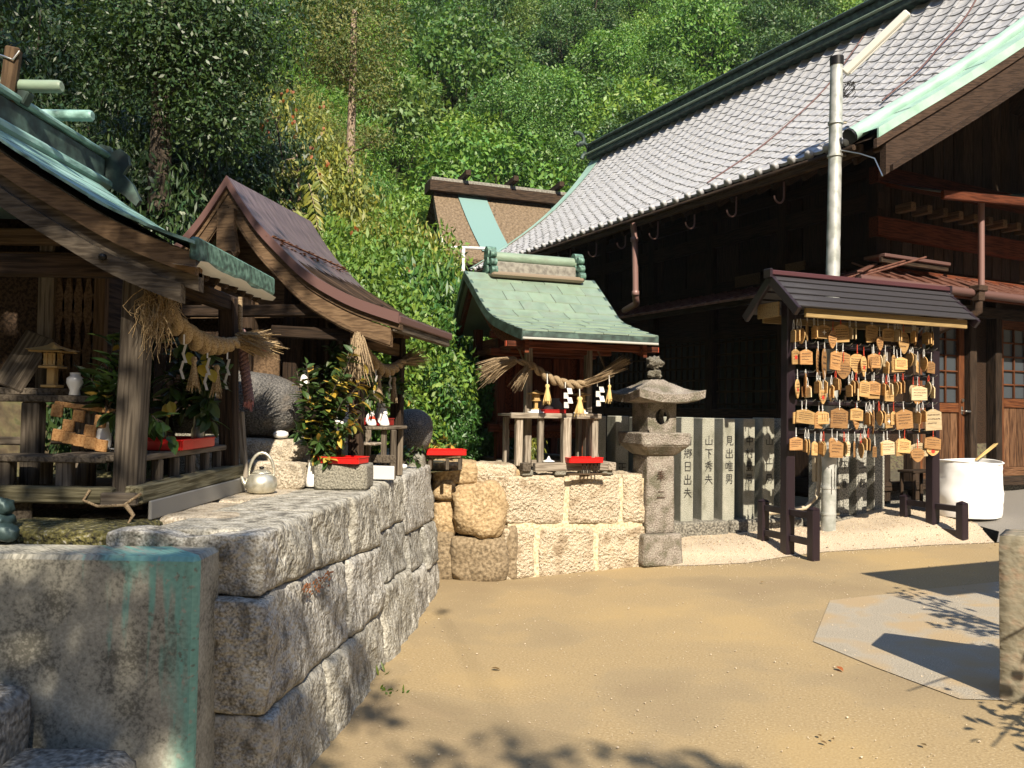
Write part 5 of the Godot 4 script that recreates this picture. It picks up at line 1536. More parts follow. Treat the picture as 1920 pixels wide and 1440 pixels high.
# ------------------------------------------------------------------ third shrine (green copper)
func s3(u: float, n: float, y: float) -> Vector3:      # u along the ridge, n towards the yard
	return Vector3(-0.408 + 0.94 * u + 0.342 * n, y, -(7.90 + 0.342 * u - 0.94 * n))
func make_shrine_three() -> void:
	var o := s3(0, 0, 0)
	var N := s3(0, 1, 0) - o
	var U := s3(1, 0, 0) - o
	var s := thing("green_roofed_shrine", "small shrine with a pale green copper roof on the granite block wall", "shrine", s3(0.6, 0.3, 0.9))
	var prof := dense([[0.0, 2.763, 0.07], [0.204, 2.618, 0.06], [0.445, 2.44, 0.05], [0.687, 2.284, 0.03], [1.023, 2.179, 0.015], [1.416, 2.082, 0.0]], 36)
	var rear := dense([[0.0, 2.763, 0.07], [0.25, 2.56, 0.055], [0.5, 2.37, 0.03], [0.70, 2.24, 0.02]], 16)
	var ln := 1.23
	var roof := put(s, "roof", roof_sheet(o, N, prof, 0.01, ln - 0.01, U, -0.03, 0, 36, 0.03), M.wood_vermilion)
	put(roof, "rear_slope", roof_sheet(o, -N, rear, 0.0, ln, U, 0.0, 0, 16, 0.03), M.copper_green)
	var cuts := [0, 4, 8, 12, 16, 20, 24, 28, 32, 36]
	for r in 9:
		var off := 0.12 if r % 2 else 0.0
		var xs := [0.0]
		var x := 0.22 + off
		while x < ln - 0.1:
			xs.append(x + rng.randf_range(-0.01, 0.01))
			x += 0.245
		xs.append(ln)
		for c in xs.size() - 1:
			var k0: int = cuts[r]
			var pm := prof.duplicate(true)
			for k in pm.size():
				if c > 0 and c < xs.size() - 2: pm[k][2] = 0.0
			# each course laps over the next one down
			for k in range(cuts[r], cuts[r + 1] + 1): pm[k][1] += 0.010 * (k - cuts[r]) / 4.0
			var sh := MB.new()
			var f0: float = xs[c] - (prof[k0][2] if c == 0 else 0.0)
			var rows := []
			for k in range(cuts[r], cuts[r + 1] + 1):
				var fl: float = prof[k][2]
				var a: float = xs[c] - (fl if c == 0 else -0.002)
				var b: float = xs[c + 1] + (fl if c == xs.size() - 2 else -0.002)
				var p: Vector3 = o + N * pm[k][0] + Vector3.UP * (pm[k][1] + 0.004 + 0.002 * (c % 2))
				rows.append(PackedVector3Array([p + U * a, p + U * b]))
			sh.grid(rows)
			var e: PackedVector3Array = rows[rows.size() - 1]
			sh.quad(e[0], e[1], e[1] - Vector3.UP * 0.014, e[0] - Vector3.UP * 0.014)
			put(roof, "copper_shingle", sh.mesh(), M[["copper_green", "copper_green_b", "copper_green_c"][rng.randi() % 3]])
	# dark eave edge with a bright drip strip, verge boards
	beam(roof, "eave_edge", s3(0.0, 1.405, 2.055), s3(ln, 1.405, 2.055), 0.03, 0.05, M.copper_dark)
	beam(roof, "drip_strip", s3(0.0, 1.425, 2.022), s3(ln, 1.425, 2.022), 0.012, 0.02, M.lead_pale)
	for e in [0.0, ln]:
		var flip := 1.0 if e == 0.0 else -1.0
		put(roof, "verge_edge", curved_plank(o + U * e, N, U * flip, prof, 0, 36, -0.004, 0.03, -0.008, 0.075), M.copper_dark)
		put(roof, "rear_verge_edge", curved_plank(o + U * e, -N, U * flip, rear, 0, 16, -0.004, 0.03, -0.008, 0.075), M.copper_dark)
		put(roof, "bargeboard", curved_plank(o + U * e, N, U * flip, prof, 0, 34, 0.06, 0.035, 0.08, 0.19), woodx("wood_vermilion"))
		put(roof, "rear_bargeboard", curved_plank(o + U * e, -N, U * flip, rear, 0, 15, 0.06, 0.035, 0.08, 0.19), woodx("wood_vermilion"))
		beam(roof, "purlin_end", s3(e + 0.06 * flip - flip * 0.14, 1.26, 1.985), s3(e + 0.3 * flip, 1.26, 1.985), 0.045, 0.05, wood("wood_vermilion"))
		board(roof, "purlin_cap", s3(e - 0.085 * flip, 1.26, 1.985), Vector3(0.04, 0.045, 0.006), M.vermilion, facing(U))
	beam(roof, "eave_purlin", s3(0.1, 1.26, 1.985), s3(ln - 0.1, 1.26, 1.985), 0.05, 0.055, wood("wood_vermilion"))
	for i in 12: beam(roof, "rafter", s3(0.08 + 0.1 * i, 1.36, 2.03), s3(0.08 + 0.1 * i, 0.5, 2.32), 0.025, 0.03, wood("wood_vermilion"))
	# ridge: base flashing, box, cap, scrolled ends
	beam(roof, "ridge_flashing", s3(0.16, 0.03, 2.74), s3(ln - 0.10, 0.03, 2.74), 0.26, 0.055, M.copper_tan, Vector3.UP, 0.02)
	beam(roof, "ridge_box", s3(0.22, 0.0, 2.815), s3(ln - 0.16, 0.0, 2.815), 0.13, 0.12, M.lead_grey, Vector3.UP, 0.006)
	beam(roof, "ridge_neck", s3(0.22, 0.0, 2.885), s3(ln - 0.16, 0.0, 2.885), 0.07, 0.03, M.lead_grey)
	var cp := MB.new()
	cp.tube([s3(0.20, 0.0, 2.925), s3(ln - 0.14, 0.0, 2.925)], [0.055], 12)
	put(roof, "ridge_cap", cp.mesh(), M.copper_green)
	for e in [0.19, ln - 0.12]:
		var sc := MB.new()
		for q in [[2.96, 0.065], [2.885, 0.05], [2.80, 0.045]]: sc.tube([s3(e - 0.045, 0.0, q[0]), s3(e + 0.045, 0.0, q[0])], [q[1]], 14)
		for sg in [-1.0, 1.0]:
			for q in [[0.08, 2.94, 0.035], [0.10, 2.86, 0.035], [0.12, 2.78, 0.04]]: sc.tube([s3(e - 0.03, q[0] * sg, q[1]), s3(e + 0.03, q[0] * sg, q[1])], [q[2]], 10)
		put(roof, "ridge_end", sc.mesh(), M.copper_patina)
	# body
	board(s, "body", s3(0.62, -0.02, 1.66), Vector3(0.78, 0.95, 0.62), M.wood_vermilion, facing(N))
	for q in [[0.20, -0.38], [0.20, 0.32], [1.03, 0.32], [1.03, -0.38]]: beam(s, "corner_post", s3(q[0], q[1], 0.93), s3(q[0], q[1], 2.25), 0.08, 0.08, wood("wood_vermilion"), U)
	for y in [1.28, 1.98, 2.14]: beam(s, "girt", s3(0.08, 0.36, y), s3(1.15, 0.36, y), 0.06, 0.07, wood("wood_vermilion"))
	for y in [1.30, 2.0]: beam(s, "side_girt", s3(0.20, -0.5, y), s3(0.20, 0.85, y), 0.05, 0.06, wood("wood_vermilion"))
	for k in 3: beam(s, "door_board", s3(0.42 + 0.2 * k, 0.31, 1.34), s3(0.42 + 0.2 * k, 0.31, 1.94), 0.18, 0.03, wood("wood_vermilion"), N)
	for u in [0.30, 0.88]: beam(s, "front_post", s3(u, 0.78, 0.98), s3(u, 0.78, 2.06), 0.062, 0.062, wood("wood_pale"), U)
	beam(s, "front_beam", s3(0.12, 0.78, 1.985), s3(1.1, 0.78, 1.985), 0.06, 0.07, wood("wood_vermilion"))
	# pale offering table
	var tb := [s3(0.07, 0.97, 1.40), s3(0.92, 0.97, 1.40)]
	beam(s, "table_front", tb[0], tb[1], 0.05, 0.048, wood("wood_pale"))
	board(s, "table_top", s3(0.50, 0.78, 1.405), Vector3(0.84, 0.025, 0.34), wood("wood_pale"), facing(N))
	for q in [[0.16, 0.94, 0.06], [0.16, 0.62, 0.05], [0.36, 0.94, 0.05], [0.58, 0.985, 0.075], [0.87, 0.94, 0.06], [0.87, 0.62, 0.05], [0.70, 0.70, 0.045]]: beam(s, "table_leg", s3(q[0], q[1], 0.97), s3(q[0], q[1], 1.385), q[2], q[2], wood("wood_pale"), U)
	for q in [[0.28, 0.98, 0.45], [0.58, 1.0, 0.8]]: pass
	beam(s, "base_sill", s3(0.28, 1.00, 0.965), s3(0.98, 1.00, 0.965), 0.075, 0.07, wood("wood_pale"))
	beam(s, "base_sill", s3(0.20, -0.45, 0.965), s3(0.20, 1.05, 0.965), 0.075, 0.07, wood("wood_old"))
	beam(s, "base_sill", s3(1.0, -0.45, 0.965), s3(1.0, 1.05, 0.965), 0.075, 0.07, wood("wood_pale"))
	beam(s, "base_sill", s3(0.1, 0.55, 0.965), s3(1.1, 0.55, 0.965), 0.06, 0.06, wood("wood_pale"))
	for q in [[0.22, 0.98], [0.52, 0.99], [0.97, 0.98], [0.75, 1.0]]: board(s, "foot_block", s3(q[0], q[1], 0.915), Vector3(0.10, 0.05, 0.08), M.block_stone, facing(N), 0.01)
	put(s, "foot_stone", rock([s3(-0.10, 0.55, 0.88), s3(0.22, 0.6, 0.88), s3(-0.10, 0.55, 0.97), s3(0.22, 0.6, 0.95), s3(-0.12, 0.85, 0.88), s3(0.20, 1.0, 0.88), s3(-0.10, 0.85, 0.97), s3(0.20, 0.98, 0.94)], 8, 6.0, 0.02, 71.0), M.rock_brown)

# ------------------------------------------------------------------ stone lantern
func make_lantern() -> void:
	var c := W(1.30, 0.16, 7.55)
	var B := Basis(Vector3.UP, deg_to_rad(20.0))
	var l := thing("stone_lantern", "weathered square stone lantern with lichened knob beside the granite block wall", "lantern", c, "", B)
	var blk := func(called: String, y0: float, y1: float, w0: float, w1: float, m: Material, amp: float, pw: float) -> void:
		var q := []
		for k in 8:
			var w: float = (w1 if k & 2 else w0) * 0.5
			q.append(c + B * Vector3(w if k & 1 else -w, (y1 if k & 2 else y0) - c.y, w if k & 4 else -w))
		put(l, called, rock(q, 12, pw, amp, w0 * 50.0 + y0 * 9.0, 0.5), m)
	blk.call("foot", 0.08, 0.365, 0.40, 0.385, M.lantern_stone, 0.008, 26.0)
	blk.call("pillar", 0.36, 1.075, 0.285, 0.275, M.lantern_stone, 0.006, 30.0)
	blk.call("shelf", 1.15, 1.265, 0.49, 0.50, M.lantern_stone, 0.006, 24.0)
	blk.call("shelf_taper", 1.06, 1.155, 0.29, 0.488, M.lantern_stone, 0.004, 30.0)
	# fire box: four walls, the front one with a round opening
	var fb := 0.145
	for k in 4:
		var a := deg_to_rad(90.0 * k)
		var bx := B * Vector3(cos(a), 0, -sin(a))
		var n := bx.cross(Vector3.UP).normalized()
		var mb := MB.new()
		var wall_c := c + Vector3.UP * (1.41 - c.y) + n * (fb - 0.025)
		if k == 0 or k == 1:
			var poly := PackedVector2Array()
			var hole := PackedVector2Array()
			for e in 24: hole.append(Vector2(cos(TAU * e / 24.0), sin(TAU * e / 24.0)) * 0.072 + Vector2(0.005, -0.005))
			for q in [[-1, -1], [1, -1], [1, 1], [-1, 1]]: poly.append(Vector2(q[0] * (fb - (0.0 if k % 2 == 0 else 0.05)), q[1] * 0.148))
			# ring of quads between the hole and the square
			for e in 24:
				var e2 := (e + 1) % 24
				var oq := []
				for h in [hole[e], hole[e2]]:
					var s: float = minf(poly[1].x / maxf(absf(h.x), 1e-4), 0.148 / maxf(absf(h.y), 1e-4))
					oq.append(h * s)
				for f in [0.025, -0.025]:
					var q4 := [wall_c + bx * hole[e].x + Vector3.UP * hole[e].y + n * f, wall_c + bx * oq[0].x + Vector3.UP * oq[0].y + n * f, wall_c + bx * oq[1].x + Vector3.UP * oq[1].y + n * f, wall_c + bx * hole[e2].x + Vector3.UP * hole[e2].y + n * f]
					mb.out(q4, wall_c - n * f * 2.0)
				mb.quad(wall_c + bx * hole[e].x + Vector3.UP * hole[e].y + n * 0.025, wall_c + bx * hole[e2].x + Vector3.UP * hole[e2].y + n * 0.025, wall_c + bx * hole[e2].x + Vector3.UP * hole[e2].y - n * 0.025, wall_c + bx * hole[e].x + Vector3.UP * hole[e].y - n * 0.025)
			for q in [-1.0, 1.0]:
				mb.quad(wall_c + bx * poly[1].x * q - Vector3.UP * 0.148 + n * 0.025, wall_c + bx * poly[1].x * q - Vector3.UP * 0.148 - n * 0.025, wall_c + bx * poly[1].x * q + Vector3.UP * 0.148 - n * 0.025, wall_c + bx * poly[1].x * q + Vector3.UP * 0.148 + n * 0.025)
		else:
			mb.box(wall_c, Vector3(2.0 * (fb - (0.0 if k % 2 == 0 else 0.05)), 0.296, 0.05), Basis(bx, Vector3.UP, n))
		put(l, "fire_box_wall", mb.mesh(), M.lantern_stone)
	# roof: square, concave, upturned corners
	var rn := 20
	var top := []
	var und := []
	for j in rn + 1:
		var r1 := PackedVector3Array()
		var r2 := PackedVector3Array()
		for i in rn + 1:
			var x := -1.0 + 2.0 * i / rn
			var z := -1.0 + 2.0 * j / rn
			var m := maxf(absf(x), absf(z))
			var cn := absf(x * z)
			var y := 1.605 + 0.185 * pow(1.0 - m, 1.25) * (1.0 if m > 0.22 else 1.0) + 0.045 * pow(cn, 2.0) * m
			if m < 0.3: y = minf(y, 1.742)
			var h := 0.315 * (1.0 + 0.06 * cn)
			var nz := stone_noise.get_noise_3d(x * 2.0, z * 2.0, 7.0) * 0.012
			r1.append(c + B * Vector3(x * h, y - c.y + nz, z * h))
			r2.append(c + B * Vector3(x * h * 0.985, 1.515 + 0.02 * m + 0.045 * pow(cn, 2.0) - c.y + nz * 0.5, z * h * 0.985))
		top.append(r1)
		und.append(r2)
	var rf := MB.new()
	rf.grid(top, false, true)
	rf.grid(und)
	for k in rn:
		for e in [[top[0][k], top[0][k + 1], und[0][k + 1], und[0][k]], [top[rn][k], top[rn][k + 1], und[rn][k + 1], und[rn][k]], [top[k][0], top[k + 1][0], und[k + 1][0], und[k][0]], [top[k][rn], top[k + 1][rn], und[k + 1][rn], und[k][rn]]]:
			rf.out(e, c + Vector3.UP * 1.4)
	put(l, "roof", rf.mesh(), M.lantern_stone)
	put(l, "knob", rock(box8(c + Vector3(-0.075, 1.585, -0.075), c + Vector3(0.075, 1.685, 0.075)), 12, 2.6, 0.035, 3.0, 0.8, 4.0), M.lichen_stone)
	put(l, "knob_top", rock(box8(c + Vector3(-0.085, 1.67, -0.085), c + Vector3(0.085, 1.80, 0.085)), 14, 2.4, 0.035, 8.0, 0.8, 4.0), M.lichen_stone)
	# carved dedication on the front face
	var n := B * Vector3(0, 0, 1)
	var x := B * Vector3(1, 0, 0)
	glyphs(l, ["奉", "二"], c + n * 0.1495 + Vector3.UP * 0.72 - x * 0.005, x, 0.095, 0.16, M.ink_brown)

# ------------------------------------------------------------------ brush lettering from strokes on a 10 x 10 field
var STROKES := {
	"南": [[1, 2, 9, 2], [5, 0, 5, 4], [1.5, 4, 1.5, 10], [1.5, 4, 8.5, 4, 8.5, 9.5, 7.5, 9.5], [3.7, 4.8, 4.4, 6], [6.3, 4.8, 5.6, 6], [3, 6.5, 7, 6.5], [2.8, 8, 7.2, 8], [5, 6.5, 5, 9.7]],
	"郷": [[2.5, 0, 1, 2.5, 2.5, 2.5], [2.5, 2.5, 0.8, 5.5, 2.8, 5], [2.8, 5, 0.5, 10], [4, 1, 6, 1, 6, 5, 4, 5, 4, 1], [4, 3, 6, 3], [4, 5, 4, 9, 6, 8], [7.5, 1, 9.5, 1, 8.2, 3.5, 9.5, 5.5, 8, 7], [7.5, 1, 7.5, 10]],
	"日": [[2, 0.5, 2, 9.5], [2, 0.5, 8, 0.5, 8, 9.5], [2, 5, 8, 5], [2, 9.2, 8, 9.2]],
	"出": [[5, 0, 5, 9.5], [2, 1.5, 2, 4.5, 8, 4.5], [8, 1.5, 8, 4.5], [1, 6, 1, 9.5, 9, 9.5], [9, 6, 9, 9.5]],
	"夫": [[2, 2.5, 8, 2.5], [0.8, 5, 9.2, 5], [5, 0, 5, 5, 1, 10], [5.2, 5.2, 9.5, 9.8]],
	"山": [[5, 0, 5, 9], [1.2, 4, 1.2, 9, 8.8, 9], [8.8, 4, 8.8, 9.3]],
	"下": [[0.8, 1, 9.2, 1], [5, 1, 5, 10], [5.2, 4, 7.5, 6]],
	"秀": [[7, 0, 3, 1], [0.8, 2.2, 9.2, 2.2], [5, 0.5, 5, 5], [5, 2.4, 1, 5], [5, 2.4, 9, 5], [2, 5.5, 7, 5.5, 6, 7.2, 8, 7.2, 7.5, 9.8, 6, 9.6], [3.8, 5.6, 1, 10]],
	"見": [[2.5, 0.5, 2.5, 6.5], [2.5, 0.5, 7.5, 0.5, 7.5, 6.5], [2.5, 2.5, 7.5, 2.5], [2.5, 4.5, 7.5, 4.5], [2.5, 6.5, 7.5, 6.5], [4, 6.5, 1, 10], [6, 6.5, 6, 9.5, 9.5, 9.5, 9.5, 8]],
	"唯": [[0.8, 2, 0.8, 7], [0.8, 2, 3, 2, 3, 7], [0.8, 7, 3, 7], [5, 0, 3.8, 3.5], [4.6, 2.5, 4.6, 10], [6.8, 0.5, 7.2, 2], [4.6, 2.5, 9.3, 2.5], [4.6, 4.8, 9, 4.8], [4.6, 7, 9, 7], [4.6, 9.5, 9.6, 9.5], [7, 2.5, 7, 9.5]],
	"男": [[2, 0.5, 2, 5], [2, 0.5, 8, 0.5, 8, 5], [2, 2.7, 8, 2.7], [2, 5, 8, 5], [5, 0.5, 5, 5], [1, 6.8, 8.5, 6.8, 8, 9.8, 6.5, 9.6], [5, 5.5, 1.5, 10]],
	"中": [[1.5, 2.5, 1.5, 6.5], [1.5, 2.5, 8.5, 2.5, 8.5, 6.5], [1.5, 6.2, 8.5, 6.2], [5, 0, 5, 10]],
	"村": [[0.3, 2.5, 4.6, 2.5], [2.5, 0, 2.5, 10], [2.5, 2.7, 0.3, 7], [2.7, 3.5, 4.4, 5.5], [5, 2.8, 9.8, 2.8], [8, 0, 8, 9.7, 7, 9.2], [6, 4.8, 6.8, 6.3]],
	"豊": [[2, 1, 2, 4.6, 8, 4.6], [2, 1, 8, 1, 8, 4.6], [2, 2.8, 8, 2.8], [4, 0, 4, 4.6], [6, 0, 6, 4.6], [1.2, 5.6, 8.8, 5.6], [3, 6.5, 3, 8, 7, 8, 7, 6.5, 3, 6.5], [3.5, 8.2, 4, 9.4], [6.5, 8.2, 6, 9.4], [0.8, 9.7, 9.2, 9.7]],
	"房": [[2, 0.5, 8, 0.5], [2, 2, 8, 2, 8, 4, 2, 4], [2, 2, 1, 10], [5.3, 4.2, 5.5, 5.2], [2.8, 5.5, 9, 5.5], [4.8, 5.5, 3, 9.8], [4.6, 7, 8, 7, 7.6, 9.8, 6.4, 9.5]],
	"高": [[5, 0, 5, 1.2], [1, 1.4, 9, 1.4], [3, 2.5, 3, 4.2, 7, 4.2, 7, 2.5, 3, 2.5], [1.5, 5.2, 1.5, 10], [1.5, 5.2, 8.5, 5.2, 8.5, 9.8, 7.6, 9.4], [3.5, 6.5, 3.5, 8.8, 6.5, 8.8, 6.5, 6.5, 3.5, 6.5]],
	"正": [[1, 0.8, 9, 0.8], [5, 0.8, 5, 9.3], [5, 4.6, 8.5, 4.6], [2, 4.2, 2, 9.3], [0.5, 9.3, 9.5, 9.3]],
	"奉": [[2, 1.2, 8, 1.2], [1.5, 2.8, 8.5, 2.8], [0.6, 4.5, 9.4, 4.5], [5, 0, 4.6, 4.5, 0.8, 7.8], [5.4, 4.5, 9.3, 7.8], [3, 6.2, 7, 6.2], [2.5, 7.8, 7.5, 7.8], [5, 5.5, 5, 10]],
	"上": [[5, 0, 5, 9.3], [5, 4, 8, 4], [0.8, 9.3, 9.2, 9.3]],
	"川": [[2, 0.5, 2, 5, 1, 10], [5, 1, 5, 9], [8.2, 0.3, 8.2, 10]],
	"竹": [[2.5, 0, 1, 3.5], [1.8, 2.2, 4.8, 2.2], [3.2, 2.2, 3.2, 10], [6.8, 0, 5.5, 3.5], [6.2, 2.2, 9.6, 2.2], [8, 2.2, 8, 9.8, 7, 9.3]],
	"喜": [[1, 1, 9, 1], [5, 0, 5, 2.6], [2.5, 2.6, 7.5, 2.6], [3, 3.6, 3, 5.2, 7, 5.2, 7, 3.6, 3, 3.6], [3.6, 5.6, 4, 6.5], [6.4, 5.6, 6, 6.5], [0.8, 6.8, 9.2, 6.8], [3, 8, 3, 9.9, 7, 9.9, 7, 8, 3, 8]],
	"二": [[2, 3, 8, 3], [0.8, 8.5, 9.2, 8.5]],
	"郎": [[2, 1, 5, 1, 5, 5, 2, 5, 2, 1], [2, 3, 5, 3], [2, 5, 2, 9.2, 5, 8.2], [6.5, 1, 9, 1, 7.6, 3.6, 9.2, 6, 7.4, 7], [6.5, 1, 6.5, 10]],
}
func glyphs(parent: Node, chars: Array, o: Vector3, x: Vector3, size: float, pitch: float, m: Material) -> void:
	var mb := MB.new()
	var n := x.cross(Vector3.UP).normalized()
	for k in chars.size():
		var c := o - Vector3.UP * pitch * k
		for s in STROKES[chars[k]]:
			var cnt: int = s.size() / 2
			for i in cnt - 1:
				var a: Vector3 = c + x * (s[i * 2] - 5.0) * 0.1 * size - Vector3.UP * (s[i * 2 + 1] - 5.0) * 0.1 * size
				var b: Vector3 = c + x * (s[i * 2 + 2] - 5.0) * 0.1 * size - Vector3.UP * (s[i * 2 + 3] - 5.0) * 0.1 * size
				var d: Vector3 = (b - a).normalized()
				var w: Vector3 = n.cross(d) * size * 0.042 * rng.randf_range(0.8, 1.25)
				a -= d * size * 0.03
				b += d * size * 0.03
				var lift := n * (0.0012 + 0.0004 * rng.randf())
				mb.quad(a - w + lift, b - w * 0.7 + lift, b + w * 0.7 + lift, a + w + lift)
	put(parent, "inscription", mb.mesh(), m)

# ------------------------------------------------------------------ stone fence with names
func make_fence() -> void:
	var U := Vector3(0.94, 0, -0.342)
	var N := Vector3(0.342, 0, 0.94)
	var f0 := W(1.79, 0.0, 8.40)
	var f := thing("stone_fence", "row of square stone posts with black carved names before the hall", "fence", f0 + U * 1.2 + Vector3.UP * 0.2)
	var names := {-3: ["高", "正"], 0: ["南", "郷", "日", "出", "夫"], 1: ["山", "下", "秀", "夫"], 2: ["見", "出", "唯", "男"], 3: ["中", "村", "豊", "房"], 4: ["山", "上", "房"], 5: ["川", "上", "正", "夫"], 7: ["川", "下", "正"], 8: ["竹", "下", "喜"], 9: ["中", "二", "郎"]}
	for k in range(-4, 11):
		if k == 6: continue
		var c := f0 + U * 0.2475 * k
		var h := 1.405 - 0.012 * rng.randf()
		var pm := MB.new()
		pm.box(c - N * 0.095 + Vector3.UP * (h + 0.33) * 0.5, Vector3(0.146, h - 0.33, 0.19), Basis(U, Vector3.UP, N).rotated(Vector3.UP, rng.randf_range(-0.015, 0.015)), 0.006)
		var p := put(f, "stone_post", pm.mesh(), M.fence_stone if k < 5 else M.fence_worn)
		if names.has(k):
			var t: Array = names[k]
			glyphs(p, t, c + N * 0.004 + Vector3.UP * (1.165 if k < 5 else 1.10) + U * 0.003, U, 0.098, 0.132 if t.size() > 3 else (0.20 if t.size() == 3 else 0.27), M.ink)
	var kb := f0 - N * 0.07
	for q in [[-4.5, -1.6], [-1.55, 1.85], [1.9, 5.6], [5.65, 9.0], [9.05, 11.5]]:
		var z := []
		for e in 8: z.append(kb + U * 0.2475 * (q[1] if e & 1 else q[0]) + N * (0.17 if e & 4 else -0.16) + Vector3.UP * (0.352 if e & 2 else 0.12))
		put(f, "kerb_stone", rock(z, 10, 16.0, 0.012, q[0] * 2.0 + 33.0, 0.5), M.kerb)

# ------------------------------------------------------------------ lamp pole
func make_pole() -> void:
	var p0 := W(3.245, 0.22, 8.47)
	var tp := at(1569, 118, 8.47)
	var p := thing("lamp_pole", "tall pale steel pole with a slanted tube lamp behind the plaque rack", "lamp post", p0)
	tubed(p, "shaft", [p0 - Vector3.UP * 0.1, p0.lerp(tp, 0.5), tp], [0.074, 0.069, 0.064], M.pole_paint, 20)
	tubed(p, "cap", [tp - Vector3.UP * 0.03, tp + Vector3.UP * 0.06], [0.070], M.black_metal, 16)
	for f in [0.045, 0.10, 0.19, 0.24, 0.45, 0.80, 0.87]:
		var c := p0.lerp(tp, f)
		tubed(p, "clamp", [c - Vector3.UP * 0.012, c + Vector3.UP * 0.012], [0.079], M.pole_paint, 16)
		board(p, "clamp_bolt", c + Vector3(0.085, 0, 0.02), Vector3(0.04, 0.022, 0.025), M.brass_dull)
	var lamp_a := tp + Vector3(0.07, -0.12, 0.03)
	var lamp_b := at(1703, 24, 8.15)
	var lamp := beam(p, "lamp_housing", lamp_a, lamp_b, 0.075, 0.085, M.lamp_white, Vector3.UP, 0.012)
	beam(lamp, "tube", lamp_a.lerp(lamp_b, 0.08) - Vector3(0, 0.055, 0), lamp_a.lerp(lamp_b, 0.92) - Vector3(0, 0.055, 0), 0.03, 0.03, M.porcelain, Vector3.UP, 0.008)
	var wr := MB.new()
	for k in 4:
		var path := []
		for i in 12: path.append(tp + Vector3(0.13 + 0.05 * cos(i * 0.9 + k), -0.28 + 0.07 * sin(i * 0.8 + k * 2.0), 0.05 * sin(i + k)))
		wr.tube(path, [0.004], 4)
	put(p, "coiled_wire", wr.mesh(), M.ink)
	tubed(p, "stay_wire", [p0.lerp(tp, 0.815), at(1612, 288, 8.2), at(1640, 297, 8.0), at(1655, 330, 7.8)], [0.006], M.steel, 5)
	tubed(p, "conduit", [at(1536, 838, 8.60), at(1536, 900, 8.58), at(1532, 930, 8.56), at(1510, 952, 8.5), at(1475, 958, 8.45), at(1440, 962, 8.4)], [0.024], M.pvc_beige, 8)
	board(p, "meter_box", at(1531, 870, 8.62), Vector3(0.08, 0.36, 0.05), M.pvc_beige, Basis(Vector3.UP, 0.35))

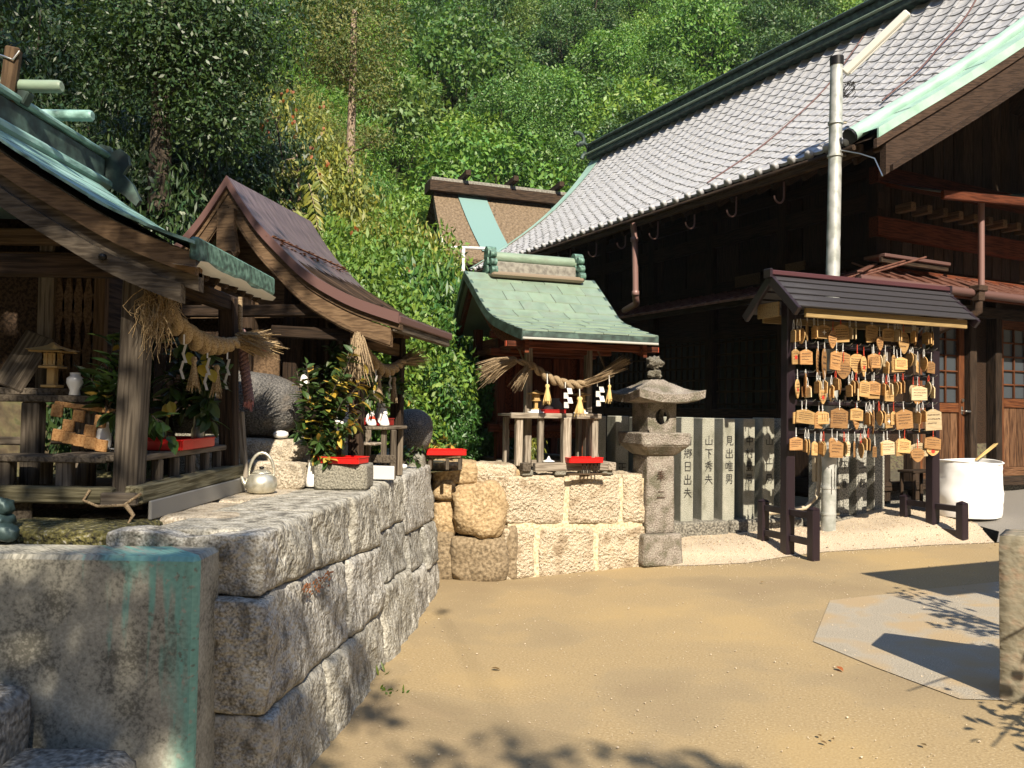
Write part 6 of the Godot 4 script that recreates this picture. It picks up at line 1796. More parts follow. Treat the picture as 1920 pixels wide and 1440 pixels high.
# ------------------------------------------------------------------ plaque rack
var RK0 := W(2.59, 0, 7.75)
var RU := Vector3(1.71, 0, -0.70).normalized()
var RN := Vector3(0.70, 0, 1.71).normalized()
func rk(u: float, n: float, y: float) -> Vector3: return RK0 + RU * u + RN * n + Vector3.UP * y
func make_rack() -> void:
	var L := 1.85
	var r := thing("plaque_rack", "dark wooden rack with a small shingled roof standing on pale gravel", "rack", rk(L * 0.5, 0, 0.2))
	for u in [0.0, L]:
		beam(r, "post", rk(u, 0, 0.12), rk(u, 0, 2.52), 0.10, 0.10, M.rack_paint, RN, 0.01)
		for n in [-0.34, 0.34]:
			beam(r, "foot_post", rk(u, n, 0.10), rk(u, n, 0.60), 0.085, 0.085, M.rack_paint, RN, 0.008)
			var cp := MB.new()
			var c := rk(u, n, 0.60)
			for e in 4:
				var a := Basis(Vector3.UP, PI * 0.5 * e)
				cp.tri(c + Vector3.UP * 0.025, c + facing(RN) * (a * Vector3(-0.044, 0, 0.044)), c + facing(RN) * (a * Vector3(0.044, 0, 0.044)))
			put(r, "post_cap", cp.mesh(), M.rack_paint)
			for y in [0.30, 0.54]: beam(r, "foot_rail", rk(u, 0.05 * signf(n), y), rk(u, n - 0.042 * signf(n), y), 0.05, 0.06, M.rack_paint, Vector3.UP, 0.004)
	var ys := [2.375, 2.105, 1.835, 1.56, 1.295]
	for y in ys:
		beam(r, "rail", rk(0.05, 0.02, y), rk(L - 0.05, 0.02, y), 0.03, 0.055, M.rack_paint, Vector3.UP, 0.004)
		tubed(r, "hanging_bar", [rk(0.06, 0.085, y + 0.02), rk(L - 0.04, 0.085, y + 0.02)], [0.005], M.black_metal, 6)
		for k in 16:
			var u := 0.10 + (L - 0.18) * k / 15.0
			tubed(r, "hook", [rk(u, 0.03, y + 0.01), rk(u, 0.10, y + 0.012), rk(u, 0.125, y + 0.03)], [0.004], M.steel, 5)
	# roof
	var y0 := 2.735
	var y1 := 2.40
	var w := 0.36
	var roof := put(r, "roof", _slab(rk(-0.18, 0.0, y0 - 0.07), rk(L + 0.16, 0.0, y0 - 0.07), 0.06, 0.06), M.rack_paint)
	for sg in [-1.0, 1.0]:
		for k in 5:
			var f0 := k / 5.0
			var f1 := (k + 1) / 5.0
			var a := rk(-0.22, sg * w * (f0 - 0.01), lerpf(y0, y1, f0) + 0.004)
			var b := rk(-0.22, sg * w * (f1 + 0.02), lerpf(y0, y1, f1) + 0.016)
			var mid := (a + b) * 0.5
			var mbm := MB.new()
			mbm.box(Vector3.ZERO, Vector3((a - b).length(), 0.014, L + 0.42), Basis(), 0.003)
			var xx := (b - a).normalized()
			put(roof, "roof_board", mbm.mesh(), M.plank_roof, Transform3D(Basis(xx, RU.cross(xx).normalized(), RU), mid + RU * (0.22 + L * 0.5)))
		for e in [-0.21, L + 0.18]: beam(roof, "gable_board", rk(e, 0.0, y0 - 0.03), rk(e, sg * w * 1.02, y1 - 0.035), 0.04, 0.085, M.rack_paint, Vector3.UP, 0.004)
		beam(roof, "eave_trim", rk(-0.06, sg * (w - 0.07), y1 - 0.03), rk(L + 0.12, sg * (w - 0.07), y1 - 0.03), 0.03, 0.085, M.wood_trim, Vector3.UP, 0.003)
	board(roof, "gable_panel", rk(-0.12, -0.14, y1 + 0.03), Vector3(0.30, 0.14, 0.02), M.wood_trim, facing(RU))
	beam(roof, "ridge_cap", rk(-0.235, 0.0, y0 + 0.028), rk(L + 0.205, 0.0, y0 + 0.028), 0.085, 0.045, M.ridge_maroon, Vector3.UP, 0.006)
	for e in [-0.24, L + 0.21]: board(roof, "ridge_end", rk(e, 0, y0 + 0.02), Vector3(0.10, 0.085, 0.03), M.rack_paint, facing(RU))
	hang_plaques()

var plaque_meshes := {}
func plaque_mesh(kind: String, w: float, h: float) -> ArrayMesh:
	var key := "%s%.2f%.2f" % [kind, w, h]
	if plaque_meshes.has(key): return plaque_meshes[key]
	var p := PackedVector2Array()
	if kind == "h":
		p = PackedVector2Array([Vector2(-w / 2, -h), Vector2(w / 2, -h), Vector2(w / 2, -h * 0.16), Vector2(w * 0.1, 0), Vector2(-w * 0.1, 0), Vector2(-w / 2, -h * 0.16)])
	else:
		for k in 21:
			var a := PI * 0.5 - TAU * k / 21.0
			var y := -h * 0.42 + sin(a) * h * 0.42
			if y < -h * 0.42: y = -h * 0.42 - pow((-h * 0.42 - y) / (h * 0.42), 1.25) * h * 0.58
			p.append(Vector2(-cos(a) * w * 0.5 * (1.0 if y > -h * 0.5 else 1.0 - 0.35 * pow((-h * 0.5 - y) / (h * 0.5), 2.0)), y))
	var mb := MB.new()
	# grain runs across the plaque: the mesh is built in the z-y plane, facing +x
	mb.prism(p, Vector3.ZERO, Vector3(0, 0, -1), Vector3.UP, 0.009)
	plaque_meshes[key] = mb.mesh()
	return plaque_meshes[key]
func writing_mesh(w: float, h: float, s: int, vertical: bool) -> ArrayMesh:
	var key := "w%.2f%.2f%d%s" % [w, h, s, vertical]
	if plaque_meshes.has(key): return plaque_meshes[key]
	var g := RandomNumberGenerator.new()
	g.seed = s
	var mb := MB.new()
	var lines := 3 + s % 3
	for k in lines:
		var run := 0.0
		while run < 0.72 - 0.18 * float(k == lines - 1):
			var l := g.randf_range(0.02, 0.06)
			var a := Vector2(-0.36 + run, -0.30 - 0.58 * k / lines) if not vertical else Vector2(0.33 - 0.66 * k / lines, -0.26 - run * 0.8)
			var sz := Vector2(l, 0.055) if not vertical else Vector2(0.05, l)
			var t := g.randf_range(-0.02, 0.02)
			mb.quad(Vector3(0.0052, (a.y) * h, -a.x * w), Vector3(0.0052, (a.y + t) * h, -(a.x + sz.x) * w), Vector3(0.0052, (a.y + t + sz.y) * h, -(a.x + sz.x) * w), Vector3(0.0052, (a.y + sz.y) * h, -a.x * w))
			run += l + g.randf_range(0.015, 0.03)
	plaque_meshes[key] = mb.mesh()
	return plaque_meshes[key]
func hang_plaques() -> void:
	var rows := [
		["e450,490,40,100", "e480,485,60,90", "e507,480,60,95", "o557,425,75,130,38", "e612,460,80,90", "h640,465,100,85,20", "h690,455,104,88,0,star", "o757,500,80,118,10,t", "h820,452,112,112", "e890,470,70,100", "e937,470,80,100,50", "h1060,510,104,66,5", "h1065,455,98,88,0,g", "o1125,545,72,95,15,t", "h1190,480,92,84", "e1245,490,70,110", "e1270,490,70,100", "o1290,510,90,110,20", "o1312,510,105,142,8", "e1385,500,60,110", "e1400,500,60,100,70,t", "e1485,510,70,100", "e1505,515,70,100", "h1535,510,90,90,48"],
		["h465,645,88,98,20,red", "h548,648,108,98,6,t", "o640,640,95,175,40,t", "o692,640,100,205,32,t", "h785,660,104,120,10,t", "h835,668,118,84,0,t", "o840,740,128,115,5,t", "o1000,700,88,135,25,red", "o948,682,138,128,0", "o1065,700,80,98,25,t", "h1078,680,92,92,-8,t", "e1120,690,70,100", "h1167,688,62,78,30", "e1178,740,50,90", "h1235,690,72,90,30", "h1262,720,110,84,0", "h1290,710,104,78", "e1362,670,60,110", "e1380,680,60,110", "h1420,735,78,80,35", "e1470,705,80,105", "h1527,740,78,76,10,t"],
		["o480,880,92,125,35,red", "o543,835,80,155,58,t", "h552,925,96,78,12,t", "e560,940,60,70", "e635,890,60,110", "e655,890,60,120", "e690,890,60,130", "o680,960,88,98,20,red", "o740,950,70,90,40,red", "e745,925,60,80", "e780,870,70,110", "e810,880,80,120,60,t", "e885,920,60,95", "e910,890,60,120", "e938,890,60,120,75,t", "h960,940,70,90,40", "h1010,890,98,110,8", "h1065,920,118,92,0,star", "h1078,895,108,84,0,t", "e1150,910,60,110", "e1175,920,70,120", "e1195,910,70,100", "h1200,965,104,72,15", "e1243,900,70,110", "e1268,900,70,110", "e1305,890,90,140,62,t", "o1385,925,84,90,15", "o1420,930,110,125,5,t", "h1432,935,134,92,0,w", "e1505,900,60,110", "e1540,935,80,100,60"],
		["H440,35,130,68", "H466,28,136,78", "H552,40,80,95,20,t", "H578,40,72,72", "H690,18,116,108,0,t", "O800,50,70,90,20,t", "H805,18,92,70", "E870,45,80,90", "E888,40,70,80", "E900,55,70,100,65,t", "O915,30,70,138,52,t", "E955,35,60,80", "E978,35,60,90", "H1015,55,62,78,10,star", "H1050,40,90,70,30", "H1117,28,118,106,0,t", "E1205,40,70,100", "H1222,55,70,100,42,t", "E1245,30,60,80", "H1312,26,116,112,0,w"],
		["H400,212,84,68,0,t", "E462,225,60,90", "E482,225,70,105,65", "H525,240,58,74,20", "E565,240,60,80", "E582,238,60,90", "H640,215,62,80,20,t", "H672,235,90,90,0,t", "E722,240,60,80", "H748,240,56,78,25", "H790,240,48,84,40,t", "E832,250,60,70", "E856,215,70,90", "E880,215,60,85,70,t", "H925,270,48,60,25,t", "H985,238,70,76,25", "H1008,232,98,80,0", "H1090,220,80,96,15", "H1122,222,90,76,0", "O1210,285,96,78,0,t", "H1216,250,120,78,0,w", "O1312,270,92,54,0,red", "H1313,210,116,66,0,t"],
	]
	var rail := ["top rail", "second rail", "middle rail", "fourth rail", "lowest rail"]
	for k in 5:
		var i := 0
		for code in rows[k]:
			i += 1
			var f: PackedStringArray = code.substr(1).split(",")
			var kind: String = code[0].to_lower()
			var sc := 0.2396 if k < 3 else 0.28125
			var oy := 500.0 if k < 3 else 760.0
			var front := 0.10 + 0.014 * (i % 3)
			var p := on_plane(1380.0 + sc * f[0].to_float(), oy + sc * f[1].to_float(), RK0 + RN * front, RN)
			var dist := -p.z
			var w := f[2].to_float() * sc * dist / FOCAL * 1.26
			var h := f[3].to_float() * sc * dist / FOCAL * 1.22
			w = snappedf(w, 0.01); h = snappedf(h, 0.01)
			var yaw := f[4].to_float() if f.size() > 4 else rng.randf_range(-8, 8)
			if kind == "e":
				yaw = (f[4].to_float() if f.size() > 4 else rng.randf_range(68, 84))
				w = snappedf(rng.randf_range(0.09, 0.12), 0.01)
				h = snappedf(clampf(h, 0.07, 0.12), 0.01)
				kind = "h" if i % 3 else "o"
				if kind == "o": h += 0.03
			var look := f[5] if f.size() > 5 else ""
			var tone := "wood_tan" if look == "t" else ("wood_white" if look == "w" else "wood_honey")
			var shape := "five-sided" if kind == "h" else "rounded"
			var turned := absf(yaw) > 45.0
			var extra := {"star": " with a white star", "red": " with a red picture", "w": " almost white and unwritten below", "g": "", "t": ""}
			var lab := "%s %s wooden votive plaque%s on the rack's %s%s" % ["tan" if look == "t" else "pale", shape, extra.get(look, ""), rail[k], ", seen edge-on" if turned else ""]
			lab = lab.replace(", seen edge-on", ", turned sideways")
			var b := Basis(Vector3.UP, atan2(RN.x, RN.z) + deg_to_rad(yaw) - PI / 2) * Basis(Vector3.RIGHT, rng.randf_range(-0.09, 0.09))
			if look == "" and rng.randf() < 0.22: tone = "wood_white"
			var t := thing("votive_plaque", lab, "plaque", p, "votive plaques on the " + rail[k], b)
			put(t, "plaque", plaque_mesh(kind, w, h), wood(tone), Transform3D(), false)
			if not turned:
				put(t, "writing", writing_mesh(w, h, 1 + rng.randi() % 9, look == "" and i % 4 == 0), M.ink_brown, Transform3D(), false)
			if look == "star" or look == "red":
				var em := MB.new()
				var pl := PackedVector2Array()
				if look == "star":
					for e in 8: pl.append(Vector2(sin(TAU * e / 8.0), cos(TAU * e / 8.0)) * (0.03 if e % 2 == 0 else 0.009))
				else:
					for e in 12: pl.append(Vector2(sin(TAU * e / 12.0) * 0.026, cos(TAU * e / 12.0) * 0.020))
				em.prism(pl, Vector3(0.0048, -h * 0.55, 0.0), Vector3(0, 0, -1), Vector3.UP, 0.0015)
				put(t, "emblem", em.mesh(), M.white_paint if look == "star" else M.red_ink, Transform3D(), false)
			# cord loop up to its hook
			var ru := (p - RK0).dot(RU)
			var hook_y: float = [2.375, 2.105, 1.835, 1.56, 1.295][k] + 0.03
			var up := maxf(0.02, minf(hook_y - p.y, 0.09))
			var cord := MB.new()
			for s in [-1.0, 1.0]:
				cord.tube([Vector3(0.004 * s, -h * 0.10, 0.003 * s), Vector3(0.004 * s, up * 0.5, 0.006 * s), Vector3(0, up, 0)], [0.0026], 4)
			cord.tube([Vector3(0, 0.014, -0.007), Vector3(0.004, 0.010, 0.0), Vector3(0, 0.014, 0.007)], [0.005], 4)
			put(t, "cord", cord.mesh(), M.cord_red if rng.randf() < (0.4 if kind == "o" else 0.06) else M.cord_white, Transform3D(), false)

# ------------------------------------------------------------------ right edge: block, bag, roofed stand outside the frame
func make_right_side() -> void:
	var b := thing("concrete_pillar_block", "mottled concrete block at the yard's edge beside the grey paving", "block", W(2.6, 0.0, 4.1))
	var bq := []
	for k in 8: bq.append(W(2.335, 0.0, 3.97) + Basis(Vector3.UP, deg_to_rad(-36.0)) * Vector3(0.6 if k & 1 else 0.0, 0.89 if k & 2 else -0.05, 0.0 if k & 4 else -0.32))
	put(b, "block", rock(bq, 12, 60.0, 0.004, 12.0), M.block_mottled)
	var g := W(4.98, 0, 9.05)
	g.y = yard(4.98, 9.05) + 0.006
	var bag := thing("garden_bag", "round white garden waste bag standing before the hall's doors", "bag", g)
	var mb := MB.new()
	var rows := []
	for j in 19:
		var f := j / 18.0
		var row := PackedVector3Array()
		for i in 44:
			var a := TAU * i / 44.0
			var r := 0.335 + 0.012 * sin(f * PI) + 0.016 * stone_noise.get_noise_3d(cos(a) * 1.3, f * 1.6, sin(a) * 1.3) + 0.006 * sin(a * 3.0 + f * 9.0) * (1.0 - absf(f - 0.6))
			if j == 0: r *= 0.97
			row.append(g + Vector3(cos(a) * r, 0.59 * f + (0.012 * sin(a * 2.0 + 0.5) if j == 18 else 0.0), -sin(a) * r))
		rows.append(row)
	var inner := []
	for j in 7:
		var row := PackedVector3Array()
		for i in 44:
			var p: Vector3 = rows[18 - j * 2][i]
			row.append(Vector3(lerpf(p.x, g.x, 0.03), p.y - 0.002, lerpf(p.z, g.z, 0.03)))
		inner.append(row)
	mb.grid(rows, true)
	mb.grid(inner, true)
	put(bag, "side", mb.mesh(), M.bag_white)
	var rim := []
	for i in 45: rim.append(rows[18][i % 44])
	tubed(bag, "rim", rim, [0.010], M.bag_white, 6)
	lathed(bag, "bottom", g + Vector3.UP * 0.004, [[0.32, 0.0], [0.0, 0.004]], M.bag_white, 24)
	var lit := MB.new()
	for k in 40:
		lit.col = leaf_col(Color(0.20, 0.13, 0.05))
		leaf(lit, g + Vector3(rng.randf_range(-0.2, 0.2), rng.randf_range(0.38, 0.44), rng.randf_range(-0.2, 0.2)), rdir(), Vector3.UP, 0.10, 0.05, lit.col)
	var w := put(self, "leaf_waste", lit.mesh(), M.leaf_matt)
	tag(w, "dry leaf litter lying inside the white garden bag", "leaves")
	w.set_meta("kind", "stuff")
	var st := MB.new()
	straws(st, at(1830, 862, 9.15), Vector3(0.55, 0.42, 0.0).normalized(), 0.06, 0.30, 22, 0.0, 0.012, 0.008)
	var sb := put(self, "straw_bundle", st.mesh(), M.straw_gold)
	tag(sb, "dry straw bundle sticking out of the white garden bag", "straw")
	# stack of grey crates / bench beside the hall corner
	var bench := thing("low_bench", "small dark wooden bench against the hall behind the rack", "bench", hp(0.55, 1.75, 0.45))
	beam(bench, "seat", hp(0.62, 1.62, 0.80), hp(0.62, 2.05, 0.80), 0.22, 0.03, wood("wood_dark"))
	for q in [[0.54, 1.66], [0.70, 1.66], [0.54, 2.01], [0.70, 2.01]]: beam(bench, "leg", hp(q[0], q[1], 0.40), hp(q[0], q[1], 0.785), 0.035, 0.035, wood("wood_dark"), Vector3.FORWARD)
	# sign with a yellow and blue triangle on the hall's door
	var sg := thing("small_sticker", "small yellow and blue square sticker on the door behind the rack", "sticker", hp(0.925, 2.62, 1.80))
	var s1 := MB.new()
	s1.prism(PackedVector2Array([Vector2(-0.04, -0.04), Vector2(0.04, -0.04), Vector2(0.04, 0.04)]), Vector3.ZERO, Vector3(HB.x, 0, -HB.y), Vector3.UP, 0.003)
	put(sg, "yellow_half", s1.mesh(), M.plastic_yellow, Transform3D(), false)
	var s2m := MB.new()
	s2m.prism(PackedVector2Array([Vector2(-0.04, -0.038), Vector2(0.038, 0.04), Vector2(-0.04, 0.04)]), Vector3.ZERO, Vector3(HB.x, 0, -HB.y), Vector3.UP, 0.003)
	put(sg, "blue_half", s2m.mesh(), M.plastic_blue, Transform3D(), false)
	# ---- outside the frame at the right: the roofed water stand whose shade falls on the yard
	var tip := on_ground(1616, 1076)
	var hh := 2.55
	var c0 := tip + SUN * ((hh - tip.y) / SUN.y)
	var U := Vector3(0.955, 0, -0.296)
	var N := Vector3(0.296, 0, 0.955)
	var pv := thing("water_pavilion", "roofed water stand with a lattice side at the right of the yard", "pavilion", c0 + U * 1.1 + N * 0.7 - Vector3.UP * hh)
	board(pv, "roof", c0 + U * 1.3 + N * 0.42, Vector3(2.6, 0.05, 0.84), wood("wood_dark"), facing(N))
	for q in [[0.35, 0.15], [2.3, 0.15], [0.35, 0.7], [2.3, 0.7]]:
		var p: Vector3 = c0 + U * q[0] + N * q[1]
		beam(pv, "post", Vector3(p.x, yard(p.x, -p.z) - 0.03, p.z), Vector3(p.x, hh - 0.02, p.z), 0.10, 0.10, wood("wood_old"), Vector3.FORWARD)
	for k in 13:
		var p := c0 + U * (0.45 + k * 0.14) + N * 0.7
		beam(pv, "lattice_bar", Vector3(p.x, 1.75, p.z), Vector3(p.x, hh - 0.03, p.z), 0.025, 0.025, wood("wood_old"), Vector3.FORWARD)
	for k in 5: beam(pv, "lattice_rail", c0 + U * 0.4 + N * 0.72 - Vector3.UP * (0.12 + 0.16 * k), c0 + U * 2.3 + N * 0.72 - Vector3.UP * (0.12 + 0.16 * k), 0.025, 0.025, wood("wood_old"))
	# ---- a thin young tree outside the frame at the right whose twigs shade the paving
	var root := W(3.55, 0.15, 3.05)
	var tr := thing("young_camellia", "slim young evergreen tree with loose branches at the right of the yard", "tree", root)
	var stem := MB.new()
	var lv := MB.new()
	stem.tube([root - Vector3.UP * 0.1, root + Vector3(-0.03, 0.8, 0.02), root + Vector3(0.05, 1.6, 0.0), root + Vector3(0.0, 2.6, 0.05)], [0.04, 0.035, 0.025, 0.012], 7)
	for q in [[1700, 1110, 1.75], [1760, 1150, 1.9], [1790, 1180, 1.7], [1840, 1230, 1.5], [1810, 1170, 2.1], [1850, 1290, 1.2], [1880, 1330, 1.1], [1700, 1296, 1.45], [1860, 1400, 1.25], [1845, 1255, 1.35], [1900, 1380, 0.9]]:
		var sp := on_ground(q[0], q[1])
		var tip2: Vector3 = sp + SUN * ((q[2] - sp.y) / SUN.y)
		var from := root + Vector3(0, minf(2.4, q[2] * 0.75 + 0.2), 0)
		var bare: bool = q[0] == 1700 and q[1] == 1296
		var path := []
		for k in 6: path.append(from.lerp(tip2, k / 5.0) + Vector3.UP * 0.08 * sin(PI * k / 5.0))
		stem.tube(path, [0.014, 0.012, 0.010, 0.008, 0.006, 0.004], 5)
		for k in (4 if bare else 34):
			var o: Vector3 = path[4].lerp(tip2, rng.randf_range(-1.2, 1.0)) + rdir() * 0.10
			leaf(lv, o, rdir(), (Vector3.UP + rdir() * 0.5).normalized(), rng.randf_range(0.06, 0.09), 0.035, leaf_col(Color(0.05, 0.10, 0.025)), true)
	put(tr, "trunk", stem.mesh(), M.tree_bark)
	put(tr, "crown", lv.mesh(), M.leaf_glossy)

# ------------------------------------------------------------------ vegetation
func crown(blobs: Array, n: int, l: float, base: Color, seed_: int, aspect := 0.45, up_bias := 0.5, shell := 0.35, vary := 0.28) -> ArrayMesh:
	# leaf faces through the volume of overlapping blobs [centre, radii]; leaves point outwards and catch light from above
	var g := RandomNumberGenerator.new()
	g.seed = seed_
	var vol := []
	var total := 0.0
	for q in blobs:
		var r: Vector3 = q[1]
		total += pow(r.x * r.y * r.z, 0.667)
		vol.append(total)
	var v := PackedVector3Array(); var nn := PackedVector3Array(); var cc := PackedColorArray(); var ix := PackedInt32Array()
	v.resize(n * 4); nn.resize(n * 4); cc.resize(n * 4); ix.resize(n * 6)
	for k in n:
		var pick := g.randf() * total
		var bi := 0
		while vol[bi] < pick: bi += 1
		var d := Vector3(g.randfn(), g.randfn(), g.randfn()).normalized()
		var rr := pow(g.randf(), shell)
		# small twig clusters make the outline uneven
		var r: Vector3 = blobs[bi][1]
		var p: Vector3 = blobs[bi][0] + d * r * rr * (1.0 + 0.16 * sin(d.x * 9.0 + bi) * sin(d.y * 8.0 + bi * 2.0) * sin(d.z * 9.0))
		var dir := (d * 0.35 + Vector3(g.randfn(), g.randfn(), g.randfn()) * 0.6 + Vector3.DOWN * 0.3).normalized()
		var up := (Vector3.UP * up_bias + d * 0.9 + Vector3(g.randfn(), g.randfn(), g.randfn()) * 0.4).normalized()
		var x := dir.cross(up).normalized()
		var nrm := x.cross(dir).normalized()
		var s := l * g.randf_range(0.65, 1.25)
		var b := k * 4
		v[b] = p; v[b + 1] = p + dir * s * 0.45 + x * s * aspect * 0.5; v[b + 2] = p + dir * s; v[b + 3] = p + dir * s * 0.45 - x * s * aspect * 0.5
		var f := 1.0 + g.randf_range(-vary, vary)
		var hue := g.randf()
		var c := Color(base.r * f * lerpf(0.75, 1.25, hue), base.g * f * lerpf(0.94, 1.08, hue), base.b * f * lerpf(1.25, 0.75, hue))
		for e in 4:
			nn[b + e] = nrm; cc[b + e] = c
		ix[k * 6] = b; ix[k * 6 + 1] = b + 2; ix[k * 6 + 2] = b + 1; ix[k * 6 + 3] = b; ix[k * 6 + 4] = b + 3; ix[k * 6 + 5] = b + 2
	var a := []
	a.resize(Mesh.ARRAY_MAX)
	a[Mesh.ARRAY_VERTEX] = v; a[Mesh.ARRAY_NORMAL] = nn; a[Mesh.ARRAY_COLOR] = cc; a[Mesh.ARRAY_INDEX] = ix
	var m := ArrayMesh.new()
	m.add_surface_from_arrays(Mesh.PRIMITIVE_TRIANGLES, a)
	return m
func blobs_for(h: float, r: float, n: int, seed_: int, low := 0.35, squash := 0.75) -> Array:
	var g := RandomNumberGenerator.new()
	g.seed = seed_
	var out := []
	for k in n:
		var f := (k + 0.5) / n
		var y := lerpf(h * low, h * 0.92, f)
		var rad := r * sin(clampf(0.25 + 0.75 * f, 0, 1) * PI * 0.92) * 0.95 + r * 0.12
		var a := k * 2.399 + g.randf() * 0.8
		var br := r * (g.randf_range(0.34, 0.52) if n < 24 else g.randf_range(0.22, 0.36))
		out.append([Vector3(cos(a) * rad * 0.72, y, sin(a) * rad * 0.72), Vector3(br, br * squash, br)])
	out.append([Vector3(0, h * 0.58, 0), Vector3(r * 0.42, h * 0.2, r * 0.42)])
	return out
func trunk_mesh(h: float, r: float, limbs: Array, seed_: int) -> ArrayMesh:
	var g := RandomNumberGenerator.new()
	g.seed = seed_
	var mb := MB.new()
	var path := []
	var rad := []
	for k in 8:
		var f := k / 7.0
		path.append(Vector3(g.randfn() * 0.03 * h * 0.2 * f, h * f * 0.85 - 0.4, g.randfn() * 0.03 * h * 0.2 * f))
		rad.append(r * (1.0 - 0.75 * f) * (1.25 if k == 0 else 1.0))
	mb.tube(path, rad, 9)
	for q in limbs:
		var e: Vector3 = q[0]
		var f := clampf(e.y / h * 0.75, 0.2, 0.8)
		var i := int(f * 7.0)
		var s: Vector3 = path[i]
		mb.tube([s, s.lerp(e, 0.5) + Vector3.DOWN * 0.05 * h, e], [rad[i] * 0.5, rad[i] * 0.35, rad[i] * 0.12], 6)
	return mb.mesh()
func tree_proto(h: float, r: float, nb: int, leaves: int, l: float, base: Color, seed_: int, low := 0.35, aspect := 0.45, mat_ := "leaf", shell := 0.35) -> Dictionary:
	var bl := blobs_for(h, r, nb, seed_, low)
	return {"crown": crown(bl, leaves, l, base, seed_ + 5, aspect, 0.5, shell), "trunk": trunk_mesh(h, h * 0.022 + 0.03, bl, seed_ + 9), "mat": mat_}
func plant_tree(pr: Dictionary, called: String, label: String, category: String, where: Vector3, yaw: float, sc: Vector3, group := "", bark := "tree_bark") -> Node3D:
	var t := thing(called, label, category, where, group, Basis(Vector3.UP, yaw).scaled(sc))
	put(t, "trunk", pr.trunk, M[bark], Transform3D(), false)
	put(t, "crown", pr.crown, M[pr.mat], Transform3D(), false)
	return t

